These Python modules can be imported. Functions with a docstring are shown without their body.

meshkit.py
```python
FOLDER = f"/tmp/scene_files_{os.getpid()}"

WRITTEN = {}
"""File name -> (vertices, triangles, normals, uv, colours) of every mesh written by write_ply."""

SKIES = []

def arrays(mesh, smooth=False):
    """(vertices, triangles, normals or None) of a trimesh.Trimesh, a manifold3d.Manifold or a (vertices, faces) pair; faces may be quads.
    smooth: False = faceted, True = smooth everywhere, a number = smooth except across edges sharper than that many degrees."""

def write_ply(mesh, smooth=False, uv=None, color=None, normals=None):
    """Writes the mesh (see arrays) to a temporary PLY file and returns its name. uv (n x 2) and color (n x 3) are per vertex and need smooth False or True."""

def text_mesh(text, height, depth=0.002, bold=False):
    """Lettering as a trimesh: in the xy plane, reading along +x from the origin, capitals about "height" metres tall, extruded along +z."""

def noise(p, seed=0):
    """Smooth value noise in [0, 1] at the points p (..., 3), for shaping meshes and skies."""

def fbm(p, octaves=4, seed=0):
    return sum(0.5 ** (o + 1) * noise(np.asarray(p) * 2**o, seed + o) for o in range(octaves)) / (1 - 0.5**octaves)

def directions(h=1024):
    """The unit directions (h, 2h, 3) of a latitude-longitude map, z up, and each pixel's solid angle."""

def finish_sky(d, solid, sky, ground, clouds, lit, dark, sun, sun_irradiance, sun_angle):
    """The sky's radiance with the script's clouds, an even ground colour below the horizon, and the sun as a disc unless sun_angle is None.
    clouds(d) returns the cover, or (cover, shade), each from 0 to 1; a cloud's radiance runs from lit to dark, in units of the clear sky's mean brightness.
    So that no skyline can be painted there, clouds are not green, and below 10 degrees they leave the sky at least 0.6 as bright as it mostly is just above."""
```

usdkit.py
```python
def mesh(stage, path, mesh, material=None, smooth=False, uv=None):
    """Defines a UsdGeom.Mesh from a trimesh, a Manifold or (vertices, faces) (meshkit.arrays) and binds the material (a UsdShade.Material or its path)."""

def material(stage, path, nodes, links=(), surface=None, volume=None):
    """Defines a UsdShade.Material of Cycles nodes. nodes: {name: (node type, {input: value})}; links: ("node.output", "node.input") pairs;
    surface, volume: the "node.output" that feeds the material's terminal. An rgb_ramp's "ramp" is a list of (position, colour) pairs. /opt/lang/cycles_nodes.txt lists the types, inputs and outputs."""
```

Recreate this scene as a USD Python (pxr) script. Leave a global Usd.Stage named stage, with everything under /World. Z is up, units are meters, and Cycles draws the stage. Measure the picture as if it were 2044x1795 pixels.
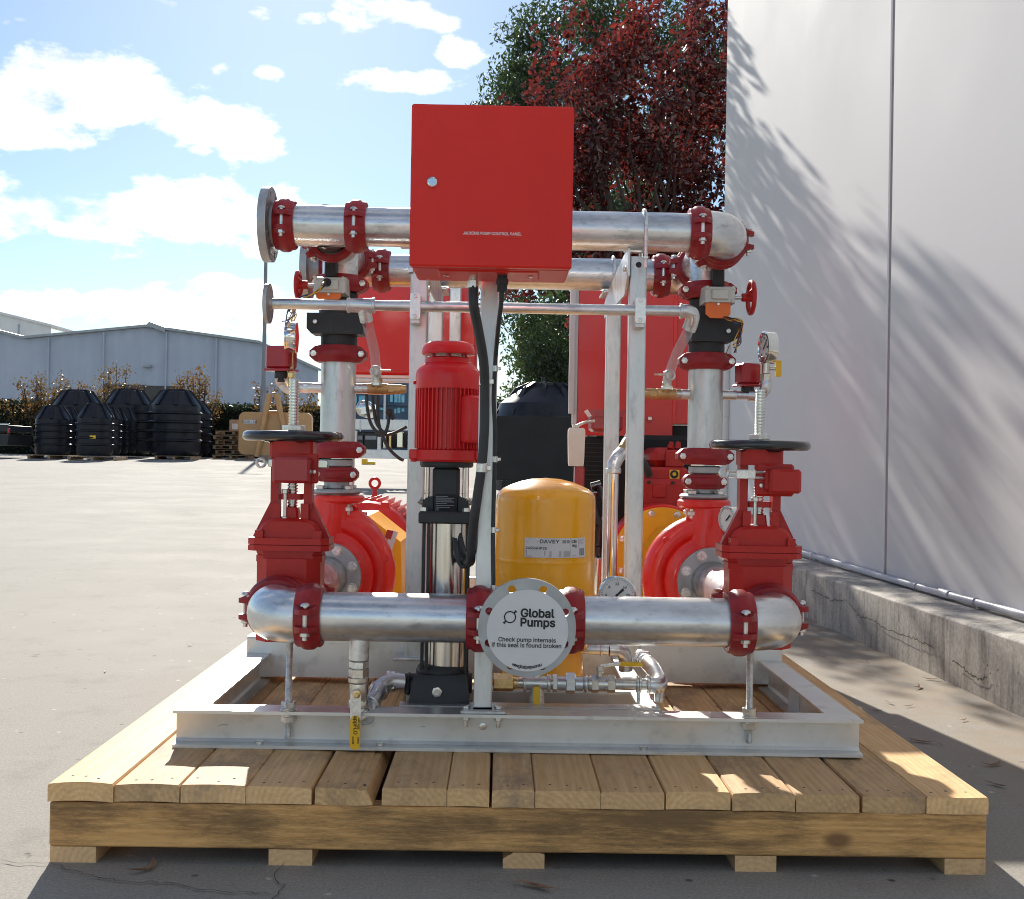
import math, random
import numpy as np
import trimesh, manifold3d
import shapely.geometry as sg, shapely.affinity as sa
from shapely.ops import unary_union
import meshkit, usdkit
from pxr import Usd, UsdGeom, UsdLux, UsdShade, Gf, Sdf

stage = Usd.Stage.CreateInMemory()
UsdGeom.SetStageUpAxis(stage, 'Z'); UsdGeom.SetStageMetersPerUnit(stage, 1.0)
world = UsdGeom.Xform.Define(stage, '/World'); stage.SetDefaultPrim(world.GetPrim())
UsdGeom.Scope.Define(stage, '/World/Looks')
rng = random.Random(7); nrng = np.random.default_rng(7)
V = lambda *a: np.array(a if len(a) > 1 else a[0], float)
def unit(a): a = np.asarray(a, float); return a/np.linalg.norm(a)
def mat(name, nodes, links, surface=None, volume=None):
    for kind, given in nodes.values():
        if kind == 'map_range': given.setdefault('clamp', True)
    return usdkit.material(stage, '/World/Looks/'+name, nodes, links, surface=surface, volume=volume)

# ------------------------------------------------------------------ camera
EYE = V(0, 0, 0.86); YAW, PITCH, ROLL = math.radians(0.55), math.radians(0.31), math.radians(0.98)
FPX, CX, CY = 2300.0, 1022.0, 897.5                 # focal length in pixels of a 2044 x 1795 picture
_f = V(math.sin(YAW)*math.cos(PITCH), math.cos(YAW)*math.cos(PITCH), math.sin(PITCH))
_r0 = V(math.cos(YAW), -math.sin(YAW), 0); _u0 = np.cross(_r0, _f)
_r = _r0*math.cos(ROLL)+_u0*math.sin(ROLL); _u = _u0*math.cos(ROLL)-_r0*math.sin(ROLL)
cam = UsdGeom.Camera.Define(stage, '/World/camera')
_m = Gf.Matrix4d(1)
for i, row in enumerate((_r, _u, -_f, EYE)):
    for j in range(3): _m[i, j] = float(row[j])
cam.AddTransformOp().Set(_m)
cam.CreateHorizontalApertureAttr(36.0); cam.CreateVerticalApertureAttr(36.0*899/1024)
cam.CreateFocalLengthAttr(36.0*FPX/2044); cam.CreateClippingRangeAttr(Gf.Vec2f(0.05, 2000))
cam.CreateExposureAttr(0.80)

def at(px, py, Y):
    "the point at depth Y (metres from the camera's spot along the yard) that is measured at px, py"
    d = _f*FPX+_r*(px-CX)-_u*(py-CY)
    return EYE+d*(Y/d[1])
def k(Y): return Y/FPX
def on_z(px, py, z):
    d = _f*FPX+_r*(px-CX)-_u*(py-CY)
    return EYE+d*((z-EYE[2])/d[2])

# ------------------------------------------------------------------ sky and sun
SUN_EL, SUN_AZ = math.radians(29.0), math.radians(-10.0)
sun_dir = V(math.sin(SUN_AZ)*math.cos(SUN_EL), math.cos(SUN_AZ)*math.cos(SUN_EL), math.sin(SUN_EL))
sky = UsdLux.DomeLight.Define(stage, '/World/sky'); sky.CreateIntensityAttr(1.0)
def sky_material():
    N, L = {}, []
    N['tc'] = ('texture_coordinate', {}); N['s'] = ('separate_xyz', {}); L += [('tc.generated', 's.vector')]
    N['sky'] = ('sky_texture', dict(sky_type='single_scattering', sun_disc=False, sun_elevation=SUN_EL, sun_rotation=SUN_AZ, air_density=1.0, aerosol_density=0.25, ozone_density=1.6))
    # direction in tangents of azimuth and height in front of the yard
    N['ya'] = ('math', dict(math_type='maximum', value2=0.05)); L += [('s.y', 'ya.value1')]
    N['u'] = ('math', dict(math_type='divide')); L += [('s.x', 'u.value1'), ('ya.value', 'u.value2')]
    N['v'] = ('math', dict(math_type='divide')); L += [('s.z', 'v.value1'), ('ya.value', 'v.value2')]
    # cloud noise in the direction itself, stretched sideways
    N['mp'] = ('mapping', dict(scale=(1.0, 1.0, 1.9))); L += [('tc.generated', 'mp.vector')]
    N['n1'] = ('noise_texture', dict(scale=13.0, detail=10.0, roughness=0.6)); L += [('mp.vector', 'n1.vector')]
    N['n2'] = ('noise_texture', dict(scale=3.2, detail=3.0, roughness=0.5)); L += [('mp.vector', 'n2.vector')]
    # general broken cloud everywhere
    N['g0'] = ('math', dict(math_type='multiply_add', value2=3.4, value3=-2.02)); L += [('n2.fac', 'g0.value1')]
    N['fr'] = ('map_range', dict(range_type='smoothstep', from_min=0.45, from_max=0.75, to_min=0.0, to_max=1.2)); L += [('s.y', 'fr.value')]
    N['g1'] = ('math', dict(math_type='subtract')); L += [('g0.value', 'g1.value1'), ('fr.result', 'g1.value2')]
    last = 'g1.value'
    blobs = [(120, 150, 180, 68, 1.0), (0, 215, 170, 75, 1), (250, 190, 190, 72, 1), (390, 235, 140, 52, 1), (490, 272, 85, 42, .95), (60, 270, 130, 40, .8), (400, 300, 50, 20, .5),
             (60, 415, 150, 52, 1), (240, 432, 190, 52, 1), (420, 432, 150, 50, 1), (540, 420, 70, 38, .9), (660, 425, 170, 22, .6),
             (130, 610, 190, 32, .95), (330, 620, 200, 36, .95), (500, 610, 120, 40, .9), (425, 561, 52, 20, .8), (30, 630, 120, 30, .8), (560, 640, 120, 45, .8), (720, 480, 100, 20, .4),
             (520, 24, 56, 24, .85), (600, 38, 40, 24, .75), (345, 5, 100, 24, .8), (780, 22, 90, 38, .85), (860, 45, 85, 26, .75), (815, 172, 108, 34, .9), (905, 102, 52, 32, .85), (440, 135, 40, 22, .72), (532, 146, 34, 22, .72), (40, 40, 60, 24, .6), (12, 45, 40, 26, .6)]
    for i, (px, py, a, b, h) in enumerate(blobs):
        p = at(px, py, 1.0)-EYE; u0, v0 = p[0]/p[1], p[2]/p[1]; a, b = a/FPX, b/FPX
        N[f'a{i}'] = ('math', dict(math_type='multiply_add', value2=1/a, value3=-u0/a)); L += [('u.value', f'a{i}.value1')]
        N[f'b{i}'] = ('math', dict(math_type='multiply_add', value2=1/b, value3=-v0/b)); L += [('v.value', f'b{i}.value1')]
        N[f'c{i}'] = ('combine_xyz', {}); L += [(f'a{i}.value', f'c{i}.x'), (f'b{i}.value', f'c{i}.y')]
        N[f'd{i}'] = ('vector_math', dict(math_type='length')); L += [(f'c{i}.vector', f'd{i}.vector1')]
        N[f'e{i}'] = ('math', dict(math_type='multiply_add', value2=-0.75, value3=h*0.85)); L += [(f'd{i}.value', f'e{i}.value1')]
        N[f'm{i}'] = ('math', dict(math_type='maximum')); L += [(last, f'm{i}.value1'), (f'e{i}.value', f'm{i}.value2')]
        last = f'm{i}.value'
    # only in front of the camera for the shaped ones: u,v blow up behind because y is clamped
    N['n1c'] = ('math', dict(math_type='multiply_add', value2=3.8, value3=-1.9)); L += [('n1.fac', 'n1c.value1')]
    N['den'] = ('math', dict(math_type='add')); L += [(last, 'den.value1'), ('n1c.value', 'den.value2')]
    N['cov'] = ('map_range', dict(range_type='smoothstep', from_min=-0.05, from_max=0.6, to_min=0.0, to_max=0.98)); L += [('den.value', 'cov.value')]
    N['n3'] = ('noise_texture', dict(scale=7.0, detail=4.0, roughness=0.5)); L += [('mp.vector', 'n3.vector')]
    N['t1'] = ('math', dict(math_type='multiply_add', value2=1.6, value3=-0.8)); L += [('n3.fac', 't1.value1')]
    N['t2'] = ('math', dict(math_type='multiply_add', value2=0.12)); L += [('den.value', 't2.value1'), (last, 't2.value3')]
    N['t3'] = ('math', dict(math_type='add')); L += [('t1.value', 't3.value1'), ('t2.value', 't3.value2')]
    N['thk'] = ('map_range', dict(range_type='smoothstep', from_min=0.12, from_max=0.85, to_min=0.0, to_max=1.0)); L += [('t3.value', 'thk.value')]
    N['cc'] = ('mix', dict(color1=(15.8, 14.9, 13.7), color2=(8.6, 8.7, 9.8))); L += [('thk.result', 'cc.fac')]
    N['tint'] = ('mix', dict(mix_type='multiply', fac=1.0, color2=(0.79, 0.88, 0.95))); L += [('sky.color', 'tint.color1')]
    N['mix'] = ('mix', {}); L += [('cov.result', 'mix.fac'), ('tint.color', 'mix.color1'), ('cc.color', 'mix.color2')]
    N['bg'] = ('background_shader', dict(strength=0.073)); L += [('mix.color', 'bg.color')]
    return mat('sky', N, L, surface='bg.background')
UsdShade.MaterialBindingAPI.Apply(sky.GetPrim()).Bind(sky_material())
sky.GetPrim().SetCustomDataByKey('kind', 'structure')
sky.GetPrim().SetCustomDataByKey('label', 'pale blue sky with broken white clouds')
sky.GetPrim().SetCustomDataByKey('category', 'sky')
sun = UsdLux.DistantLight.Define(stage, '/World/sun')
sun.CreateNormalizeAttr(True); sun.CreateIntensityAttr(1.2); sun.CreateAngleAttr(0.5); sun.CreateColorAttr(Gf.Vec3f(1.0, 0.945, 0.855))
_z = sun_dir; _x = unit(np.cross(V(0, 0, 1), _z)); _y = np.cross(_z, _x)
_m = Gf.Matrix4d(1)
for i, row in enumerate((_x, _y, _z)):
    for j in range(3): _m[i, j] = float(row[j])
sun.AddTransformOp().Set(_m)

# ------------------------------------------------------------------ materials
def noise_mat(name, c1, c2, scale=6, rough=(0.4, 0.5), metal=0.0, bump=0.0, bscale=60, detail=4, stretch=(1, 1, 1), coat=0.0, c3=None, s3=25, spec=0.5, rnd=0.0, obj=False, bdist=0.002, lo=0.35, hi=0.65, f3=(0.55, 0.75)):
    N = {'tc': ('texture_coordinate', {}), 'geo': ('geometry', {}), 'mp': ('mapping', dict(scale=stretch)), 'p': ('principled_bsdf', dict(metallic=metal, coat_weight=coat, coat_roughness=0.12, specular_ior_level=spec)),
         'n': ('noise_texture', dict(scale=scale, detail=detail, roughness=0.6)), 'r': ('map_range', dict(from_min=lo, from_max=hi)), 'c': ('mix', dict(color1=c1, color2=c2)),
         'rr': ('map_range', dict(from_min=0.3, from_max=0.7, to_min=rough[0], to_max=rough[1]))}
    L = [('tc.object' if obj else 'geo.position', 'mp.vector'), ('mp.vector', 'n.vector'), ('n.fac', 'r.value'), ('r.result', 'c.fac'), ('n.fac', 'rr.value'), ('rr.result', 'p.roughness')]
    col = 'c.color'
    if c3 is not None:
        N['n3'] = ('noise_texture', dict(scale=s3, detail=5, roughness=0.65)); N['r3'] = ('map_range', dict(from_min=f3[0], from_max=f3[1])); N['c3'] = ('mix', dict(color2=c3))
        L += [('mp.vector', 'n3.vector'), ('n3.fac', 'r3.value'), ('r3.result', 'c3.fac'), (col, 'c3.color1')]; col = 'c3.color'
    if rnd:
        N['oi'] = ('object_info', {}); N['rm'] = ('map_range', dict(to_min=1-rnd, to_max=1+rnd)); N['cr'] = ('hsv', {})
        L += [('oi.random', 'rm.value'), ('rm.result', 'cr.value'), (col, 'cr.color')]; col = 'cr.color'
    L += [(col, 'p.base_color')]
    if bump:
        N['nb'] = ('noise_texture', dict(scale=bscale, detail=3)); N['b'] = ('bump', dict(strength=bump, distance=bdist))
        L += [('mp.vector', 'nb.vector'), ('nb.fac', 'b.height'), ('b.normal', 'p.normal')]
    return mat(name, N, L, surface='p.BSDF')
M = {}
M['galv'] = noise_mat('galvanised_pipe', (0.60, 0.61, 0.62), (0.76, 0.76, 0.75), scale=9, rough=(0.22, 0.38), metal=0.92, bump=0.12, bscale=45, stretch=(0.6, 1, 1.6), c3=(0.40, 0.40, 0.39), s3=30)
M['galv_v'] = noise_mat('galvanised_post', (0.54, 0.56, 0.56), (0.70, 0.71, 0.70), scale=12, rough=(0.3, 0.48), metal=0.9, bump=0.1, bscale=60, stretch=(1.5, 1.5, 0.5), c3=(0.42, 0.43, 0.42), s3=22)
M['beam'] = noise_mat('bright_galvanised_beam', (0.62, 0.62, 0.60), (0.73, 0.73, 0.71), scale=5, rough=(0.34, 0.5), metal=0.85, bump=0.06, bscale=30, c3=(0.5, 0.5, 0.49), s3=16)
M['zinc'] = noise_mat('zinc_bolt', (0.62, 0.62, 0.59), (0.8, 0.79, 0.75), scale=40, rough=(0.22, 0.38), metal=0.95)
M['chrome'] = noise_mat('polished_steel', (0.72, 0.71, 0.69), (0.82, 0.81, 0.79), scale=10, rough=(0.06, 0.14), metal=1.0)
M['stainless'] = noise_mat('stainless_sleeve', (0.66, 0.63, 0.58), (0.76, 0.73, 0.68), scale=6, rough=(0.12, 0.24), metal=1.0, stretch=(20, 20, 0.7))
M['flange'] = noise_mat('steel_flange', (0.34, 0.35, 0.36), (0.45, 0.46, 0.46), scale=14, rough=(0.38, 0.55), metal=0.8, bump=0.08)
M['brass'] = noise_mat('brass', (0.66, 0.45, 0.20), (0.78, 0.56, 0.28), scale=20, rough=(0.2, 0.35), metal=1.0)
M['bronze'] = noise_mat('bronze_fitting', (0.42, 0.24, 0.10), (0.55, 0.34, 0.16), scale=20, rough=(0.3, 0.45), metal=0.7)
M['nickel'] = noise_mat('nickel_valve', (0.60, 0.56, 0.50), (0.72, 0.67, 0.6), scale=20, rough=(0.2, 0.32), metal=0.95)
M['red_cast'] = noise_mat('red_cast_iron', (0.38, 0.011, 0.008), (0.44, 0.015, 0.011), scale=14, rough=(0.36, 0.48), bump=0.3, bscale=120, coat=0.12, spec=0.35, bdist=0.0015)
M['red_pump'] = noise_mat('red_pump_gloss', (0.72, 0.014, 0.010), (0.80, 0.022, 0.014), scale=14, rough=(0.26, 0.36), bump=0.5, bscale=70, coat=0.25, bdist=0.002)
M['red_coup'] = noise_mat('red_coupling', (0.23, 0.010, 0.014), (0.29, 0.014, 0.018), scale=18, rough=(0.38, 0.5), bump=0.2, bscale=90, coat=0.08, spec=0.35)
M['red_panel'] = noise_mat('red_powder_coat', (0.62, 0.022, 0.014), (0.68, 0.028, 0.02), scale=3, rough=(0.42, 0.5), bump=0.35, bscale=420, spec=0.25, bdist=0.0006)
M['red_cab'] = noise_mat('red_cabinet', (0.62, 0.016, 0.012), (0.68, 0.022, 0.018), scale=2, rough=(0.25, 0.35), coat=0.25)
M['red_motor'] = noise_mat('red_motor', (0.56, 0.014, 0.016), (0.62, 0.02, 0.02), scale=10, rough=(0.32, 0.42), coat=0.12, spec=0.35)
M['red_dark'] = noise_mat('dark_red_box', (0.30, 0.010, 0.016), (0.35, 0.014, 0.02), scale=10, rough=(0.25, 0.35), coat=0.3)
M['black_gloss'] = noise_mat('black_gloss_paint', (0.010, 0.010, 0.011), (0.016, 0.016, 0.018), scale=10, rough=(0.14, 0.22), coat=0.5)
M['black'] = noise_mat('black_casting', (0.012, 0.013, 0.014), (0.022, 0.023, 0.025), scale=20, rough=(0.45, 0.6), bump=0.15)
M['rubber'] = noise_mat('black_conduit', (0.016, 0.016, 0.017), (0.028, 0.028, 0.03), scale=20, rough=(0.42, 0.55))
M['poly_black'] = noise_mat('black_polyethylene', (0.006, 0.0065, 0.010), (0.012, 0.0125, 0.017), scale=4, rough=(0.3, 0.45), spec=0.3)
M['matt_black'] = noise_mat('matt_black_sheet', (0.016, 0.016, 0.017), (0.022, 0.022, 0.023), scale=3, rough=(0.7, 0.8), spec=0.25)
M['yellow'] = noise_mat('yellow_tank_paint', (0.84, 0.37, 0.008), (0.88, 0.40, 0.012), scale=6, rough=(0.2, 0.28), coat=0.5)
M['yellow_guard'] = noise_mat('yellow_guard', (0.86, 0.37, 0.008), (0.90, 0.41, 0.012), scale=6, rough=(0.35, 0.45))
M['yellow_handle'] = noise_mat('yellow_handle', (0.72, 0.42, 0.01), (0.78, 0.46, 0.015), scale=20, rough=(0.35, 0.45))
M['orange'] = noise_mat('orange_plate', (0.80, 0.16, 0.015), (0.84, 0.19, 0.02), scale=8, rough=(0.4, 0.5))
M['silver_paint'] = noise_mat('silver_gearbox', (0.50, 0.50, 0.46), (0.58, 0.58, 0.54), scale=16, rough=(0.35, 0.5), metal=0.35)
M['white'] = noise_mat('white_label', (0.58, 0.58, 0.58), (0.62, 0.62, 0.62), scale=8, rough=(0.4, 0.5))
M['cream'] = noise_mat('cream_plastic', (0.66, 0.58, 0.50), (0.7, 0.62, 0.54), scale=6, rough=(0.4, 0.5))
M['ink'] = noise_mat('black_ink', (0.012, 0.012, 0.013), (0.016, 0.016, 0.016), rough=(0.5, 0.6))
M['grey_ink'] = noise_mat('grey_ink', (0.22, 0.22, 0.23), (0.26, 0.26, 0.27), rough=(0.5, 0.6))
M['white_ink'] = noise_mat('white_ink', (0.6, 0.55, 0.55), (0.66, 0.6, 0.6), rough=(0.5, 0.6))
M['dial'] = noise_mat('gauge_dial', (0.62, 0.62, 0.6), (0.66, 0.66, 0.64), rough=(0.3, 0.4))
M['wire_y'] = noise_mat('yellow_wire', (0.6, 0.34, 0.02), (0.66, 0.38, 0.03), rough=(0.4, 0.5))
M['wire_b'] = noise_mat('blue_wire', (0.02, 0.04, 0.10), (0.03, 0.05, 0.12), rough=(0.4, 0.5))
M['wire_r'] = noise_mat('brown_wire', (0.14, 0.04, 0.02), (0.18, 0.05, 0.03), rough=(0.4, 0.5))
M['concrete'] = None
M['wallpaint'] = noise_mat('white_wall_paint', (0.63, 0.625, 0.625), (0.675, 0.67, 0.665), scale=0.7, rough=(0.7, 0.85), bump=0.12, bscale=220, spec=0.3, bdist=0.001)
M['sealant'] = noise_mat('joint_sealant', (0.30, 0.24, 0.24), (0.36, 0.29, 0.29), scale=10, rough=(0.6, 0.7))
M['conduit'] = noise_mat('grey_conduit', (0.40, 0.40, 0.44), (0.48, 0.48, 0.52), scale=10, rough=(0.35, 0.5))
M['cladding'] = noise_mat('grey_cladding', (0.31, 0.34, 0.40), (0.35, 0.38, 0.44), scale=0.6, rough=(0.5, 0.6))
M['clad_white'] = noise_mat('white_cladding', (0.55, 0.55, 0.54), (0.6, 0.6, 0.58), scale=0.6, rough=(0.6, 0.7))
M['roof_edge'] = noise_mat('grey_flashing', (0.24, 0.26, 0.27), (0.29, 0.31, 0.32), scale=2, rough=(0.5, 0.6))
M['dark_door'] = noise_mat('brown_roller_door', (0.045, 0.035, 0.032), (0.06, 0.05, 0.045), scale=3, rough=(0.6, 0.7))
M['pole'] = noise_mat('grey_pole', (0.16, 0.17, 0.19), (0.2, 0.21, 0.23), scale=3, rough=(0.4, 0.5))
M['tan'] = noise_mat('tan_plastic', (0.46, 0.25, 0.10), (0.52, 0.29, 0.12), scale=4, rough=(0.4, 0.5))
M['card'] = noise_mat('cardboard', (0.36, 0.22, 0.13), (0.42, 0.27, 0.16), scale=6, rough=(0.7, 0.8))
M['pallet_old'] = noise_mat('weathered_pallet_wood', (0.20, 0.13, 0.075), (0.34, 0.23, 0.14), scale=10, rough=(0.7, 0.8), rnd=0.3)
M['glassblue'] = noise_mat('blue_glazing', (0.10, 0.30, 0.42), (0.22, 0.5, 0.62), scale=1.4, rough=(0.1, 0.2))
M['bluewall'] = noise_mat('dark_blue_cladding', (0.03, 0.06, 0.10), (0.05, 0.09, 0.14), scale=1, rough=(0.4, 0.5))
M['bark'] = noise_mat('bark', (0.025, 0.018, 0.016), (0.05, 0.036, 0.03), scale=14, rough=(0.8, 0.9), bump=0.4, bscale=40)
M['tyre'] = noise_mat('car_black', (0.012, 0.012, 0.013), (0.02, 0.02, 0.02), rough=(0.5, 0.6))
M['dead_leaf'] = noise_mat('dry_leaf', (0.16, 0.08, 0.045), (0.34, 0.22, 0.13), scale=25, rough=(0.6, 0.7), rnd=0.35)
M['crack'] = noise_mat('crack_shadow', (0.07, 0.065, 0.06), (0.13, 0.12, 0.11), scale=40, rough=(0.9, 0.95))
M['red_sign'] = noise_mat('sign_red', (0.35, 0.03, 0.03), (0.4, 0.04, 0.04), rough=(0.4, 0.5))

def leaf_mat(name, cols, trans, rough=0.35, tw=0.45, clump=1.3):
    N = {'g': ('geometry', {}), 'r': ('rgb_ramp', dict(ramp=cols)), 'p': ('principled_bsdf', dict(roughness=rough, specular_ior_level=0.7)), 'rt': ('rgb_ramp', dict(ramp=trans)), 't': ('translucent_bsdf', {}), 'm': ('mix_closure', dict(fac=tw)),
         'n': ('noise_texture', dict(scale=clump, detail=2)), 'nr': ('map_range', dict(from_min=0.32, from_max=0.68, to_min=-0.3, to_max=0.3)), 'a': ('math', dict(math_type='add', use_clamp=True))}
    return mat(name, N, [('g.position', 'n.vector'), ('n.fac', 'nr.value'), ('nr.result', 'a.value1'), ('g.random_per_island', 'a.value2'), ('a.value', 'r.fac'), ('a.value', 'rt.fac'), ('r.color', 'p.base_color'), ('rt.color', 't.color'), ('p.BSDF', 'm.closure1'), ('t.BSDF', 'm.closure2')], surface='m.closure')
M['leaf_red'] = leaf_mat('purple_leaf', [(0, (0.035, 0.012, 0.012)), (0.6, (0.065, 0.017, 0.014)), (0.85, (0.11, 0.028, 0.018)), (1, (0.17, 0.055, 0.025))], [(0, (0.12, 0.02, 0.016)), (0.45, (0.30, 0.03, 0.022)), (0.75, (0.66, 0.065, 0.035)), (1, (0.75, 0.20, 0.05))], rough=0.14)
M['leaf_green'] = leaf_mat('gum_leaf', [(0, (0.03, 0.05, 0.02)), (0.7, (0.06, 0.085, 0.03)), (1, (0.11, 0.12, 0.05))], [(0, (0.05, 0.09, 0.02)), (1, (0.2, 0.24, 0.05))], rough=0.4, tw=0.35)
M['leaf_hedge'] = leaf_mat('hedge_leaf', [(0, (0.014, 0.025, 0.01)), (0.8, (0.03, 0.05, 0.018)), (1, (0.1, 0.12, 0.06))], [(0, (0.02, 0.04, 0.01)), (1, (0.1, 0.14, 0.03))], rough=0.35, tw=0.2)
M['leaf_myrtle'] = leaf_mat('autumn_leaf', [(0, (0.09, 0.05, 0.02)), (0.5, (0.15, 0.085, 0.035)), (0.8, (0.2, 0.07, 0.035)), (1, (0.26, 0.06, 0.03))], [(0, (0.2, 0.12, 0.03)), (0.6, (0.32, 0.15, 0.05)), (1, (0.5, 0.08, 0.03))], rough=0.3, tw=0.4)

def wood_mat(name, base, late, stain, stain_amt, along='y', val=1.0):
    st = (1, 0.06, 1) if along == 'y' else (0.06, 1, 1)
    N = {'tc': ('texture_coordinate', {}), 'oi': ('object_info', {}), 'off': ('vector_math', dict(math_type='scale', vector1=(7.3, 3.1, 5.7))), 'add': ('vector_math', dict(math_type='add')),
         'off2': ('vector_math', dict(math_type='scale', vector1=(0.21, 0.0, 0.09) if along == 'y' else (0, .1, .1))), 'addr': ('vector_math', dict(math_type='add')), 'rsc': ('math', dict(math_type='multiply_add', value2=-1.0, value3=0.5)),
         'ring_m': ('mapping', dict(scale=(1, 0.02, 1) if along == 'y' else (0.02, 1, 1), location=(0.012, 0, 0.055) if along == 'y' else (0, 0.03, 0.05))),
         'ring': ('wave_texture', dict(wave_type='rings', rings_direction='y' if along == 'y' else 'x', scale=26.0, distortion=1.2, detail=2.0, detail_scale=6.0)),
         'm1': ('mapping', dict(scale=tuple(s*1.0 for s in st))), 'n1': ('noise_texture', dict(scale=120.0, detail=6, roughness=0.72)),
         'm2': ('mapping', dict(scale=(1, 0.35, 1) if along == 'y' else (0.22, 1, 1.6))), 'n2': ('noise_texture', dict(scale=9.0 if along == 'y' else 13.0, detail=9, roughness=0.82)),
         'n4': ('noise_texture', dict(scale=3.0, detail=2, roughness=0.5)),
         'mix1': ('mix', dict(color1=base, color2=late)), 'mul': ('math', dict(math_type='multiply_add', value2=0.32)), 'n1c': ('map_range', dict(from_min=0.34, from_max=0.66)), 'g1': ('math', dict(math_type='multiply', value2=0.68)),
         'sr': ('map_range', dict(range_type='smoothstep', from_min=0.64-stain_amt*0.3, from_max=0.86-stain_amt*0.3, to_max=0.9)), 'mix2': ('mix', dict(color2=stain)),
         'km': ('mapping', dict(scale=(1, .55, 1) if along == 'y' else (.55, 1, 1))), 'kv': ('voronoi_texture', dict(scale=4.2, randomness=1.0)), 'kr': ('map_range', dict(range_type='smoothstep', from_min=0.035, from_max=0.10, to_min=0.85, to_max=0.0)), 'kmix': ('mix', dict(color2=(0.17, 0.085, 0.04))),
         'rm': ('map_range', dict(to_min=val*0.86, to_max=val*1.12)), 'hv': ('hsv', dict(saturation=1.0)), 'p': ('principled_bsdf', dict(specular_ior_level=0.25, roughness=0.68)), 'b': ('bump', dict(strength=0.7, distance=0.0016)), 'na': ('math', dict(math_type='add')), 'nh': ('math', dict(math_type='multiply', value2=0.5))}
    L = [('oi.random', 'off.scale'), ('tc.object', 'add.vector1'), ('off.vector', 'add.vector2'), ('oi.random', 'rsc.value1'), ('rsc.value', 'off2.scale'), ('tc.object', 'addr.vector1'), ('off2.vector', 'addr.vector2'), ('addr.vector', 'ring_m.vector'), ('ring_m.vector', 'ring.vector'), ('add.vector', 'm1.vector'), ('m1.vector', 'n1.vector'), ('add.vector', 'm2.vector'), ('m2.vector', 'n2.vector'), ('add.vector', 'n4.vector'),
         ('ring.fac', 'mul.value1'), ('n1.fac', 'n1c.value'), ('n1c.result', 'g1.value1'), ('g1.value', 'mul.value3'), ('mul.value', 'mix1.fac'), ('n2.fac', 'na.value1'), ('n4.fac', 'nh.value1'), ('nh.value', 'na.value2'), ('na.value', 'sr.value'), ('sr.result', 'mix2.fac'), ('mix1.color', 'mix2.color1'), ('oi.random', 'rm.value'), ('rm.result', 'hv.value'), ('mix2.color', 'kmix.color1'), ('add.vector', 'km.vector'), ('km.vector', 'kv.vector'), ('kv.distance', 'kr.value'), ('kr.result', 'kmix.fac'), ('kmix.color', 'hv.color'), ('hv.color', 'p.base_color'), ('n1.fac', 'b.height'), ('b.normal', 'p.normal')]
    N['sr'][1].update(from_min=0.86-stain_amt*0.25, from_max=1.12-stain_amt*0.25)
    return mat(name, N, L, surface='p.BSDF')
M['plank'] = wood_mat('pine_plank', (0.80, 0.54, 0.28), (0.62, 0.355, 0.145), (0.36, 0.235, 0.135), 0.45)
M['plank_grey'] = wood_mat('stained_pine_plank', (0.76, 0.51, 0.27), (0.58, 0.335, 0.145), (0.31, 0.215, 0.135), 0.75)
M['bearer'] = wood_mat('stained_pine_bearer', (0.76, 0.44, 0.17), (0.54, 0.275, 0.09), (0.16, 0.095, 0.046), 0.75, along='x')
M['block'] = wood_mat('pine_block', (0.74, 0.50, 0.27), (0.58, 0.345, 0.165), (0.22, 0.16, 0.10), 0.2)

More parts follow.
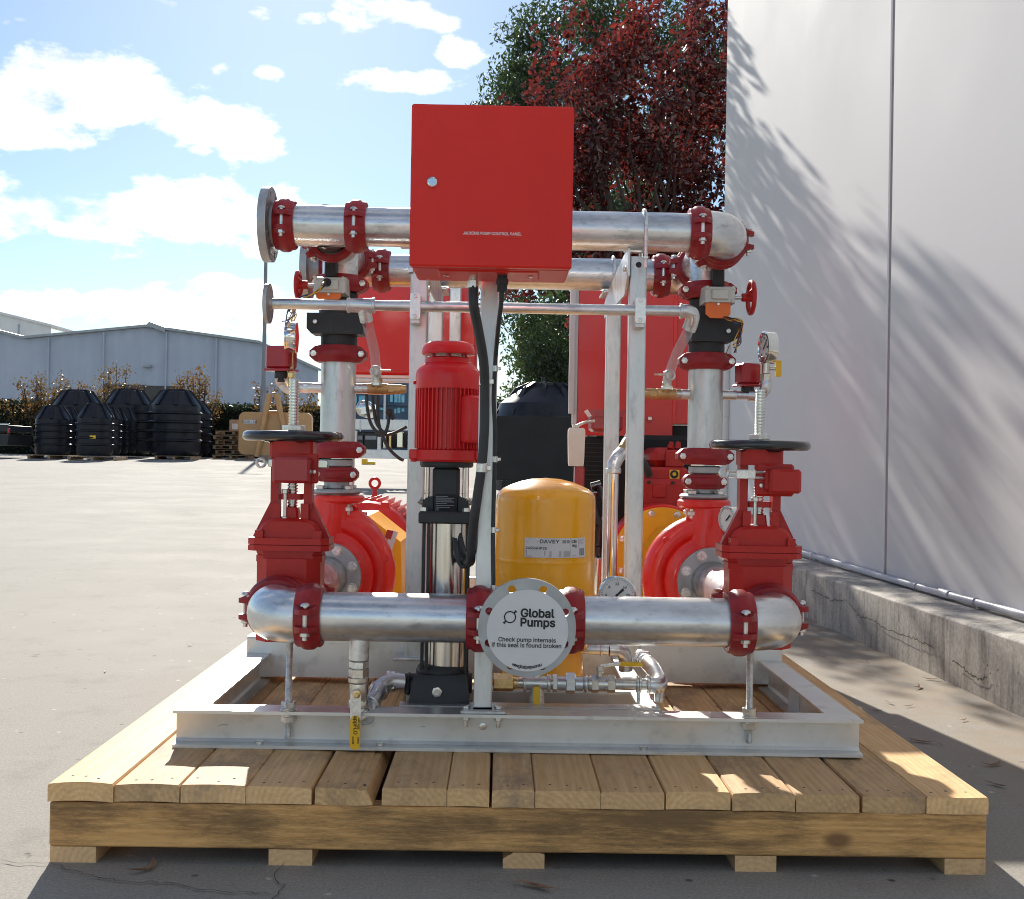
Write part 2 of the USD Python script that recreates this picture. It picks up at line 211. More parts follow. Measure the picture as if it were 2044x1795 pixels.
def concrete(name, c1, c2, dark, light_spots=True, rough=(0.55, 0.75), cracks=False, streak=False, spec=0.5):
    N = {'geo': ('geometry', {}), 'p': ('principled_bsdf', dict(specular_ior_level=spec)), 'n': ('noise_texture', dict(scale=0.9, detail=8, roughness=0.72)), 'r': ('map_range', dict(from_min=0.3, from_max=0.7)), 'c': ('mix', dict(color1=c1, color2=c2)),
         'nf': ('noise_texture', dict(scale=150, detail=4, roughness=0.75)), 'rf': ('map_range', dict(from_min=0.3, from_max=0.7, to_min=0.72, to_max=1.24)), 'hv': ('hsv', {}),
         'ms': ('mapping', dict(scale=(1, 0.8, 1))), 'ns': ('noise_texture', dict(scale=4.2, detail=9, roughness=0.78)), 'rs': ('map_range', dict(from_min=0.53, from_max=0.70, to_max=0.5)), 'cs': ('mix', dict(color2=dark)),
         'b': ('bump', dict(strength=0.25, distance=0.002)), 'rr': ('map_range', dict(from_min=0.3, from_max=0.7, to_min=rough[0], to_max=rough[1]))}
    L = [('geo.position', 'n.vector'), ('n.fac', 'r.value'), ('r.result', 'c.fac'), ('geo.position', 'nf.vector'), ('nf.fac', 'rf.value'), ('geo.position', 'ms.vector'), ('ms.vector', 'ns.vector'), ('ns.fac', 'rs.value'), ('rs.result', 'cs.fac'), ('c.color', 'cs.color1'), ('rf.result', 'hv.value'), ('cs.color', 'hv.color'), ('nf.fac', 'b.height'), ('b.normal', 'p.normal'), ('n.fac', 'rr.value'), ('rr.result', 'p.roughness')]
    col = 'hv.color'
    if not streak:
        N['sx'] = ('separate_xyz', {}); N['dr'] = ('map_range', dict(range_type='smoothstep', from_min=0.9, from_max=1.7, to_max=0.85)); N['dn'] = ('noise_texture', dict(scale=5, detail=6, roughness=0.7)); N['dm'] = ('map_range', dict(from_min=0.3, from_max=0.6)); N['dx'] = ('math', dict(math_type='multiply')); N['dc'] = ('mix', dict(color2=(0.31, 0.25, 0.185)))
        N['sm'] = ('mapping', dict(scale=(0.6, 2.2, 1.0), rotation=(0, 0, 0.5))); N['sn'] = ('noise_texture', dict(scale=7, detail=8, roughness=0.8)); N['sr'] = ('map_range', dict(from_min=0.56, from_max=0.72, to_max=0.55)); N['sc'] = ('mix', dict(color2=(0.40, 0.385, 0.36))); N['sv'] = ('voronoi_texture', dict(scale=16, randomness=1.0)); N['svr'] = ('map_range', dict(from_min=0.08, from_max=0.16, to_min=1.0, to_max=0.0)); N['svn'] = ('noise_texture', dict(scale=9)); N['svq'] = ('map_range', dict(from_min=0.5, from_max=0.58)); N['svm'] = ('math', dict(math_type='multiply')); N['sp'] = ('mix', {}); N['svs'] = ('separate_xyz', {}); N['svk'] = ('rgb_ramp', dict(ramp=[(0, (0.09, 0.085, 0.08)), (0.55, (0.15, 0.14, 0.13)), (0.62, (0.5, 0.48, 0.45)), (1, (0.62, 0.6, 0.56))]))
        L += [('geo.position', 'sx.vector'), ('sx.x', 'dr.value'), ('geo.position', 'dn.vector'), ('dn.fac', 'dm.value'), ('dr.result', 'dx.value1'), ('dm.result', 'dx.value2'), ('dx.value', 'dc.fac'), (col, 'sp.color1'), ('geo.position', 'sv.vector'), ('sv.distance', 'svr.value'), ('svr.result', 'svm.value1'), ('sv.color', 'svs.vector'), ('svs.x', 'svk.fac'), ('svk.color', 'sp.color2'), ('geo.position', 'svn.vector'), ('svn.fac', 'svq.value'), ('svq.result', 'svm.value2'), ('svm.value', 'sp.fac'), ('sp.color', 'sc.color1'), ('geo.position', 'sm.vector'), ('sm.vector', 'sn.vector'), ('sn.fac', 'sr.value'), ('sr.result', 'sc.fac'), ('sc.color', 'dc.color1')]; col = 'dc.color'
    if streak:
        N['ms'] = ('mapping', dict(scale=(3.0, 3.0, 0.35))); N['rs'] = ('map_range', dict(from_min=0.46, from_max=0.66, to_max=0.85)); N['nf'][1]['scale'] = 60
        N['vn'] = ('voronoi_texture', dict(scale=26, randomness=1.0)); N['vr'] = ('map_range', dict(from_min=0.08, from_max=0.2, to_min=1.0, to_max=0.0)); N['vm'] = ('mix', dict(color2=(0.05, 0.045, 0.04)))
        N['vk'] = ('noise_texture', dict(scale=4)); N['vkr'] = ('map_range', dict(from_min=0.55, from_max=0.65)); N['vx'] = ('math', dict(math_type='multiply'))
        L += [('geo.position', 'vn.vector'), ('vn.distance', 'vr.value'), ('geo.position', 'vk.vector'), ('vk.fac', 'vkr.value'), ('vr.result', 'vx.value1'), ('vkr.result', 'vx.value2'), ('vx.value', 'vm.fac'), (col, 'vm.color1')]; col = 'vm.color'
    L += [(col, 'p.base_color')]
    return mat(name, N, L, surface='p.BSDF')
M['ground'] = concrete('yard_concrete', (0.28, 0.262, 0.232), (0.35, 0.33, 0.296), (0.20, 0.186, 0.164), rough=(0.78, 0.93), spec=0.12)
M['ledge'] = concrete('old_ledge_concrete', (0.38, 0.35, 0.305), (0.52, 0.485, 0.435), (0.13, 0.118, 0.10), streak=True, rough=(0.8, 0.9))

# thin clear plastic tube
mat('clear_hose', {'a': ('transparent_bsdf', dict(color=(0.94, 0.94, 0.96))), 'd': ('principled_bsdf', dict(base_color=(0.62, 0.6, 0.66), roughness=0.2)), 'm': ('mix_closure', dict(fac=0.27))}, [('a.BSDF', 'm.closure1'), ('d.BSDF', 'm.closure2')], surface='m.closure')
M['hose'] = UsdShade.Material.Get(stage, '/World/Looks/clear_hose')
# ------------------------------------------------------------------ geometry helpers: every shape is (vertices, triangles)
def frame(z, x=None):
    z = unit(z)
    if x is None: x = V(1, 0, 0) if abs(z[0]) < 0.8 else V(0, 0, 1)
    x = unit(np.asarray(x, float)-z*np.dot(x, z)); return np.stack([x, np.cross(z, x), z])
def place(g, o, z=(0, 0, 1), x=None):
    return (g[0] @ frame(z, x)+np.asarray(o, float), g[1])
def join(*gs):
    out, n, F = [], 0, []
    for g in gs:
        if isinstance(g, list): g = join(*g)
        out.append(g[0]); F.append(np.asarray(g[1], int)+n); n += len(g[0])
    return (np.vstack(out), np.vstack(F))
def lathe(prof, n=24):
    "profile of (r, z) from bottom to top, turned about z"
    ring, Vs, nv = [], [], 0
    a = np.linspace(0, 2*math.pi, n, endpoint=False); ca, sa_ = np.cos(a), np.sin(a)
    for r, z in prof:
        if r < 1e-6: Vs.append(np.array([[0, 0, z]])); ring.append((nv, 1)); nv += 1
        else: Vs.append(np.stack([r*ca, r*sa_, np.full(n, z)], 1)); ring.append((nv, n)); nv += n
    F = []; i = np.arange(n); j = (i+1) % n
    for (a0, na), (b0, nb) in zip(ring, ring[1:]):
        if na > 1 and nb > 1: F += [np.stack([a0+i, a0+j, b0+j], 1), np.stack([a0+i, b0+j, b0+i], 1)]
        elif na > 1: F.append(np.stack([a0+i, a0+j, np.full(n, b0)], 1))
        elif nb > 1: F.append(np.stack([np.full(n, a0), b0+j, b0+i], 1))
    return (np.vstack(Vs), np.vstack(F))
def cyl(p0, p1, r, n=20, r2=None, c=None, x=None):
    p0, p1 = V(p0), V(p1); h = np.linalg.norm(p1-p0); r2 = r if r2 is None else r2
    c = min(r, r2)*0.08 if c is None else c
    pr = [(0, 0), (r-c, 0), (r, c), (r2, h-c), (r2-c, h), (0, h)] if c > 0 else [(0, 0), (r, 0), (r2, h), (0, h)]
    return place(lathe(pr, n), p0, p1-p0, x)
def hexa(p, ax, rad, h, x=None, c=0.0012):
    pr = [(0, 0), (rad-c, 0), (rad, c), (rad, h-c), (rad-c*1.5, h), (0, h)]
    return place(lathe(pr, 6), V(p), ax, x)
def ball(p, r, n=16, sq=(1, 1, 1)):
    t = np.linspace(-math.pi/2, math.pi/2, n//2+1)
    v, f = lathe([(max(0.0, r*math.cos(a)) if abs(abs(a)-math.pi/2) > 1e-9 else 0.0, r*math.sin(a)) for a in t], n)
    return (v*V(sq)+V(p), f)
def tube(pts, r, n=12, caps=True, closed=False):
    pts = np.asarray(pts, float); m = len(pts); rr = np.broadcast_to(np.asarray(r, float), (m,))
    T = np.roll(pts, -1, 0)-np.roll(pts, 1, 0) if closed else np.gradient(pts, axis=0)
    T = T/np.linalg.norm(T, axis=1, keepdims=True)
    X = frame(T[0])[0]; a = np.linspace(0, 2*math.pi, n, endpoint=False); Vs = []
    for i in range(m):
        X = unit(X-T[i]*np.dot(X, T[i])); Y = np.cross(T[i], X)
        Vs.append(pts[i]+rr[i]*(np.outer(np.cos(a), X)+np.outer(np.sin(a), Y)))
    Vs = np.vstack(Vs); i = np.arange(n); j = (i+1) % n; F = []
    for q in range(m if closed else m-1):
        a0, b0 = q*n, ((q+1) % m)*n
        F += [np.stack([a0+i, a0+j, b0+j], 1), np.stack([a0+i, b0+j, b0+i], 1)]
    if caps and not closed:
        Vs = np.vstack([Vs, pts[0], pts[-1]]); c0 = m*n
        F += [np.stack([j, i, np.full(n, c0)], 1), np.stack([(m-1)*n+i, (m-1)*n+j, np.full(n, c0+1)], 1)]
    return (Vs, np.vstack(F))
def curve(pts, n=8):
    "Catmull-Rom through the points"
    P = np.asarray(pts, float); P = np.vstack([2*P[0]-P[1], P, 2*P[-1]-P[-2]]); out = []
    for i in range(1, len(P)-2):
        for t in np.linspace(0, 1, n, endpoint=False):
            out.append(0.5*((2*P[i])+(P[i+1]-P[i-1])*t+(2*P[i-1]-5*P[i]+4*P[i+1]-P[i+2])*t*t+(3*P[i]-P[i-1]-3*P[i+1]+P[i+2])*t**3))
    out.append(P[-2]); return np.array(out)
def arc(c, e1, e2, R, a0, a1, n=10):
    t = np.linspace(a0, a1, n); return V(c)+R*(np.outer(np.cos(t), e1)+np.outer(np.sin(t), e2))
def torus(c, ax, R, r, n=36, m=12, sq=1.0):
    fr = frame(ax); t = np.linspace(0, 2*math.pi, n, endpoint=False)
    g = tube(R*(np.outer(np.cos(t), fr[0])+np.outer(np.sin(t), fr[1])), r, m, closed=True)
    v = g[0]; h = v @ fr[2]; v = v+np.outer(h*(sq-1), fr[2]); return (v+V(c), g[1])
def box(c, s, ch=0.0, R=None):
    "box of size s about c with chamfered edges"
    s = V(s)/2; ch = min(ch, min(s)*0.9)
    if ch <= 0:
        v = np.array([[x, y, z] for x in (-1, 1) for y in (-1, 1) for z in (-1, 1)])*s
    else:
        v = np.array([q for x in (-1, 1) for y in (-1, 1) for z in (-1, 1) for q in ((x*s[0], y*(s[1]-ch), z*(s[2]-ch)), (x*(s[0]-ch), y*s[1], z*(s[2]-ch)), (x*(s[0]-ch), y*(s[1]-ch), z*s[2]))])
    h = trimesh.convex.convex_hull(v); v, f = np.array(h.vertices), np.array(h.faces)
    if R is not None: v = v @ np.asarray(R)
    return (v+V(c), f)
def hull(pts):
    h = trimesh.convex.convex_hull(np.asarray(pts, float)); return (np.array(h.vertices), np.array(h.faces))
def ext(poly, h, o, ex, ey):
    "extrude a shapely polygon drawn in ex, ey by h along ex x ey"
    if not isinstance(poly, sg.base.BaseGeometry): poly = sg.Polygon(poly)
    m = trimesh.creation.extrude_polygon(poly, h, engine='earcut'); ez = np.cross(ex, ey)
    v = np.array(m.vertices); return (V(o)+np.outer(v[:, 0], ex)+np.outer(v[:, 1], ey)+np.outer(v[:, 2], ez), np.array(m.faces))
EX, EY, EZ = V(1, 0, 0), V(0, 1, 0), V(0, 0, 1)
def plate(poly, h, o): "drawn in x, z; front face at o's depth, h deep"; return ext(poly, h, V(o)+EY*h, EX, EZ)
def rrect(w, h, r, n=5): return sg.box(-w/2+r, -h/2+r, w/2-r, h/2-r).buffer(r, n)
def qbox(x0, y0, x1, y1, Y, depth, ch=0.004):
    "upright box whose front face is measured between two corners at depth Y"
    a, b = at(x0, y0, Y), at(x1, y1, Y); return box(((a[0]+b[0])/2, Y+depth/2, (a[2]+b[2])/2), (abs(b[0]-a[0]), depth, abs(a[2]-b[2])), ch)
def words(t, h, o, ex=EX, ey=EZ, bold=False, align=0.5, depth=0.0006, stretch=1.0):
    m = meshkit.text_mesh(t, h, depth, bold); v = np.array(m.vertices); w = v[:, 0].max()-v[:, 0].min(); v[:, 0] -= v[:, 0].min()+w*align; v[:, 0] *= stretch
    ez = np.cross(ex, ey); return (V(o)+np.outer(v[:, 0], ex)+np.outer(v[:, 1], ey)+np.outer(v[:, 2], ez), np.array(m.faces))

# ------------------------------------------------------------------ scene tree helpers
used = {}
def unique(parent, name):
    key = parent+'/'+name; n = used.get(key, 0); used[key] = n+1
    return key if n == 0 else f'{key}_{n:03d}'
OWN = {}
def mesh_at(path, g, m, smooth=40, origin=None):
    if isinstance(g, list): g = join(*g)
    v = g[0] if origin is None else g[0]-np.asarray(origin)
    return usdkit.mesh(stage, path, (v, g[1]), M[m] if isinstance(m, str) else m, smooth=smooth)
def tag(p, label=None, cat=None, group=None, kind=None):
    for a, b in (('label', label), ('category', cat), ('group', group), ('kind', kind)):
        if b: p.SetCustomDataByKey(a, b)
class Thing:
    def __init__(s, name, label, cat, base, group=None, kind=None):
        s.path = unique('/World', name); s.base = V(base); x = UsdGeom.Xform.Define(stage, s.path)
        x.AddTranslateOp().Set(Gf.Vec3d(*map(float, s.base))); s.prim = x.GetPrim(); tag(s.prim, label, cat, group, kind)
    def part(s, name, g, m, smooth=40, parent=None, label=None, kind=None, own=False):
        if isinstance(g, list): g = join(*g)
        path = unique(parent or s.path, name); org = OWN.get(parent, s.base)
        if own:
            c = (g[0].min(0)+g[0].max(0))/2; OWN[path] = c; q = mesh_at(path, g, m, smooth, c)
            UsdGeom.Xformable(q).AddTranslateOp().Set(Gf.Vec3d(*map(float, c-s.base)))
        else: q = mesh_at(path, g, m, smooth, org)
        tag(q.GetPrim(), label=label, kind=kind); return path
def single(name, label, cat, g, m, group=None, kind=None, smooth=40):
    q = mesh_at(unique('/World', name), g, m, smooth); tag(q.GetPrim(), label, cat, group, kind); return q

def bolt_geo(p, ax, L, r=0.006, head='dome', x=None):
    "bolt through p along ax: head on the +ax end, nut near the other"
    p, ax = V(p), unit(ax); g = [cyl(p-ax*L*0.62, p+ax*L*0.5, r, 10)]
    if head == 'dome': g.append(place(lathe([(0, 0), (r*1.9, 0), (r*1.8, r*0.6), (r*1.1, r*1.2), (0, r*1.4)], 12), p+ax*L*0.45, ax))
    else: g.append(hexa(p+ax*L*0.45, ax, r*1.9, r*1.3))
    g.append(hexa(p-ax*L*0.5, ax, r*1.9, r*1.7)); return g
def coupling(t, c, axis, ear, r, L=0.058, gap=0.014, th=0.012, reach=0.036, m='red_coup', lab=None, bolt_head='dome', parent=None):
    "two-part grooved pipe coupling: ribbed ring, two pairs of lugs and two bolts"
    c, axis, ear = V(c), unit(axis), unit(ear); b = np.cross(axis, ear); h = L/2
    if abs(b[2]) > .5 and b[2] < 0 or abs(b[1]) > .5 and b[1] > 0: b = -b
    ring = place(lathe([(r, -h), (r+.011, -h), (r+.014, -h*.86), (r+.014, -h*.62), (r+.019, -h*.42), (r+.0205, -h*.2), (r+.0205, h*.2), (r+.019, h*.42), (r+.014, h*.62), (r+.014, h*.86), (r+.011, h), (r, h)], 40), c, axis)
    g = [ring]
    for s in (-1, 1):
        for q in (-1, 1):
            pts = []
            for d, w in ((r*0.9, h*.95), (r+.016, h*.9), (r+reach-.006, h*.52), (r+reach, h*.34)):
                for e in (gap, gap+th+(.012 if d < r+.01 else 0)):
                    for a in (-w, w): pts.append(c+ear*s*d+b*q*e+axis*a)
            g.append(hull(pts))
    cp = t.part('coupling', g, m, 45, label=lab)
    for s in (-1, 1): t.part('bolt', bolt_geo(c+ear*s*(r+reach*0.55), b, 2*(gap+th)+.022, 0.0058, bolt_head), 'zinc', 40, parent=cp)
    return cp
def flange_geo(c, ax, R, r, th, holes=0, pcd=0, hr=0, x=None, slots=False):
    pts = sg.Point(0, 0).buffer(R, 24)
    if r > 0: pts = pts.difference(sg.Point(0, 0).buffer(r, 16))
    for i in range(holes):
        a = math.pi*2*(i+.5)/holes; d = V(math.cos(a), math.sin(a))
        q = sg.LineString([d*(pcd-.011), d*(pcd+.004)]).buffer(hr, 6) if slots else sg.Point(*(d*pcd)).buffer(hr, 6)
        pts = pts.difference(q)
    fr = frame(ax, x); return ext(pts, th, V(c)-fr[2]*th/2, fr[0], fr[1])
def pipe(p0, p1, r, n=32): return cyl(p0, p1, r, n, c=0.0015)
# ------------------------------------------------------------------ ground
def zg(y):
    t = np.clip((np.asarray(y, float)-7.5)/36.0, 0, 1); return 0.60*t*t*(3-2*t)*0.55+0.60*t*0.45
ys = np.concatenate([np.linspace(-30, 0, 6), np.linspace(1, 8, 8), np.linspace(9, 46, 30), [60, 90, 140, 220, 400]])
xs = np.concatenate([[-300, -120, -60], np.linspace(-40, 20, 25), [40, 100, 300]])
gx, gy = np.meshgrid(xs, ys); gz = zg(gy); nx, ny = len(xs), len(ys)
gv = np.stack([gx.ravel(), gy.ravel(), gz.ravel()], 1)
ii = (np.arange(ny-1)[:, None]*nx+np.arange(nx-1)).ravel()
gf = np.vstack([np.stack([ii, ii+1, ii+nx+1], 1), np.stack([ii, ii+nx+1, ii+nx], 1)])
ground = Thing('ground', 'pale concrete yard with fine cracks', None, (0, 0, 0), kind='structure')
ground.part('concrete_slab', (gv, gf), 'ground', True)
def ribbon(pts, w, z):
    "thin jagged strip on the slab"
    P = [V(*pts[0])]
    for q in pts[1:]:
        a, b = P[-1], V(*q); n = max(2, int(np.linalg.norm(b-a)/0.012))
        for t in np.linspace(0, 1, n)[1:]: P.append(a+(b-a)*t+nrng.normal(0, 0.0045, 2))
    P = np.array(P); T = np.gradient(P, axis=0); T /= np.linalg.norm(T, axis=1, keepdims=True); Nn = np.stack([-T[:, 1], T[:, 0]], 1)
    ww = w*(0.5+nrng.random(len(P)))[:, None]/2; ww[0] = ww[-1] = 0.0002
    A, B = P+Nn*ww, P-Nn*ww; v = np.vstack([np.column_stack([A, np.full(len(P), z)]), np.column_stack([B, np.full(len(P), z)])]); n = len(P); i = np.arange(n-1)
    return (v, np.vstack([np.stack([i+n, i+n+1, i+1], 1), np.stack([i+n, i+1, i], 1)]))
def gp(px, py): return on_z(px, py, 0.0)[:2]
for pl in ([(0, 1722), (60, 1727), (100, 1727), (160, 1743), (235, 1762), (330, 1766), (420, 1782), (480, 1784), (545, 1790)], [(560, 1735), (555, 1755), (563, 1772), (545, 1795), (540, 1830)], [(560, 1735), (575, 1715), (590, 1700)]):
    ground.part('crack', ribbon([gp(*q) for q in pl], 0.0026, 0.004), 'crack', False)
# ------------------------------------------------------------------ white building on the right, with its concrete ledge and conduit
def lx(y): return 1.79-0.042*(y-3.95)                    # outer edge of the ledge
def wx(y): return lx(y)+0.245
YE, YJ, ZL = 9.45, 5.83, 0.255                             # far corner, panel joint, top of the ledge
bld = Thing('white_building', 'tall white painted concrete building with tree shadows on its wall', 'building', (wx(5), 5, 0))
def wallpanel(y0, y1, z0, z1, th=0.2):
    o = V(wx(y0), y0, z0); ex = unit(V(wx(y1)-wx(y0), y1-y0, 0)); L = math.hypot(wx(y1)-wx(y0), y1-y0)
    c = 0.006; n = V(-ex[1], ex[0], 0)*-1
    inward = V(abs(ex[1]), -ex[0], 0)
    p = [(0, c), (c, 0), (L-c, 0), (L, c), (L, th), (0, th)]
    return ext(sg.Polygon(p), z1-z0, o, ex, inward) if np.cross(ex, inward)[2] > 0 else (lambda g: (g[0]+V(0, 0, z1-z0), g[1]))(ext(sg.Polygon(p), z1-z0, o, ex, inward))
bld.part('wall_panel', wallpanel(YJ+0.021, YE, 0.02, 8.4), 'wallpaint', 20)
bld.part('wall_panel', wallpanel(-1.2, YJ-0.021, 0.02, 8.4), 'wallpaint', 20)
bld.part('wall_panel', wallpanel(-9.2, -1.218, 0.02, 8.4), 'wallpaint', 20)
bld.part('joint_sealant', box((wx(YJ)+0.0215, YJ, 4.2), (0.03, 0.0405, 8.2)), 'sealant')
bld.part('joint_sealant', box((wx(-1.209)+0.02, -1.209, 4.2), (0.03, 0.0175, 8.2)), 'sealant')
bld.part('end_wall', box((wx(YE)+6.1, YE-0.11, 4.2), (11.9, 0.2, 8.3)), 'wallpaint')
bld.part('roof', box((wx(4)+6.2, 0.2, 8.46), (12.6, 19, 0.12), 0.02), 'roof_edge')
ledge = Thing('concrete_ledge', 'stained and cracked low concrete ledge along the foot of the white wall', 'ledge', (lx(4), 4, 0))
n = 60; yy = np.linspace(-4, YE-0.02, n); P = []
for y in yy:
    j = lambda s: float(nrng.normal(0, s))
    P.append([[lx(y)+j(.002), y, -0.02], [lx(y)+j(.002), y, 0.12], [lx(y)+j(.002), y, ZL-.012+j(.002)], [lx(y)+0.013+j(.002), y, ZL+j(.0015)], [wx(y)-0.002, y, ZL+0.006]])
P = np.array(P); m = P.shape[1]; v = P.reshape(-1, 3); F = []
for a in range(n-1):
    for b in range(m-1):
        q = a*m+b; F += [[q, q+1, q+m+1], [q, q+m+1, q+m]]
ledge.part('ledge_face', (v, np.array(F)), 'ledge', 50)
def ledge_crack(pts, w):
    P = []
    for (a, b) in zip(pts, pts[1:]):
        for t in np.linspace(0, 1, 12, endpoint=False): P.append(V(*a)+(V(*b)-V(*a))*t+nrng.normal(0, .004, 2))
    P = np.array(P); T = np.gradient(P, axis=0); T /= np.linalg.norm(T, axis=1, keepdims=True); Nn = np.stack([-T[:, 1], T[:, 0]], 1); ww = w*(.3+nrng.random(len(P)))[:, None]/2
    A, B = P+Nn*ww, P-Nn*ww; n = len(P); f3 = lambda Q: np.stack([np.array([lx(y)-.0075 for y in Q[:, 0]]), Q[:, 0], Q[:, 1]], 1)
    i = np.arange(n-1); return (np.vstack([f3(A), f3(B)]), np.vstack([np.stack([i+n, i+n+1, i+1], 1), np.stack([i+n, i+1, i], 1)]))
ledge.part('crack', ledge_crack([(6.2, .165), (5.9, .15), (5.65, .175), (5.45, .12), (5.3, .135), (5.2, .118), (4.85, .12), (4.6, .115)], .005), 'crack', False)
ledge.part('crack', ledge_crack([(4.45, .1), (4.3, .075), (4.2, .072), (4.16, .09)], .008), 'crack', False)
cd = Thing('wall_conduit', 'grey conduit running along the wall base on the ledge', 'conduit', (wx(5), 5, ZL))
cd.part('tube', tube([[wx(y)-.024, y, ZL+.032+.004*math.sin(y*2)] for y in np.linspace(-3, YE-.1, 40)], .016, 12), 'conduit')
for y in (3.2, 4.75, 5.35, 6.9, 8.4):
    cd.part('clip', [torus((wx(y)-.024, y, ZL+.032+.004*math.sin(y*2)), (-.042, 1, 0), .0175, .004, 16, 6), box((wx(y)-.012, y, ZL+.012), (.02, .022, .012))], 'zinc')
cd.part('coupler', cyl((wx(5.05)-.024, 5.0, ZL+.031), (wx(5.1)-.024, 5.1, ZL+.031), .0195), 'conduit')
dp = at(1450.5, 640, 9.2); dp2 = at(1444, 1100, 9.2)
pv = Thing('downpipe', 'pale plastic downpipe standing at the far end of the wall', 'downpipe', (dp2[0], 9.2, 0))
pv.part('tube', cyl((dp2[0]-.0, 9.2, float(zg(9.2))), (dp2[0], 9.2, dp[2]), .036), 'clad_white')
pv.part('collar', cyl((dp2[0], 9.2, 1.2), (dp2[0], 9.2, 1.28), .041), 'clad_white')

# ------------------------------------------------------------------ trees
def leaves(pos, size, aspect=0.5, seed=0, fold=0.25, droop=None):
    r = np.random.default_rng(seed); n = len(pos)
    d = r.normal(size=(n, 3)); 
    if droop is not None: d[:, 2] -= droop
    d /= np.linalg.norm(d, axis=1, keepdims=True)
    s = r.normal(size=(n, 3)); s -= d*np.sum(s*d, 1, keepdims=True); s /= np.linalg.norm(s, axis=1, keepdims=True); nn = np.cross(d, s)
    L = (size*(0.6+0.7*r.random(n)))[:, None]; W = L*aspect/2
    a = pos-d*L/2; b = pos+d*L/2; mid = pos-d*L*.05; l = mid+s*W+nn*W*fold*2; rr = mid-s*W+nn*W*fold*2
    v = np.stack([a, l, b, rr], 1).reshape(-1, 3); i = np.arange(n)*4
    return (v, np.vstack([np.stack([i, i+1, i+2], 1), np.stack([i, i+2, i+3], 1)]))
def blob_points(centres, radii, n, seed, shell=0.5):
    r = np.random.default_rng(seed); w = np.prod(radii, axis=1)**(0.75); w = w/w.sum(); idx = r.choice(len(centres), n, p=w)
    d = r.normal(size=(n, 3)); d /= np.linalg.norm(d, axis=1, keepdims=True); t = r.random(n)**(shell)
    return centres[idx]+d*t[:, None]*radii[idx]
def limb(a, b, r0, r1, seed=0, n=8, wob=.04):
    r = np.random.default_rng(seed); t = np.linspace(0, 1, n)[:, None]; L = np.linalg.norm(V(b)-V(a)); p = V(a)+(V(b)-V(a))*t; p[1:-1] += r.normal(0, wob*L, (n-2, 3))*V(1, 1, .3)
    return tube(p, np.linspace(r0, r1, n), 8)
# purple-leaved tree just past the wall's end
r = np.random.default_rng(11); cs, rs = [], []
for q in range(215):
    z = r.uniform(1.9, 5.25); hw = 1.25 if z < 4.3 else 1.25-(z-4.3)*0.24
    hw *= 1-0.25*max(0, (2.6-z))
    a = r.uniform(0, 2*math.pi); rad = math.sqrt(r.random())
    x = (1.27+hw*rad*math.cos(a)*1.10)*1.106; y = 13+1.2*rad*math.sin(a); z = .86+(z-.86)*1.106
    
    if x < .85 and z < 2.9 or z > 5.5+.25*min(x, 1.2): continue
    cs.append([x, y, z]); s = r.uniform(.16, .36)*(1 if z < 5 else .7); rs.append([s, s, s*1.25])
# upright shoots along the top
for q in range(30):
    x = r.uniform(.2, 2.85); y = 13+r.uniform(-.8, .8); z0 = 5.15+.28*min(x, 1.4)+r.uniform(-.3, .15)
    for w in range(3): cs.append([x+r.normal(0, .03), y, z0+w*.22]); rs.append([.07, .07, .17])
rt = Thing('purple_tree', 'dark red purple-leaved tree beside the end of the white wall', 'tree', (1.6, 13, float(zg(13))))
rt.part('crown', leaves(blob_points(np.array(cs), np.array(rs), 25000, 3, .45), .083, .62, 5), 'leaf_red', False)
tg = [limb((1.65, 13, float(zg(13))), (1.67, 13, 2.2), .09, .075, 2), ]
for q in range(16):
    a = r.uniform(0, 6.28); x1, y1 = 1.5+math.cos(a)*r.uniform(.2, 1.2), 13+math.sin(a)*.7
    tg.append(limb((1.65+r.normal(0, .08), 13, r.uniform(1.2, 2.4)), (x1, y1, r.uniform(4.2, 5.35)), .045, .008, 20+q, 9, .02))
rt.part('trunk', tg, 'bark')
# gum tree further back
cs, rs = [], []
for q in range(240):
    z = r.uniform(1.0, 8.9); hw = 2.35*(1-max(0, (z-6.3)/3.0)**2.0) if z > 3 else 1.75
    a = r.uniform(0, 2*math.pi); rad = r.random()**.45
    cs.append([(1.78+hw*rad*math.cos(a))*1.42, 27.0+2.2*rad*math.sin(a), .86+(z-.86)*1.42]); s = r.uniform(.36, .85); rs.append([s, s, s*.9])
gt = Thing('gum_tree', 'tall dull green gum tree behind the purple tree', 'tree', (2.4, 27, float(zg(27))))
for q in range(70):
    x = r.uniform(-.75, .9); z = r.uniform(6.5, 11.0)
    if z > 10.0+.9*x: continue
    cs.append([x, 27+r.normal(0, .8), z]); s = r.uniform(.25, .5); rs.append([s, s, s*.9])
gt.part('crown', leaves(blob_points(np.array(cs), np.array(rs), 85000, 8, .4), .135, .36, 6, droop=.8), 'leaf_green', False)
gt.part('trunk', [limb((2.4, 27, .3), (2.3, 27, 8), .28, .1, 3, wob=.01)]+[limb((2.35, 27, r.uniform(2.0, 5.5)), (2.4+r.uniform(-2.4, 2.4), 27+r.uniform(-1, 1), r.uniform(4, 11)), .1, .02, 60+q) for q in range(12)], 'bark')
# second green tree, low and dark, behind the tank
cs = np.array([[r.uniform(.35, 2.6), 31+r.normal(0, .9), r.uniform(.8, 5.2)] for q in range(120)]); rs = np.array([[.5, .5, .45]]*120)*r.uniform(.7, 1.3, (120, 1))
g2 = Thing('bushy_tree', 'low dark green bushy tree behind the large black tank', 'tree', (1.4, 31, float(zg(31))))
g2.part('crown', leaves(blob_points(cs, rs, 17000, 9, .4), .14, .45, 12), 'leaf_green', False)
g2.part('trunk', [limb((1.4, 31, .3), (1.4, 31, 3.8), .14, .05, 3)], 'bark')

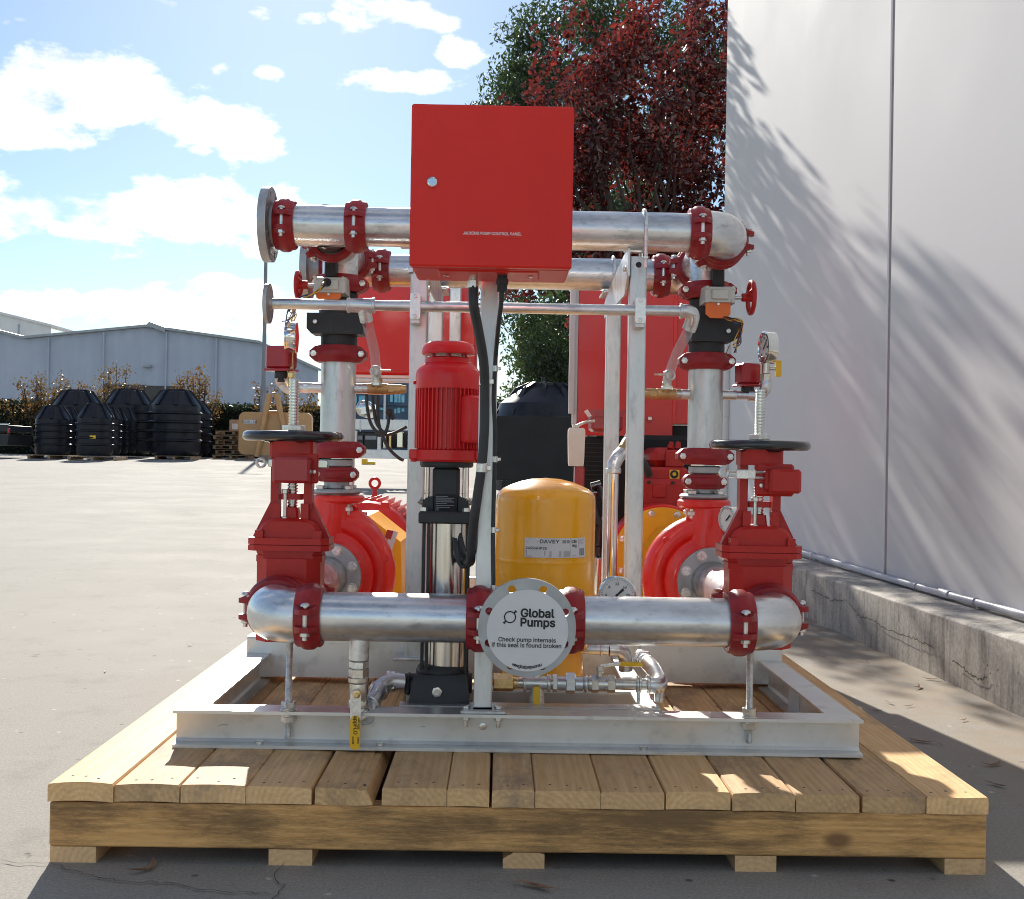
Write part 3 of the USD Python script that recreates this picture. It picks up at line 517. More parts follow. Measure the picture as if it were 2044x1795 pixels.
# ------------------------------------------------------------------ far buildings
def corr(x0, x1, Y, zt, zb, step=0.5, dep=0.05):
    "ribbed cladding wall facing the camera whose top follows zt(x)"
    xs = np.arange(x0, x1, step/4); v = []
    for i, x in enumerate(xs): y = Y+(0, 0, dep, dep)[i % 4]; v += [[x, y, zb], [x, y, zt(x)]]
    v = np.array(v); i = np.arange(len(xs)-1)*2
    return (v, np.vstack([np.stack([i, i+2, i+3], 1), np.stack([i, i+3, i+1], 1)]))
YW = 70.0
rp = [at(-90, 640, YW), at(48, 676, YW), at(292, 653, YW), at(519, 685, YW), at(641, 741, YW)]
rx = np.array([p[0] for p in rp]); rz = np.array([p[2] for p in rp])
wh = Thing('grey_warehouse', 'large blue-grey ribbed metal warehouse with a low gable across the yard', 'warehouse', (-22, YW, .6))
wh.part('wall', corr(rx[0], rx[-1], YW, lambda x: float(np.interp(x, rx, rz)), .3, .8, .06), 'cladding', 20)
for a, b in zip(rp, rp[1:]):
    d = b-a; wh.part('roof_edge', hull([p+V(0, y, z) for p in (a, b) for y in (-.25, 12) for z in (-.02, .13)]), 'roof_edge')
va, vb = at(291, 646, YW-.3), at(329, 657, YW-.3)
wh.part('ridge_vent', hull([va+V(0, 0, -.1), va+V(.2, 0, .12), vb+V(0, 0, .1), vb+V(0, 0, -.2), va+V(.1, 6, 0), va+V(.3, 6, .2), vb+V(0, 6, 0)]), 'roof_edge')
for px0, px1, py in ((203, 287, 767), (287, 363, 770)):
    a = at(px0, py, YW-.12); b = at(px1, 905, YW-.12); wh.part('roller_door', box(((a[0]+b[0])/2, YW-.1, (a[2]+.3)/2), (b[0]-a[0]-.1, .1, a[2]-.3), .02), 'dark_door')
for px in (95, 205, 330, 430, 560):
    a = at(px, 800, YW-.1); zt = float(np.interp(a[0], rx, rz)); wh.part('downpipe', cyl((a[0], YW-.12, .4), (a[0], YW-.12, zt-.1), .06, 8), 'cladding')
wh.part('wall_lamp', box(at(294, 731, YW-.2), (.5, .25, .2), .05), 'roof_edge')
YB = 100.0
rp2 = [at(-60, 610, YB), at(2, 627, YB), at(103.5, 652, YB)]
wb = Thing('white_warehouse', 'white metal building rising behind the grey warehouse', 'warehouse', (-40, YB, .6))
rx2 = np.array([p[0] for p in rp2]); rz2 = np.array([p[2] for p in rp2])
wb.part('wall', corr(rx2[0], rx2[-1], YB, lambda x: float(np.interp(x, rx2, rz2)), .3, .8, .05), 'clad_white', 20)
for a, b in zip(rp2, rp2[1:]): wb.part('roof_edge', hull([p+V(0, y, z) for p in (a, b) for y in (-.2, 14) for z in (-.02, .18)]), 'clad_white')
pj = at(37.5, 650, YB); wb.part('panel_joint', box((pj[0], YB-.03, 6), (.12, .05, 11)), 'roof_edge')
# blue glazed office far behind, seen between the left riser and post
YO = 85.0
of = Thing('glazed_office', 'distant dark blue building with pale blue window panes', 'building', (at(760, 850, YO)[0], YO, .6))
a, b = at(690, 742, YO), at(838, 900, YO)
of.part('wall', box(((a[0]+b[0])/2, YO+2, (a[2]+.4)/2), (b[0]-a[0], 4, a[2]-.4), .05), 'bluewall')
for x0, x1, y0, y1 in ((778.5, 784, 786, 803), (787, 793.5, 786, 804), (795, 799.5, 787, 804), (801, 807, 788, 804), (749, 757, 814, 818), (758, 768, 814, 819), (787, 791, 816, 826), (793, 799, 814, 825), (801, 807, 815, 822), (700, 712, 790, 806), (716, 730, 790, 806)):
    w = of.part('window', qbox(x0, y0, x1, y1, YO-.1, .15, .02), 'glassblue')
of.part('column', qbox(766, 784, 769, 840, YO-1.2, .2, .02), 'clad_white')
of.part('spandrel', qbox(690, 804, 838, 811, YO-.2, .25, .03), 'bluewall')

# ------------------------------------------------------------------ hedge and small autumn trees in front of the warehouse
YH = 46.0
def hedge(x0, x1, zt, name, label, seed):
    a, b = at(x0, 850, YH)[0], at(x1, 850, YH)[0]; r = np.random.default_rng(seed); z0 = float(zg(YH))-.1
    t = Thing(name, label, 'hedge', ((a+b)/2, YH, z0))
    zz = zt; n = int(900*(b-a)/2)
    pos = np.stack([r.uniform(a, b, n), YH+r.uniform(-.75, .75, n), np.full(n, zz)+r.normal(0, .07, n)], 1)
    m = int(700*(b-a)/2); p2 = np.stack([r.uniform(a, b, m), np.full(m, YH-.75)+r.normal(0, .08, m), r.uniform(z0, zz, m)], 1)
    t.part('foliage', leaves(np.vstack([pos, p2]), .15, .5, seed), 'leaf_hedge', False)
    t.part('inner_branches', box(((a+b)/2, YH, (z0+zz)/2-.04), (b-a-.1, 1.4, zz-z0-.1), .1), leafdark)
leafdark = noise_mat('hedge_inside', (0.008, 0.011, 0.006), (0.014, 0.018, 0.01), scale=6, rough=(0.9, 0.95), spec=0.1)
zt = at(300, 810, YH)[2]
hedge(-40, 420, zt, 'hedge', 'dark clipped hedge behind the rows of black ribbed tanks', 3)
hedge(422, 660, zt-.02, 'hedge', 'dark clipped hedge behind the tan panel and pallet stack', 4)
hedge(832, 1260, zt+.3, 'hedge', 'dark hedge behind the large black water tank', 5)
def myrtle(px0, px1, py0, seed, label):
    r = np.random.default_rng(seed); Y = 44.6; a, b = at(px0, 800, Y)[0], at(px1, 800, Y)[0]; c = (a+b)/2; z0 = float(zg(Y)); zt = at(px0, py0, Y)[2]; w = (b-a)/2
    t = Thing('autumn_tree', label, 'tree', (c, Y, z0), 'small autumn trees along the hedge'); br, pos = [], []
    for q in range(14):
        u = r.uniform(-1, 1); x1 = c+u*w; z1 = zt-abs(u)**1.5*(zt-z0)*.22-r.uniform(0, .9)*(1 if r.random() < .6 else 1.6)
        p0, p1 = V(c+u*.12, Y, z0), V(x1, Y+r.uniform(-.7, .7), z1); mid = p0+(p1-p0)*.55+V(u*w*.06, 0, .1)
        P = curve([p0, mid, p1], 8); br.append(tube(P, np.linspace(.035, .008, len(P)), 5))
        for k_ in range(120):
            s = r.uniform(.38, 1.0); i = s*(len(P)-1); i0 = int(i); pp = P[i0]+(P[min(i0+1, len(P)-1)]-P[i0])*(i-i0); pos.append(pp+r.normal(0, .12+.06*(1-s), 3))
    t.part('crown', leaves(np.array(pos), .125, .6, seed), 'leaf_myrtle', False); t.part('trunk', br, 'bark')
myrtle(8, 152, 720, 21, 'rusty green sparse little tree leftmost along the hedge')
myrtle(166, 290, 718, 22, 'sparse little autumn tree behind the middle big black tank')
myrtle(348, 446, 718, 23, 'slender reddish little tree behind the right end of the black tanks')
myrtle(500, 640, 742, 24, 'sparse reddish little tree behind the tan panel')

lp = at(525.5, 800, 43.0); lpt = at(531, 440, 43.0)
pole = Thing('lamp_pole', 'tall thin grey pole rising behind the pipe flanges', 'pole', (lp[0], 43, float(zg(43))))
pole.part('shaft', cyl((lp[0], 43, .5), (lp[0], 43, lpt[2]), .1, 12, .055), 'pole'); pole.part('base_sleeve', cyl((lp[0], 43, .5), (lp[0], 43, 3.3), .13, 12, .12), 'pole')
pole.part('arm', cyl((lp[0], 43, lpt[2]-.1), (lp[0]+.5, 43, lpt[2]), .04, 8), 'pole')

# ------------------------------------------------------------------ black ribbed tanks on pallets
def ribbed_tank(x0, x1, ytop, ybot, Y, label, ribs=4, facets=8, sticker=False, big=False):
    a, b = at(x0, (ytop+ybot)/2, Y), at(x1, (ytop+ybot)/2, Y); c = (a[0]+b[0])/2; R = (b[0]-a[0])/2; zt, zb = at((x0+x1)/2, ytop, Y)[2], at((x0+x1)/2, ybot, Y)[2]; H = zt-zb
    t = Thing('ribbed_tank', label, 'tank', (c, Y, zb), 'black ribbed tanks in rows by the hedge')
    hc = .27*H if not big else .24*H; zs = H-hc; rb = R*.93
    pr = [(0, 0), (rb*.9, 0), (rb, .06*H)]
    for q in range(ribs):
        z = zs*(.2+.74*(q+.5)/ribs); d = R*.05; pr += [(rb, z-2*d*.6), (R, z-d*.35), (R, z+d*.35), (rb, z+2*d*.6)]
    pr += [(rb, zs-.01), (rb*.98, zs+.03), (R*.56, H-.07), (R*.5, H-.035), (0, H-.035)]
    t.part('body', [place(lathe(pr, 32), (c, Y, zb), EZ)], 'poly_black', 35)
    g = []
    for q in range(facets):
        an = 2*math.pi*(q+.35)/facets; d = V(math.cos(an), math.sin(an), 0); s = V(-d[1], d[0], 0)*R*.07
        g.append(hull([V(c, Y, zb)+d*r_+s*e+V(0, 0, z) for r_, z in ((R*.3, H-.05), (R*.3, H), (R*.58, H), (R*1.0, zs+.02), (R*.9, zs-.03)) for e in (-1, 1)]))
    t.part('lid_ribs', g, 'poly_black', 30); t.part('collar', place(lathe([(R*.42, H-.04), (R*.42, H+.03), (R*.3, H+.03), (0, H+.02)], 20), (c, Y, zb), EZ), 'poly_black')
    if sticker: p = at(312, 1126, 1); t.part('sticker', box((c+R*.22, Y-R*.945, zb+H*.36), (R*.3, .012, R*.16)), 'yellow_handle')
    return c, R, zb
def low_pallet(x0, x1, Y, label, z0=None, depth=1.1):
    a, b = at(x0, 914, Y)[0], at(x1, 914, Y)[0]; z = float(zg(Y)) if z0 is None else z0; c = (a+b)/2; w = b-a
    t = Thing('low_pallet', label, 'pallet', (c, Y+depth/2, z), 'weathered low pallets in the yard')
    for i in range(3): t.part('runner', box((c-w/2+.05+(w-.1)*i/2, Y+depth/2, z+.05), (.09, depth, .1), .005), 'pallet_old')
    for i in range(5): t.part('board', box((c, Y+.06+(depth-.12)*i/4, z+.1125), (w, .11, .022), .003), 'pallet_old')
YT = 38.0
def zpx(py, Y, px=200): return at(px, py, Y)[2]
ribbed_tank(103, 205, 780, 906, YT+3, 'big black ribbed tank behind the two nearest small tanks, left of three', big=True)
ribbed_tank(207, 305, 778, 906, YT+3, 'big black ribbed tank, middle of the three tall ones', big=True)
ribbed_tank(298, 403, 779.5, 908, YT+1, 'big black ribbed tank standing nearest at the right of the row', big=True)
ribbed_tank(340, 423, 800, 905, YT+4, 'black ribbed tank half hidden behind the right big tank', big=True)
ribbed_tank(70, 142, 811, 908, YT-1, 'small black ribbed tank standing leftmost on a pallet')
ribbed_tank(105, 158, 814, 906, YT+1, 'small black ribbed tank peeking out behind the leftmost one')
ribbed_tank(152, 227, 807, 910, YT-2, 'small black ribbed tank with a yellow sticker, nearest of all', sticker=True)
ribbed_tank(186, 243, 812, 907, YT-.4, 'small black ribbed tank directly behind the stickered one')
ribbed_tank(206, 257, 815, 906, YT+.9, 'small black ribbed tank third in the stickered file')
ribbed_tank(224, 273, 815.5, 905, YT+2, 'small black ribbed tank last in the stickered file')
low_pallet(54, 140, YT-1.6, 'grey low pallet under the leftmost small black tank')
low_pallet(135, 232, YT-2.6, 'grey low pallet under the stickered black tank')
low_pallet(308, 385, YT+.3, 'grey low pallet under the right big black tank')
# stack of pallets with a carton, left of the tan panel
for i in range(6):
    z = float(zg(41))+i*.172; x0 = 424+(i % 2)*5; a, b = at(x0, 900, 41)[0], at(x0+72, 900, 41)[0]; c, w = (a+b)/2, b-a
    t = Thing('stacked_pallet', ('bottom', 'second from bottom', 'third from bottom', 'fourth from bottom', 'fifth from bottom', 'topmost')[i]+' weathered pallet in the stack beside the tan panel', 'pallet', (c, 41.5, z), 'stacked pallets beside the tan panel')
    for e in range(3): t.part('runner', box((c-w/2+.06+(w-.12)*e/2, 41.5, z+.06), (.1, 1.0, .1), .005), 'pallet_old')
    for e in range(5): t.part('board', box((c, 41.06+.88*e/4, z+.125), (w, .12, .024), .003), 'pallet_old')
    t.part('board', box((c, 41.06, z+.008), (w, .1, .016), .003), 'pallet_old')
ct = Thing('carton', 'small brown carton on top of the pallet stack', 'carton', (at(466, 860, 41)[0], 41.4, 1.6))
a = at(457, 848, 41.1); z0 = float(zg(41))+5*.172+.138; ct.part('box', box((a[0]+.3, 41.45, z0+.2), (.6, .6, .4), .01), 'card'); ct.part('label', box((a[0]+.2, 41.145, z0+.16), (.2, .008, .2)), 'white')
# tan rounded panel with A-frame arms
YP = 40.5
tp = Thing('tan_panel', 'tan rounded plastic panel with two slanted arms and a small white label', 'panel', (at(548, 900, YP)[0], YP, float(zg(YP))))
a, b = at(477, 822, YP), at(621, 910, YP); w, h = b[0]-a[0], a[2]-b[2]; cz = (a[2]+b[2])/2; cxx = (a[0]+b[0])/2
tp.part('panel', ext(rrect(w, h, .22, 8), .3, (cxx, YP+.3, cz), EX, EZ), 'tan', 30)
for (xa, ya), (xb, yb) in (((538, 786), (512, 912)), ((552, 786), (578, 912))):
    p, q = at(xa, ya, YP-.1), at(xb, yb, YP-.1); tp.part('arm', tube([p, q], .10, 6), 'tan', 20)
tp.part('cross_bar', tube([at(534, 822, YP-.1), at(556, 822, YP-.1)], .05, 8), 'tan'); tp.part('label', qbox(486, 838, 510, 846, YP-.02, .015, .002), 'white')
tp.part('lettering', [words('300E-3A', .085, at(498, 844.4, YP-.0215), depth=.002)], 'ink', False)
tp.part('skid', box((cxx, YP+.1, (float(zg(YP))+b[2])/2), (w*.25, .4, max(.05, b[2]-float(zg(YP)))), .01), 'pallet_old')
# dark ute at the left edge
YU = 36.0
ut = Thing('parked_ute', 'dark parked ute cut off at the left edge of the yard', 'ute', (at(-40, 905, YU)[0], YU, float(zg(YU))))
x1 = at(18, 870, YU)[0]; z0 = float(zg(YU))
ut.part('body', [hull([(x, y, z) for x, z in ((x1-4.6, z0+.35), (x1-.05, z0+.4), (x1, z0+.75), (x1-1.7, z0+.8), (x1-4.6, z0+.85)) for y in (YU, YU+1.8)]), hull([(x, y, z) for x, z in ((x1-3.6, z0+.8), (x1-3.2, z0+1.5), (x1-2.0, z0+1.5), (x1-1.7, z0+.8)) for y in (YU+.12, YU+1.68)])], 'tyre')
ut.part('tray', box((x1-.9, YU+.9, z0+.93), (1.75, 1.78, .22), .02), 'tyre'); ut.part('tray_rail', box((x1-.88, YU+.02, z0+1.06), (1.75, .06, .05), .01), 'zinc')
for x in (x1-.95, x1-3.7): w = ut.part('wheel', cyl((x, YU-.03, z0+.36), (x, YU+.22, z0+.36), .36, 20), 'tyre'); ut.part('hub', cyl((x, YU-.04, z0+.36), (x, YU, z0+.36), .17, 14), 'zinc', parent=w)
ut.part('tail_light', box((x1-.02, YU+.02, z0+.86), (.06, .08, .16), .01), 'red_sign')
# ------------------------------------------------------------------ timber pallet
YPF = 2.40
zpt, zpb, zbb = at(1022, 1578, YPF)[2], at(1022, 1614, YPF)[2], at(1022, 1703, YPF)[2]
XL, XR = at(96, 1640, YPF)[0], at(1972, 1650, YPF)[0]; YPR = 6.0
pal = Thing('timber_pallet', 'large new pine pallet carrying the whole pump set', 'pallet', ((XL+XR)/2, YPF, 0))
edges = [(95.5, 226), (227, 357), (360, 489.5), (490.5, 621), (628, 744.5), (762, 891.5), (892.5, 976.5), (982, 1066.5), (1067.6, 1199), (1200, 1326.5), (1330, 1459), (1462, 1587), (1589, 1715), (1723, 1849), (1850.5, 1974)]
greyish = {1, 2, 3, 5, 7, 9, 11, 12, 13}
for i, (a, b) in enumerate(edges):
    x0, x1 = at(a, 1590, YPF)[0], at(b, 1590, YPF)[0]; w = x1-x0; r = np.random.default_rng(40+i)
    c1, c2, hz = r.uniform(-.0035, .0035), r.uniform(-.0015, .0015), r.uniform(-.0012, .0012)
    if i == 0: c1 = .0045
    n = 9; top = [(x0+w*t, zpt+hz+c1*(1-(2*t-1)**2)+c2*(2*t-1)) for t in np.linspace(.02, .98, n)]; bot = [(x0+w*t, zpb+.0012+c1*.6*(1-(2*t-1)**2)) for t in np.linspace(1, 0, n)]
    poly = [(x0, zpt-.004+hz-c2)]+top+[(x1, zpt-.004+hz+c2)]+bot
    yf = YPF+r.uniform(-.002, .004); L = YPR-yf; nseg = 12
    if i == 4:   # wane corner on the fifth plank
        poly = [(x, z) if not (x > x1-.02 and z > zpt-.02) else (x-.012, z-.004) for x, z in poly]
    m = trimesh.creation.extrude_polygon(sg.Polygon(poly).buffer(0), L, engine='earcut'); vv = np.array(m.vertices)
    g = (np.column_stack([vv[:, 0], yf+vv[:, 2], vv[:, 1]]), np.array(m.faces)[:, ::-1])
    pl = pal.part('plank', g, 'plank_grey' if i in greyish else 'plank', 25, own=True)
    holes = []
    for t in ((.22, .5, .76) if w > .1 else (.3, .7)):
        hx, hy = x0+w*(t+r.uniform(-.07, .07)), YPF+.034+r.uniform(-.012, .018)
        holes.append(cyl((hx, hy, zpt-.004), (hx, hy, zpt+hz+c1*(1-(2*(hx-x0)/w-1)**2)+c2*(2*(hx-x0)/w-1)+.0005), .0028+.0008*r.random(), 8))
    for hq in holes: pal.part('nail', hq, 'crack', parent=pl)
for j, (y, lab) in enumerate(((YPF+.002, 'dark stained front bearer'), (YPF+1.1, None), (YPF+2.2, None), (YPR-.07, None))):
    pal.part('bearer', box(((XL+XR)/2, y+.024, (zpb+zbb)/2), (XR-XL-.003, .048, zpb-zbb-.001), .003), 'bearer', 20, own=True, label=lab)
for a, b in ((97, 189), (535, 622), (1004, 1087), (1468.5, 1551), (1888, 1970)):
    x0, x1 = at(a, 1715, YPF)[0], at(b, 1715, YPF)[0]
    p = [(x0, 0), (x1, 0), (x1, zbb-.001), (x0, zbb-.001)]
    if a == 1004: p = [(x0, 0), (x1, 0), (x1, zbb-.004), (x1-.012, zbb-.001), (x0+.022, zbb-.001), (x0, zbb-.014)]
    vv = trimesh.creation.extrude_polygon(sg.Polygon(p), YPR-YPF-.02, engine='earcut'); v = np.array(vv.vertices)
    pal.part('block', (np.column_stack([v[:, 0], YPF+.006+v[:, 2], v[:, 1]]), np.array(vv.faces)[:, ::-1]), 'block', 20, own=True)

# ------------------------------------------------------------------ skid frame of galvanised beams
YS = at(1022, 1505, 1)  # direction only
YSF = float(on_z(1030, 1504.5, zpt)[1])                      # front edge of the bottom flange
zst = float(at(1030, 1428, YSF)[2]); zsb = zpt+.002; FW = .072; TW = .006; TF = .0075
SXL, SXR = at(345, 1420, YSF)[0], at(1724, 1437, YSF)[0]
def ibeam(p0, p1, zb, zt, fw, tf=TF, tw=TW):
    p0, p1 = V(p0), V(p1); d = unit(p1-p0); n = np.cross(EZ, d); h = zt-zb; w = fw/2
    prof = [(-w, 0), (w, 0), (w, tf), (tw/2+.006, tf+.002), (tw/2, tf+.009), (tw/2, h-tf-.006), (tw/2+.004, h-tf), (w, h-tf), (w, h), (-w, h), (-w, h-tf), (-tw/2-.004, h-tf), (-tw/2, h-tf-.006), (-tw/2, tf+.009), (-tw/2-.006, tf+.002), (-w, tf)]
    return ext(sg.Polygon(prof), np.linalg.norm(p1-p0), V(p0[0], p0[1], zb), n, EZ) if np.dot(np.cross(n, EZ), d) > 0 else ext(sg.Polygon(prof), np.linalg.norm(p1-p0), V(p1[0], p1[1], zb), n, EZ)
YCB = 3.48                                                   # raised cross-beam
sk = Thing('skid_frame', 'galvanised steel skid frame with front beam and raised cross-beam on the pallet', 'skid', ((SXL+SXR)/2, YSF, zpt))
yc = YSF+FW/2
sk.part('front_beam', ibeam((SXL, yc, 0), (SXR, yc, 0), zsb, zst, FW), 'beam', 35)
for x in (SXL+FW/2, SXR-FW/2):
    sk.part('side_beam', ibeam((x, YSF+FW+.0005, 0), (x, YCB-.002, 0), zsb+.001, zst-.0006, FW-.002), 'beam', 35)
    sk.part('rear_beam', ibeam((x, YCB+.075, 0), (x, 5.6, 0), zsb+.001, zst+.03, FW-.002), 'beam', 35)
z1, z0 = at(1030, 1279, YCB)[2], at(1030, 1358, YCB)[2]
cxm = (SXL+SXR)/2
prof = sg.Polygon([(0, z0), (.07, z0), (.07, z0+.008), (.008, z0+.008), (.008, z1-.008), (.07, z1-.008), (.07, z1), (.006, z1), (0, z1-.006)])
vv = trimesh.creation.extrude_polygon(prof, SXR-SXL, engine='earcut'); v = np.array(vv.vertices)
sk.part('cross_beam', (np.column_stack([SXL+v[:, 2], YCB+v[:, 0], v[:, 1]]), np.array(vv.faces)), 'beam', 25)
for y in (4.4, 5.56): sk.part('cross_beam', box((cxm, y, zst-.03), (SXR-SXL-2*FW-.004, .07, .1), .004), 'beam')
for x0, x1, py in ((SXL, 0, 0),): pass
# stiffener at the right side beam, seam joints on the front web
gx0 = SXR-FW+.002
sk.part('stiffener', hull([V(gx0-.0, y, z) for y, z in ((3.12, zst-.009), (3.128, zst-.009), (3.12, zsb+.01), (3.128, zsb+.01))]+[V(gx0+.03, y, z) for y, z in ((3.12, zst-.009), (3.128, zst-.009), (3.12, zsb+.01), (3.128, zsb+.01))]), 'beam')
# inner rails that carry the small pump
zr = zst-.0012
xa, xb = at(800, 1400, 2.86)[0], at(1312, 1400, 2.86)[0]
sk.part('inner_rail', box(((xa+xb)/2, 2.815, zr-.004), (xb-xa, .05, .008), .001), 'beam'); sk.part('inner_rail', box(((xa+xb)/2, 3.02, zr-.004), (xb-xa, .05, .008), .001), 'beam')
sk.part('inner_rail', box((xb-.026, 2.9175, zr-.0045), (.05, .154, .008), .001), 'beam'); sk.part('inner_rail', box(((xa+xb)/2, 3.041, zr-.035), (xb-xa, .006, .054), .001), 'beam')
for x in (xb-.03, xa+.04): sk.part('inner_rail', [box((x, 3.26, zr-.005), (.05, .42, .008), .001), box((x+.022, 3.26, zr-.035), (.006, .42, .05), .001)], 'beam')
for px in (568+0, 1270): 
    p = at(px*1.0, 1512, YSF+.02)
for px, py in ((520, 1505), (760, 1508), (1283, 1515)):
    p = at(px, py, YSF+.03); sk.part('bolt', [hexa((p[0], YSF+.018, zsb-.0), EZ*-1, .011, .004), hexa((p[0], YSF+.018, zsb+TF), EZ, .010, .008)], 'zinc')
# base plate bolt heads on the web
for px, py in ((964, 1449),): p = at(px, py, yc-TW/2); sk.part('bolt', hexa(V(p[0], yc-TW/2, p[2]), -EY, .0095, .007), 'zinc')
# faint chalk and scuff marks
for px, py, s in ((445, 1447, .012), (793, 1480, .006), (845, 1450, .005)):
    p = at(px, py, yc-TW/2-.0006); sk.part('scuff', tube(curve([p+V(-s, 0, -s*.35), p+V(-s*.2, 0, .0), p+V(s, 0, -.0005)], 4), .0007, 4), 'grey_ink')

# ------------------------------------------------------------------ posts that carry the headers
YH1, YH2, YR = 3.40, 4.11, 3.75                               # front header, rear header, risers
def post(name, label, px, py, Y, ztop, w=.05, zbot=None, cat='post', plate_=True):
    p = at(px, py, Y); zb = zsb if zbot is None else zbot
    t = Thing(name, label, cat, (p[0], Y+w/2, zb)); x = p[0]
    prof = rrect(w, w, .005, 3); t.part('tube', ext(prof, ztop-zb, (x, Y+w/2, zb), EX, EY), 'galv_v', 30)
    if plate_: t.part('base_plate', box((x, Y+w/2, zb+.004), (w+.06, w+.05, .008), .002), 'galv_v')
    return t, x
def bracket(t, x, Y, w, ztop, side):
    "bent gusset plate from the front post back to the rear post"
    pts = [(Y-.03, ztop), (Y+.10, ztop), (YH2-.10, ztop-.035), (YH2+.03, ztop-.06), (YH2+.03, ztop-.115), (YH2-.1, ztop-.115), (Y+.06, ztop-.125), (Y-.0, ztop-.085), (Y-.03, ztop-.08)]
    g = sg.Polygon([(a, b) for a, b in pts])
    xx = x-side*(w/2+.007)
    t.part('gusset_plate', ext(g, .006, (xx-.003, 0, 0), EY, EZ), 'galv_v', 20)
    t.part('top_plate', box((x+side*.01, Y+.02, ztop+.004), (w+.05, .075, .008), .003), 'galv_v')
    t.part('bolt', [hexa((xx-side*.004, Y+.03, ztop-.05), -EX*side, .010, .008), hexa((xx-side*.004, YH2-.05, ztop-.085), -EX*side, .010, .008)], 'zinc')
ztopf = at(1270, 491, YH1)[2]
for side, px, nm in ((1, 1270.5, 'right'), (-1, 832, 'left')):
    t, x = post('header_post', f'front galvanised square post under the upper headers, {"right of the yellow tank" if side > 0 else "left of the small red motor"}', px, 800, 3.405, ztopf-.03, .05, zbot=zst+.0)
    bracket(t, x, 3.405, .05, ztopf-.012, 1 if side > 0 else -1)
    if side > 0:
        c = at(1281, 455, YH1)
    else: c = at(842, 450, YH1)
    # U-bolt over the front header
    hz = at(1000, 458, YH1)[2]
    th = np.linspace(-.25, math.pi+.25, 22); ub = np.array([[x+.012, YH1+.0635*math.cos(a), hz+.0635*math.sin(a)] for a in th]); ub = np.vstack([[ub[0]+V(0, 0, -.1)], ub, [ub[-1]+V(0, 0, -.1)]])
    t.part('u_bolt', tube(ub, .0055, 8), 'zinc'); t.part('nut', [hexa((x+.012, YH1+s*.062, ztopf-.05), EZ, .011, .009) for s in (-1, 1)], 'zinc')
    t.part('bolt_hole', cyl((x, 3.4043, ztopf-.055), (x, 3.41, ztopf-.055), .009, 12), 'ink')
for side, px, lab in ((1, 1223, 'rear galvanised square post behind the right front post'), (-1, 866, 'rear galvanised square post behind the left front post')):
    t, x = post('header_post', lab, px, 800, 4.03, at(1220, 590, 4.03)[2], .05, zbot=zst+.03)
    hz = at(1000, 545, YH2)[2]; th = np.linspace(-.2, math.pi+.2, 20)
    t.part('u_bolt', tube(np.array([[x+.0, YH2+.0635*math.cos(a), hz+.0635*math.sin(a)] for a in th]), .0055, 8), 'zinc')
    t.part('top_plate', box((x, YH2, hz-.07), (.08, .16, .01), .002), 'galv_v')
t, x = post('header_post', 'thin far galvanised post seen above the red motor canopy', 908, 660, 4.6, at(905, 560, 4.6)[2], .045, zbot=zst+.03)
# slim post on the front beam that carries the control panel
YPP = 2.725
pt, ppx = post('panel_post', 'galvanised square post bolted to the front beam, carrying the red control panel', 963.5, 1395, YPP, at(975, 480, YPP)[2], .0435, zbot=zst+.008, plate_=False)
a, b = at(919, 1420, YPP-.02), at(1010, 1430, YPP-.02)
pt.part('base_plate', box(((a[0]+b[0])/2, YPP+.01, zst+.004), (b[0]-a[0], .066, .008), .0015), 'galv_v')
for px in (930, 995): x = at(px, 1425, YPP)[0]; pt.part('bolt', [hexa((x, YPP+.004, zst+.008), EZ, .0105, .007), cyl((x, YPP-.012, zst-TF-.026), (x, YPP-.012, zst-.0), .005, 8), hexa((x, YPP-.012, zst-TF), -EZ, .0105, .0095)], 'zinc')
for s in (-1, 1): pt.part('weld', tube([(ppx-.022, YPP-.001, zst+.0095), (ppx+.022, YPP-.001, zst+.0095)], .003, 6), 'galv_v')
pt.part('panel_bracket', [box((ppx, YPP-.004, at(975, 400, YPP)[2]), (.2, .006, .04), .001), box((ppx, YPP-.004, at(975, 300, YPP)[2]-.0), (.2, .006, .04), .001)], 'galv_v')

# ------------------------------------------------------------------ lower suction header
YL = 2.72; RP = .0572
def hp(px, py): return at(px, py, YL)
zL = hp(1050, 1236.5)[2]; xl, xr = hp(560, 1224)[0], hp(1535, 1240)[0]
sh = Thing('suction_header', 'lower galvanised header pipe with elbows, red couplings and sealed centre flange', 'pipe', ((xl+xr)/2, YL, zL))
BR = .075; RE = .0625
cpl = [hp(620, 1226)[0], hp(957, 1236)[0], hp(1139, 1238)[0], hp(1474.5, 1243)[0]]
sh.part('pipe', pipe((cpl[0], YL, zL), (cpl[1], YL, zL), RP), 'galv'); sh.part('pipe', pipe((cpl[2], YL, zL), (cpl[3], YL, zL), RP), 'galv')
for x in cpl: coupling(sh, (x, YL, zL), EX, -EY, RP+.001, L=.060)
for s, x, cx_ in ((-1, xl, cpl[0]), (1, xr, cpl[3])):
    cc = V(x-s*BR*.62, YL+BR, zL)
    pts = arc(cc, EX*s, -EY, BR, 0, math.pi/2, 12)[::-1]
    pts = np.vstack([[V(cx_, YL, zL)], pts, [pts[-1]+EY*.03]])
    sh.part('elbow', tube(pts, [RE-.003]+[RE+.002]*12+[RE-.002], 32), 'galv')
    coupling(sh, (pts[-1][0], YL+BR+.045, zL), EY, EX, RP+.004, L=.055, reach=.034)
tcx = (cpl[1]+cpl[2])/2; fc = at(1052, 1253.5, 2.57)
sh.part('tee', [pipe((cpl[1], YL, zL), (cpl[2], YL, zL), RP+.006), cyl((tcx, YL, zL), (tcx, 2.585, zL), RP)], 'galv')
fl = sh.part('flange', flange_geo((fc[0], 2.580, fc[2]), -EY, .1095, .0, .016, 8, .088, .0088, x=EX, slots=True), 'flange', 20, label='large round end flange with a white seal disc')
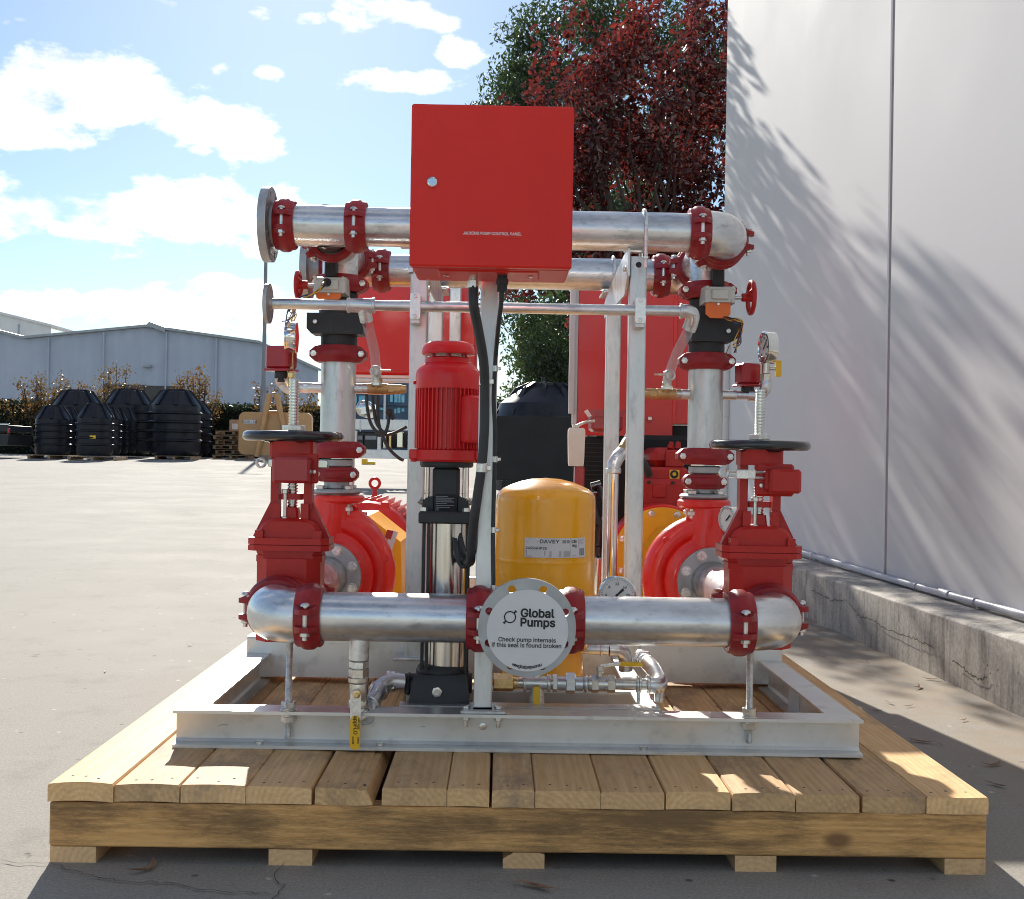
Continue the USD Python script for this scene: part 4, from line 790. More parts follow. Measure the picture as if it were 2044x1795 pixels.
dc = at(1053, 1259, 2.569); SR = 81.5*k(2.569)
sh.part('seal_disc', ext(sg.Point(0, 0).buffer(SR, 32), .0012, (dc[0], 2.5712, dc[2]), EX, EZ), 'white', 20, parent=fl)
def sw(t, h, px, py, bold=False, st=1.0, al=.5):
    p = at(px, py, 2.5694); e = unit(at(px+50, py+1.15, 2.5694)-p); e[1] = 0; return words(t, h, V(p[0], 2.5699, p[2]), unit(e), np.cross(-EY, unit(e)), bold, al, .0005, st)
h1 = 16.0*k(2.57)
def heavy(g, d): return [(g[0]+V(dx_*d, -.00004*n_, dz_*d), g[1]) for n_, (dx_, dz_) in enumerate(((0, 0), (1, 0), (-1, 0), (0, 1), (0, -1)))]
sh.part('lettering', heavy(sw('Global', h1, 1039.5, 1231.5, True, 1.0, 0), .0005)+heavy(sw('Pumps', h1, 1039, 1250, True, 1.0, 0), .0005)+[ sw('Check pump internals', 8.2*k(2.57), 1052, 1281.5, True), sw('if this seal is found broken', 8.2*k(2.57), 1051, 1292.5, True)], 'ink', False, parent=fl)
# web address on an arc along the lower rim
ua = []; txt = 'www.globalpumps.com.au'; Rt = SR*.93; hh = 6.2*k(2.57)
adv = [.5 if c in '.l' else (1.35 if c in 'wm' else 1.0) for c in txt]; tot = sum(adv); pos = 0
for c, w in zip(txt, adv):
    th = (-tot/2+pos+w/2)/tot*.80; pos += w; a = -math.pi/2+th; e = V(-math.sin(a), 0, math.cos(a)); e = V(math.cos(th), 0, math.sin(th))
    ua.append(words(c, hh, V(dc[0]+Rt*math.sin(th), 2.5699, dc[2]-Rt*math.cos(th)), e, np.cross(-EY, e), True, .5, .0005))
sh.part('lettering', ua, 'ink', False, parent=fl)
lc = at(1018, 1232, 2.5694); rr_ = 12.2*k(2.57); d1 = unit(V(.72, 0, .72)); lg = sg.Point(0, 0).buffer(rr_, 16).difference(sg.Point(0, 0).buffer(rr_*.8, 16))
for s in (-1, 1): lg = lg.union(sg.LineString([(s*.72*rr_*.9, s*.72*rr_*.9), (s*.72*rr_*1.38, s*.72*rr_*1.38)]).buffer(rr_*.14, 1, cap_style=2)).union(sg.LineString([(s*rr_*.95-rr_*.15, s*rr_*.95+rr_*.15), (s*rr_*.95+rr_*.15, s*rr_*.95-rr_*.15)]).buffer(rr_*.1, 1, cap_style=2))
sh.part('logo', ext(lg, .0005, (lc[0], 2.5698, lc[2]), EX, EZ), 'ink', False, parent=fl)
# drain stub with reducing nipple, ball valve and its yellow lever
zb_ = zL-RP
dx = at(717, 1300, YL)[0]
bv = Thing('ball_valve', 'brass ball valve with a hanging yellow lever below the left lower header', 'valve', (dx, YL, at(717, 1440, YL)[2]))
def zz(py, px=717): return float(at(px, py, YL)[2])
bv.part('stub', cyl((dx, YL, zz(1318)), (dx, YL, zL-.04), 20*k(YL), 24), 'galv'); bv.part('nipple', [hexa((dx, YL, zz(1333)), EZ, 20*k(YL), 14*k(YL)), cyl((dx, YL, zz(1345)), (dx, YL, zz(1318)), 16*k(YL))], 'zinc')
bv.part('body', [hexa((dx, YL, zz(1352)), EZ, 20*k(YL), 18*k(YL)), place(lathe([(14*k(YL), zz(1414)), (20*k(YL), zz(1411)), (20*k(YL), zz(1400)), (17*k(YL), zz(1396)), (20*k(YL), zz(1380)), (18*k(YL), zz(1364)), (21.5*k(YL), zz(1360)), (21.5*k(YL), zz(1352)), (12*k(YL), zz(1348))], 24), (dx, YL, 0), EZ), cyl((dx-.004, YL, zz(1381)), (dx-.004, YL-.036, zz(1381)), .011)], 'nickel')
ym = YL-.04; hx = at(709.5, 1440, ym)[0]
bv.part('stem_nut', [hexa((hx+.002, ym+.004, zz(1379)), -EY, .0105, .008), cyl((hx+.002, ym, zz(1379)), (hx+.002, ym-.01, zz(1379)), .005)], 'brass')
bv.part('lever_plate', ext(rrect(.025, .062, .004), .003, (hx, ym, zz(1404)), EX, EZ), 'zinc')
lv = bv.part('lever_grip', ext(rrect(.0235, 68*k(ym), .011, 6), .006, (hx, ym+.001, at(709.5, 1462, ym)[2]), EX, EZ), 'yellow_handle', 25)
def vert(t, h, px, py, al=.5): p = at(px, py, ym-.0055); return words(t, h, (p[0], ym-.0052, p[2]), -EZ, EX, True, al, .0005)
bv.part('lettering', [vert('appFLO', .0085, 706, 1448), vert('600 WOG', .004, 714.5, 1445), vert('OPEN', .004, 713, 1478), vert('CLOSE', .004, 703, 1478)], 'ink', False, parent=lv)
jp = at(806, 1361, 2.86)                                      # left port of the small pump
e0, e1, e2 = V(dx, YL, zz(1416)), V(at(740, 1415, YL+.05)[0], YL+.05, zz(1415)), at(760, 1372, 2.83)
fit = Thing('suction_elbows', 'galvanised elbows and union from the ball valve up to the black pump base', 'pipe fitting', (e1[0], YL, e1[2]-.03))
fit.part('pipe', tube(curve([V(dx, YL, zz(1412)), V(dx+.005, YL, zz(1428)), V(dx+.022, YL+.02, zz(1432)), e1, (e1+e2)/2, e2, V(e2[0]+.02, 2.85, jp[2]+.002), V(jp[0]-.0, 2.86, jp[2])], 8), .0195, 20), 'galv')
for p, d in ((V(dx+.004, YL+.004, zz(1427)), V(.4, .1, -.8)), (e1+V(-.002, 0, .004), e2-e1), (e2+V(-.004, 0, -.008), e2-e1)): fit.part('collar', cyl(p-unit(d)*.009, p+unit(d)*.009, .0255, 20), 'galv')
for px, rr_ in ((774, .027), (783, .026), (792, .022)):
    p = at(px, 1361, 2.86); fit.part('union', hexa((p[0]-.004, 2.86, jp[2]), EX, rr_, .012), 'zinc')
# threaded rods under the two elbows
for px0, py0, px1, py1, lab in ((579, 1272, 574.5, 1474, 'zinc threaded rod and nuts under the left lower elbow'), (1499, 1285, 1493, 1483, 'zinc threaded rod and nuts under the right lower elbow')):
    YRD = YSF+.018; a, b = at(px0, py0, YRD), at(px1, py1, YRD); x = (a[0]+b[0])/2
    t = Thing('threaded_rod', lab, 'threaded rod', (x, YRD, b[2]))
    prf = [(0, 0)]; z = 0; H = a[2]-b[2]+.012; nt = int(H/.0028)
    for i in range(nt): prf += [(.0072, i*H/nt), (.0082, (i+.5)*H/nt)]
    prf += [(.0072, H), (0, H)]
    t.part('rod', place(lathe(prf, 14), (x, YRD, b[2])), 'zinc', 60)
    t.part('nut', hexa((x, YRD, zst+.006), EZ, .0175, .0155, x=V(.9, .3, 0)), 'zinc', 25); t.part('nut', hexa((x, YRD, zst-TF-.005-.0155), EZ, .0175, .0155, x=V(.9, .3, 0)), 'zinc', 25)
    t.part('washer', [cyl((x, YRD, zst+.0005), (x, YRD, zst+.0035), .0195, 24, c=.0005), cyl((x, YRD, zst+.0037), (x, YRD, zst+.0062), .016, 24, c=.0004), cyl((x, YRD, zst-TF-.0042), (x, YRD, zst-TF-.0005), .0195, 24, c=.0005)], 'zinc')

# ------------------------------------------------------------------ gate valves
YV = 2.95; kv = k(YV)
def gate_valve(side, label):
    c = at(580 if side < 0 else 1511, 1204 if side < 0 else 1214, YV); x, z = c[0], zL; P = lambda dx_, dy, dz: V(x+dx_, YV+dy, z+dz)
    zo = c[2]-zL; D = lambda px: px*kv
    t = Thing('gate_valve', label, 'valve', (x, YV, z))
    def slab(w2, d2, z0_, z1_, w2b=None, ch=.006): 
        w2b = w2 if w2b is None else w2b
        return hull([P(sx*w, sy*d, zz_) for sx in (-1, 1) for sy in (-1, 1) for w, d, zz_ in ((w2-ch, d2, z0_), (w2, d2-ch, z0_), (w2b-ch, d2, z1_), (w2b, d2-ch, z1_))])
    # body with its through-bore along the pipe and grooved ends
    body = [slab(.079, .066, -.09, .118, .08, .03), slab(.083, .052, .108, .124, None, .02), slab(.079, .05, .122, .137, .085, .02)]
    for s in (-1, 1): body.append(cyl(P(0, s*.02, 0), P(0, s*.105, 0), .070, 36, .060))
    body.append(cyl(P(0, -.112, 0), P(0, .14, 0), .0575, 36))
    body += [torus(P(0, -.075, 0), EY, .068, .009, 40, 8)]
    bd = t.part('body', body, 'red_cast', 42)
    t.part('boss', cyl(P(-.078, -.02, .03), P(-.09, -.02, .03), .016), 'red_cast', parent=bd)
    # bonnet
    bf = [slab(.1015, .062, .137, .151, None, .018), slab(.1015, .062, .1525, .169, None, .018)]
    for sx in (-1, 1):
        bf.append(hull([P(sx*q, -.058+e, zz_) for q in (.062, .082) for e in (0, .03) for zz_ in (.165, .188)]))
        bf.append(hull([P(sx*q, .058-e, zz_) for q in (.062, .082) for e in (0, .03) for zz_ in (.165, .188)]))
    t.part('bonnet_flange', bf, 'red_cast', 30)
    dm = hull([P(q*math.cos(a)**.55*sx, d, .166+h_*math.sin(a)**.6) for a in np.linspace(0, math.pi/2, 10)*.9999 for sx in (-1, 1) for q, h_, dd in ((.077, .052, .038), (.070, .045, .047)) for d in (-dd, dd)])
    bn = t.part('bonnet', dm, 'red_cast', 35)
    t.part('lettering', words('D1', .013, P(0, -.0455, .186), depth=.0018), 'red_cast', False, parent=bn)
    # yoke: two legs that spread into ribs, bridge on top
    yk = []
    for sx in (-1, 1):
        yk.append(hull([P(sx*q, d, zz_) for q in (.032, .0525) for d in (-.018, .018) for zz_ in (.24, .38)]))
        yk.append(hull([P(sx*q, d, zz_) for q, zz_ in ((.036, .26), (.0525, .26), (.098, .167), (.05, .167)) for d in (-.012, .012)]))
        yk.append(hull([P(sx*q, d, zz_) for q in (.026, .046) for d in (-.030, -.012) for zz_ in (.215, .255)]))
    yk.append(slab(.0545, .034, .372, .412, .0545, .006))
    yk.append(slab(.02, .02, .21, .245, .016, .005))
    t.part('yoke', yk, 'red_cast', 30)
    gl = t.part('gland', [slab(.028, .02, .264, .279, None, .006)], 'red_cast', 30)
    for sx in (-.9,): t.part('gland_bolt', [cyl(P(sx*.016, -.022, .214), P(sx*.016, -.022, .288), .0045, 8), hexa(P(sx*.016, -.022, .279), EZ, .0095, .012), hexa(P(sx*.016, -.022, .214), EZ, .0095, .008)], 'zinc', parent=gl)
    # stem with rolled thread
    prf = [(0, 0)]; H = .36; nt = 44; sz = .245
    for i in range(nt): prf += [(.0108, i*H/nt), (.0135, (i+.3)*H/nt), (.0135, (i+.55)*H/nt), (.0108, (i+.85)*H/nt)]
    top = (1204-757)*kv if side < 0 else (1214-777)*kv
    H2 = top+zo-.245; prf = [(r_, q*H2/H) for r_, q in prf]+[(.011, H2), (0, H2)]
    t.part('stem', place(lathe(prf, 20), P(0, 0, .245)), 'chrome', 50)
    zw = ((1204-872) if side < 0 else (1214-889))*kv+zo
    hw = t.part('handwheel', [torus(P(0, 0, zw), EZ, .1165, .0118, 64, 14, 1.05)]+[tube([P(.02*math.cos(a), .02*math.sin(a), zw-.006), P(.06*math.cos(a+.05), .06*math.sin(a+.05), zw-.009), P(.112*math.cos(a+.1), .112*math.sin(a+.1), zw)], [.011, .009, .008], 10) for a in np.linspace(.5, .5+2*math.pi, 4, endpoint=False)]+[cyl(P(0, 0, zw-.022), P(0, 0, zw+.014), .0315, 28)], 'black_gloss', 40)
    t.part('yoke_nut', hexa(P(0, 0, zw+.0142), EZ, .0295, .014, x=V(.95, .25, 0)), 'zinc', 25, parent=hw)
    # tamper switch
    if side < 0:
        q = at(581, 938.5, YV-.075); g = [box((q[0], YV-.062, q[2]), (.094, .045, .063), .006)]; g2 = box((q[0]+.012, YV-.034, q[2]+.004), (.1, .012, .075), .004); scr = V(q[0]+.052, YV-.041, q[2]-.004)
        ring = at(521, 924, YV-.03); r2 = at(640, 926.5, YV-.03)
        tail = [box(((r2[0]+q[0])/2+.03, YV-.03, r2[2]), (abs(r2[0]-q[0])-.02, .012, .022), .003)]
        rod = [tube([ring+V(.012, 0, 0), V(q[0], YV-.03, ring[2]-.004)], .0045, 8), box((ring[0]+.03, YV-.031, ring[2]), (.022, .014, .02), .002)]
    else:
        q = at(1566, 961, YV-.075); g = [box((q[0], YV-.068, q[2]), (.078, .05, .06), .006), box((q[0]-.03, YV-.05, q[2]), (.03, .03, .05), .005)]; g2 = box((q[0]-.017, YV-.038, q[2]+.002), (.1, .014, .082), .006); scr = V(q[0]-.052, YV-.047, q[2]-.012)
        ring = at(1445, 944, YV-.05); tail = []
        rod = [tube([ring+V(.012, 0, .003), V(q[0]-.04, YV-.045, ring[2]+.003)], .004, 8), tube([ring+V(.012, 0, -.008), V(q[0]-.04, YV-.045, ring[2]-.012)], .004, 8), box((ring[0]+.055, YV-.052, ring[2]-.003), (.05, .01, .024), .002)]
    ts = t.part('switch_box', g, 'red_dark' if side < 0 else 'red_cast', 30); t.part('back_plate', g2, 'red_cast', 30, parent=ts); t.part('screw', place(lathe([(.0055, 0), (.005, .003), (0, .004)], 10), scr, -EY), 'zinc', parent=ts)
    t.part('switch_arm', [torus(ring, EY, .0105, .0038, 24, 8)]+rod+tail, 'zinc')
    return x, t
gxl, tvl = gate_valve(-1, 'left red gate valve with black handwheel and square switch box in front')
gxr, tvr = gate_valve(1, 'right red gate valve with black handwheel and switch box hung at its right')
# ------------------------------------------------------------------ end-suction pumps
YPM = 3.65
def pump(side, label):
    c = at(652 if side < 0 else 1420, 1151 if side < 0 else 1161.7, YPM); x, z = c[0], c[2]; ax = -EY
    t = Thing('centrifugal_pump', label, 'pump', (x, YPM+.09, zst)); Y0 = YPM+.085
    vol = place(lathe([(0, .074), (.104, .074), (.110, .068), (.114, .062), (.136, .058), (.143, .052), (.146, .043), (.150, .047), (.160, .053), (.178, .053), (.195, .044), (.207, .026), (.211, .004), (.209, -.02), (.198, -.04), (.18, -.052), (.15, -.058), (0, -.06)], 72), (x, Y0, z), ax)
    sp = curve([V(x+.0, Y0, z+.225), V(x+.022, Y0, z+.185), V(x+.075, Y0, z+.150), V(x+.125, Y0, z+.095), V(x+.155, Y0, z+.03), V(x+.152, Y0, z-.05)], 8)
    sp[:, 1] += .014; rad = np.interp(np.linspace(0, 1, len(sp)), [0, .25, .55, .8, 1], [.058, .058, .055, .052, .046])
    neck = tube(curve([V(x, Y0, z+.245), V(x-.0, Y0, z+.2), V(x-.01, Y0, z+.12), V(x-.01, Y0, z+.03)], 6), np.linspace(.064, .072, 19), 28)
    fz = at(675, 1003, YPM)[2] if side < 0 else at(1405, 1015, YPM)[2]
    dome = [torus((x, Y0-.036, z), EY, .163, .017, 60, 10)]
    cas = t.part('casing', [vol, tube(sp, rad, 28), neck]+dome, 'red_pump', 45)
    for q in range(6):
        a = math.pi*(.1+q/3); t.part('boss', cyl((x+.187*math.cos(a), Y0-.05, z+.187*math.sin(a)), (x+.187*math.cos(a), Y0-.03, z+.187*math.sin(a)), .013, 12), 'red_pump', parent=cas)
    zd = at(1022, 995, 3.75)[2]; rx_ = (675 if side < 0 else 1405); fw = k(3.75)*49
    zt1 = at(rx_, 988 if side < 0 else 996.5, 3.75)[2]; zt0 = at(rx_, 1003 if side < 0 else 1014, 3.75)[2]
    xr_ = at(rx_, 1000, 3.75)[0]
    t.part('discharge_flange', [cyl((xr_, 3.75, zt0), (xr_, 3.75, zt1), .086, 36)]+[hull([(xr_+.02+math.cos(a)*.086+q, 3.75+math.sin(a)*.086+w, zz_) for q in (-.02, .02) for w in (-.02, .02) for zz_ in (zt0, zt1)]) for a in ()], 'red_pump', 35)
    sf = t.part('suction_flange', [flange_geo((x, YPM-.004, z), ax, .1095, .0, .018), cyl((x, YPM-.012, z), (x, YPM-.04, z), .066, 36, .058)], 'flange', 25)
    for q in range(8):
        a = math.pi*2*(q+.5)/8; p = V(x+.0885*math.cos(a), YPM-.013, z+.0885*math.sin(a)); t.part('bolt', [hexa(p, ax, .0145, .010, x=V(math.cos(a*3), 0, math.sin(a*3))), cyl(p, p+ax*.002, .0165, 16, c=.0003)], 'zinc', 25, parent=sf)
    gx = gxl if side < 0 else gxr
    t.part('suction_pipe', [tube([V(x, YPM-.03, z), V(x, YPM-.12, z), V(gx, YPM-.30, zL), V(gx, YV+.15, zL), V(gx, YV+.1, zL)], [.057, .057, .062, .0572, .0572], 36)], 'galv', 50)
    coupling(t, (gx, YV+.125, zL), EY, EX, .0575, L=.055, gap=.004, th=.02, bolt_head='hex')
    coupling(t, (gx, YPM-.2, (z+zL)/2-.004), EY, unit(V(.6, 0, .8)), .062, L=.055, gap=.004, th=.02, bolt_head='hex') if False else None
    t.part('bearing_frame', [cyl((x, Y0+.05, z), (x, Y0+.28, z), .09, 32, .07)], 'red_pump'); t.part('foot', box((x, Y0+.02, (z-.2+zst+.03)/2), (.22, .12, max(.03, z-.2-zst-.03)), .01), 'red_pump')
    return x, z
pxl, pzl = pump(-1, 'left red end-suction pump with round volute behind the left gate valve')
pxr, pzr = pump(1, 'right red end-suction pump with a white label-side gauge behind the right gate valve'.replace('with a white label-side gauge ', ''))
# plinths below pumps and drivers
for x in (pxl, pxr):
    pass

# ------------------------------------------------------------------ risers with their couplings and reducers
YR = 3.75
def riser(side, label):
    if side < 0: px = lambda py: 675.5+(760-py)*.018; ys_ = dict(ct=708, cm=898, band0=915.6, band1=932, cs=947, nk=976, fl0=976, fl1=987, pt=724, hose=775)
    else: px = lambda py: 1409+(760-py)*.018; ys_ = dict(ct=722.5, cm=911.5, band0=930, band1=946, cs=961.5, nk=985, fl0=986, fl1=996.5, pt=740, hose=788)
    Z = lambda py: at(px(py), py, YR)[2]; x = at(px(800), 800, YR)[0]; t = Thing('riser', label, 'pipe', (x, YR, Z(ys_['fl1'])))
    t.part('pipe', pipe((x, YR, Z(ys_['cm'])), (x, YR, Z(ys_['ct'])), .0565), 'galv_v', 50)
    coupling(t, (x, YR, Z(ys_['ct'])), EZ, EX, .0575, L=.054, gap=.003, th=.024, reach=.034, bolt_head='hex'); coupling(t, (x, YR, Z(ys_['cm'])), EZ, EX, .0575, L=.054, gap=.003, th=.024, reach=.034, bolt_head='hex')
    coupling(t, (x, YR, Z(ys_['cs'])), EZ, EX, .042, L=.048, gap=.003, th=.022, reach=.028, bolt_head='hex')
    t.part('reducer', [cyl((x, YR, Z(ys_['band1'])), (x, YR, Z(ys_['band0'])), .0525, 36), cyl((x, YR, Z(ys_['cs'])), (x, YR, Z(ys_['band1'])), .042, 30)], 'flange'); t.part('neck', cyl((x, YR, Z(ys_['fl0'])), (x, YR, Z(ys_['cs'])), .041, 30), 'flange')
    f = t.part('flange', cyl((x, YR, Z(ys_['fl1'])+.001), (x, YR, Z(ys_['fl0'])), .0795, 40), 'flange')
    for q in range(4):
        a = math.pi/4+q*math.pi/2; p = V(x+.0625*math.cos(a), YR+.0625*math.sin(a), 0); t.part('bolt', [hexa(p+V(0, 0, Z(ys_['fl0'])), EZ, .0155, .012), hexa(p+V(0, 0, Z(ys_['fl1'])-.052), EZ, .0155, .014), cyl(p+V(0, 0, Z(ys_['fl1'])-.062), p+V(0, 0, Z(ys_['fl1'])-.03), .008, 8)], 'zinc', 25, parent=f)
    # tee at the top: runs front to back between the two headers
    zt = at(1000, 458, YH1)[2]-.006
    t.part('tee', [cyl((x, YH1+.14, zt), (x, YH2-.14, zt), .0575, 32), cyl((x, YR, zt-.13), (x, YR, zt), .0575, 32)], 'galv', 40)
    coupling(t, (x, YR, zt-.115), EZ, EX, .0575, L=.054, gap=.003, th=.024, reach=.034, bolt_head='hex')
    coupling(t, (x, YH1+.145, zt), EY, unit(V(-.85 if side > 0 else -1, 0, -.55)), .0575, L=.056, gap=.008, th=.016); coupling(t, (x, YH2-.15, zt), EY, EX, .0575, L=.056, gap=.008, th=.016)
    # side taps
    zh = Z(ys_['hose']); t.part('side_tap', [cyl((x-.16, YR, zh), (x+.10, YR, zh), .0165, 20)], 'galv'); return x, zh, t
rxl, zhl, trl = riser(-1, 'left vertical galvanised riser between left pump and upper headers')
rxr, zhr, trr = riser(1, 'right vertical galvanised riser between right pump and upper headers')

# ------------------------------------------------------------------ upper discharge headers
zu = at(1000, 458, YH1)[2]; zu2 = at(1000, 545, YH2)[2]
def header(Y, z, label, front):
    g = lambda px: at(px, 450, Y)[0]
    t = Thing('discharge_header', label, 'pipe', (0.06, Y, z))
    s = (536, 571, 640, 712.5, 1394, 1437) if front else (616, 660, 700, 764, 1320, 1380)
    fxx = g(s[0]); fl = t.part('flange', [flange_geo((fxx, Y, z), EX, .1095, .05, .024, 8, .09, .0095), cyl((fxx, Y, z), (g(s[1]), Y, z), .0585, 32, .0572)], 'flange', 25, label='round bolt-hole flange at the open left end')
    t.part('tee', [cyl((g(s[1]), Y, z), (g(s[3]), Y, z), .0605 if front else .0575, 40)] + ([place(lathe([(.0575, -.10), (.0575, -.045), (.064, .0)], 32), (rxl, Y+.0, z), -EY), cyl((rxl, Y, z), (rxl, Y+(.13 if front else -.13), z), .0575, 32)]), 'galv', 45)
    t.part('pipe', pipe((g(s[3]), Y, z), (g(s[4]), Y, z), RP), 'galv')
    for px in (s[1], s[3], s[4]): coupling(t, (g(px), Y, z), EX, -EY, RP+.001, L=.060, gap=.015)
    sgn = 1 if front else -1
    cc = V(rxr-.075, Y+sgn*.075, z); e = arc(cc, EX, -EY*sgn, .075, 0, math.pi/2, 12)[::-1]
    t.part('elbow', tube(np.vstack([[V(g(s[4]), Y, z)], e, [e[-1]+EY*sgn*.04]]), [.058]+[.066]*12+[.06], 32), 'galv')
    return t
hd1 = header(YH1, zu, 'front upper galvanised header pipe with flange at its left end', True)
hd2 = header(YH2, zu2, 'rear upper galvanised header pipe seen just below the front one', False)
# coupling ring behind the front right elbow
coupling(hd1, (rxr, YH1+.105, zu), EY, EX, .0595, L=.056, reach=.036)

# ------------------------------------------------------------------ grooved butterfly valves with gearbox and red handwheel
def butterfly(side, label):
    rx_ = rxl if side < 0 else rxr
    Z = lambda py: at(675 if side < 0 else 1412, py, YR)[2]
    zb0, zb1 = (Z(694), Z(585)) if side < 0 else (Z(708), Z(598)); x = rx_
    t = Thing('butterfly_valve', label, 'valve', (x, YR, zb0))
    b = [cyl((x, YR, zb0), (x, YR, zb1), .0585, 36), cyl((x, YR, zb0+.035), (x, YR, zb0+.125), .0665, 36)]
    if side < 0: q = at(628, 643, YR-.07); b += [hull([V(x+dx_, YR-.07+dy, q[2]+dz) for dx_, dz in ((-.095, .03), (-.095, -.02), (-.08, -.036), (.085, -.036), (.085, .03)) for dy in (0, .09)])]; scr = at(629, 642, YR-.075)
    else: q = at(1455, 664, YR-.06); b += [hull([V(x+dx_, YR-.07+dy, q[2]+dz) for dx_, dz in ((-.06, .06), (-.06, -.03), (.07, -.03), (.1, -.012), (.1, .03), (.085, .042), (.02, .06)) for dy in (0, .09)])]; scr = at(1454, 661, YR-.075)
    t.part('body', b, 'black', 35)
    t.part('screw', place(lathe([(.008, 0), (.007, .004), (0, .006)], 10), scr, -EY), 'zinc')
    st0, st1, sw_ = ((515, 553, 659.5) if side < 0 else (533, 572, 1435.5)); p0, p1 = at(sw_, st0, YR-.1), at(sw_, st1, YR-.1)
    t.part('position_post', box((p0[0], YR-.08, (p0[2]+p1[2])/2), (.037, .037, p0[2]-p1[2]), .004), 'black')
    gp_ = (625, 552, 690, 585.6) if side < 0 else (1407, 571, 1468, 605)
    a, b_ = at(gp_[0], gp_[1], YR-.14), at(gp_[2], gp_[3], YR-.14); cg = (a+b_)/2; w, h = b_[0]-a[0], a[2]-b_[2]
    gb = t.part('gearbox', [hull([V(cg[0]+sx*w*q, YR-.14+dy, cg[2]+sz*h*q2) for sx in (-.5, .5) for sz in (-.5, .5) for q, q2, dy in ((.94, .9, 0), (1, 1, .008), (1.02, 1.0, .10))]), box((cg[0], YR-.144, cg[2]), (w*.55, .012, h*.62), .003)]+[cyl((cg[0]+s*w*.42, YR-.146, cg[2]+u*h*.4), (cg[0]+s*w*.42, YR-.13, cg[2]+u*h*.4), .006, 10) for s in (-1, 1) for u in (-1, 1)], 'silver_paint', 30)
    if side < 0: t.part('cable_hole', cyl((cg[0]-.006, YR-.152, cg[2]+.006), (cg[0]-.006, YR-.14, cg[2]+.006), .0135, 16), 'ink', parent=gb)
    op = (631, 585, 680, 602) if side < 0 else (1409, 603, 1458, 635.6)
    a, b_ = at(op[0], op[1], YR-.13), at(op[2], op[3], YR-.13); w2, h2 = b_[0]-a[0], a[2]-b_[2]; c2 = (a+b_)/2
    t.part('indicator_plate', ext(sg.Polygon([(-w2/2, h2/2), (-w2/2, -h2/2+.012), (-w2/2+.014, -h2/2), (w2/2-.014, -h2/2), (w2/2, -h2/2+.012), (w2/2, h2/2)][::-1]).buffer(0), .003, (c2[0], YR-.127, c2[2]), EX, EZ), 'orange', 25)
    t.part('screw', place(lathe([(.005, 0), (.0045, .003), (0, .004)], 10), V(c2[0], YR-.131, c2[2]+h2*.38), -EY), 'zinc')
    hw = at(595, 568.8, YR-.1) if side < 0 else at(1499.5, 594.5, YR-.1); s = side
    R = (29.0 if side < 0 else 35.5)*k(YR-.1)
    t.part('drive_shaft', cyl((cg[0]+s*w*.5, YR-.09, hw[2]), hw+V(-s*.0, .0, 0), .006, 12), 'zinc')
    t.part('handwheel', [torus(hw, EX, R-.007, .0075, 40, 10), cyl(hw-EX*s*.03, hw+EX*s*.008, .0135, 16)]+[tube([hw-EX*s*.012, hw+V(0, math.cos(a), math.sin(a))*R*.5-EX*s*.008, hw+V(0, math.cos(a), math.sin(a))*(R-.008)], .0068, 8) for a in (.6, .6+2.094, .6+4.189)], 'red_cast', 40)
    return t
bfl = butterfly(-1, 'left black butterfly valve with silver gearbox and red handwheel on its left')
bfr = butterfly(1, 'right black butterfly valve with orange plate and red handwheel on its right')
# loose control wires of the two gearboxes
def wires(t, paths, mats):
    for i, pth in enumerate(paths): t.part('wire', tube(curve([at(a, b, y) for a, b, y in pth], 7), .0016, 6), mats[i % len(mats)])
W = []
for i in range(9):
    r = np.random.default_rng(100+i); j = lambda s: r.normal(0, s)
    W.append([(649.5, 561, YR-.15), (644+j(2), 570+j(1.5), YR-.2), (636+j(3), 578+j(2), YR-.19), (622+j(2), 588+j(1.5), YR-.16), (606+j(4), 594+j(3), YR-.15), (586+j(4), 612+j(4), YR-.12), (580+j(5), 634+j(4), YR-.12), (574+j(7), 644+j(6), YR-.12)])
wires(bfl, W, ['wire_y', 'wire_b', 'ink', 'wire_b', 'wire_y', 'grey_ink', 'wire_b'])
W = []
for i in range(11):
    r = np.random.default_rng(130+i); j = lambda s: r.normal(0, s)
    W.append([(1446+j(3), 632, YR-.12), (1456+j(2), 637+j(1.5), YR-.16), (1470+j(2), 640+j(2.5), YR-.19), (1481+j(2), 645+j(3), YR-.17), (1478+j(2), 662+j(3), YR-.15), (1473+j(3), 680+j(3), YR-.14), (1468+j(4), 697+j(6), YR-.14)])
wires(bfr, W, ['wire_y', 'wire_b', 'ink', 'wire_r', 'wire_y', 'wire_b'])
bfr.part('wire', tube(curve([at(1456, 690, YR-.13), at(1450, 705, YR-.1), at(1446, 722, YR-.08)], 6), .0014, 5), 'wire_r')

# ------------------------------------------------------------------ small test line with clamps, hoses and brass tees
YTL = 3.365; zt_ = at(1000, 614.8, YTL)[2]; rt_ = .0158
tl = Thing('test_line', 'thin galvanised pipe crossing the frame below the upper headers', 'pipe', (0, YTL, zt_))
X = lambda px, py=615: at(px, py, YTL)[0]
tl.part('pipe', pipe((X(535), YTL, zt_), (X(1372), YTL, zt_), rt_, 24), 'galv')
tl.part('flange', [flange_geo((X(535), YTL, zt_), EX, .0585, .012, .011), cyl((X(536), YTL, zt_), (X(545), YTL, zt_), .02, 20, .017)], 'flange', 25)
tl.part('tee', [cyl((X(695), YTL, zt_), (X(747), YTL, zt_), .021, 24), cyl((X(693), YTL, zt_), (X(699), YTL, zt_), .0235, 24), cyl((X(743), YTL, zt_), (X(748.5), YTL, zt_), .0235, 24), cyl((X(725), YTL, zt_), (X(731), YTL+.02, zt_-.045), .0195, 20)], 'galv')
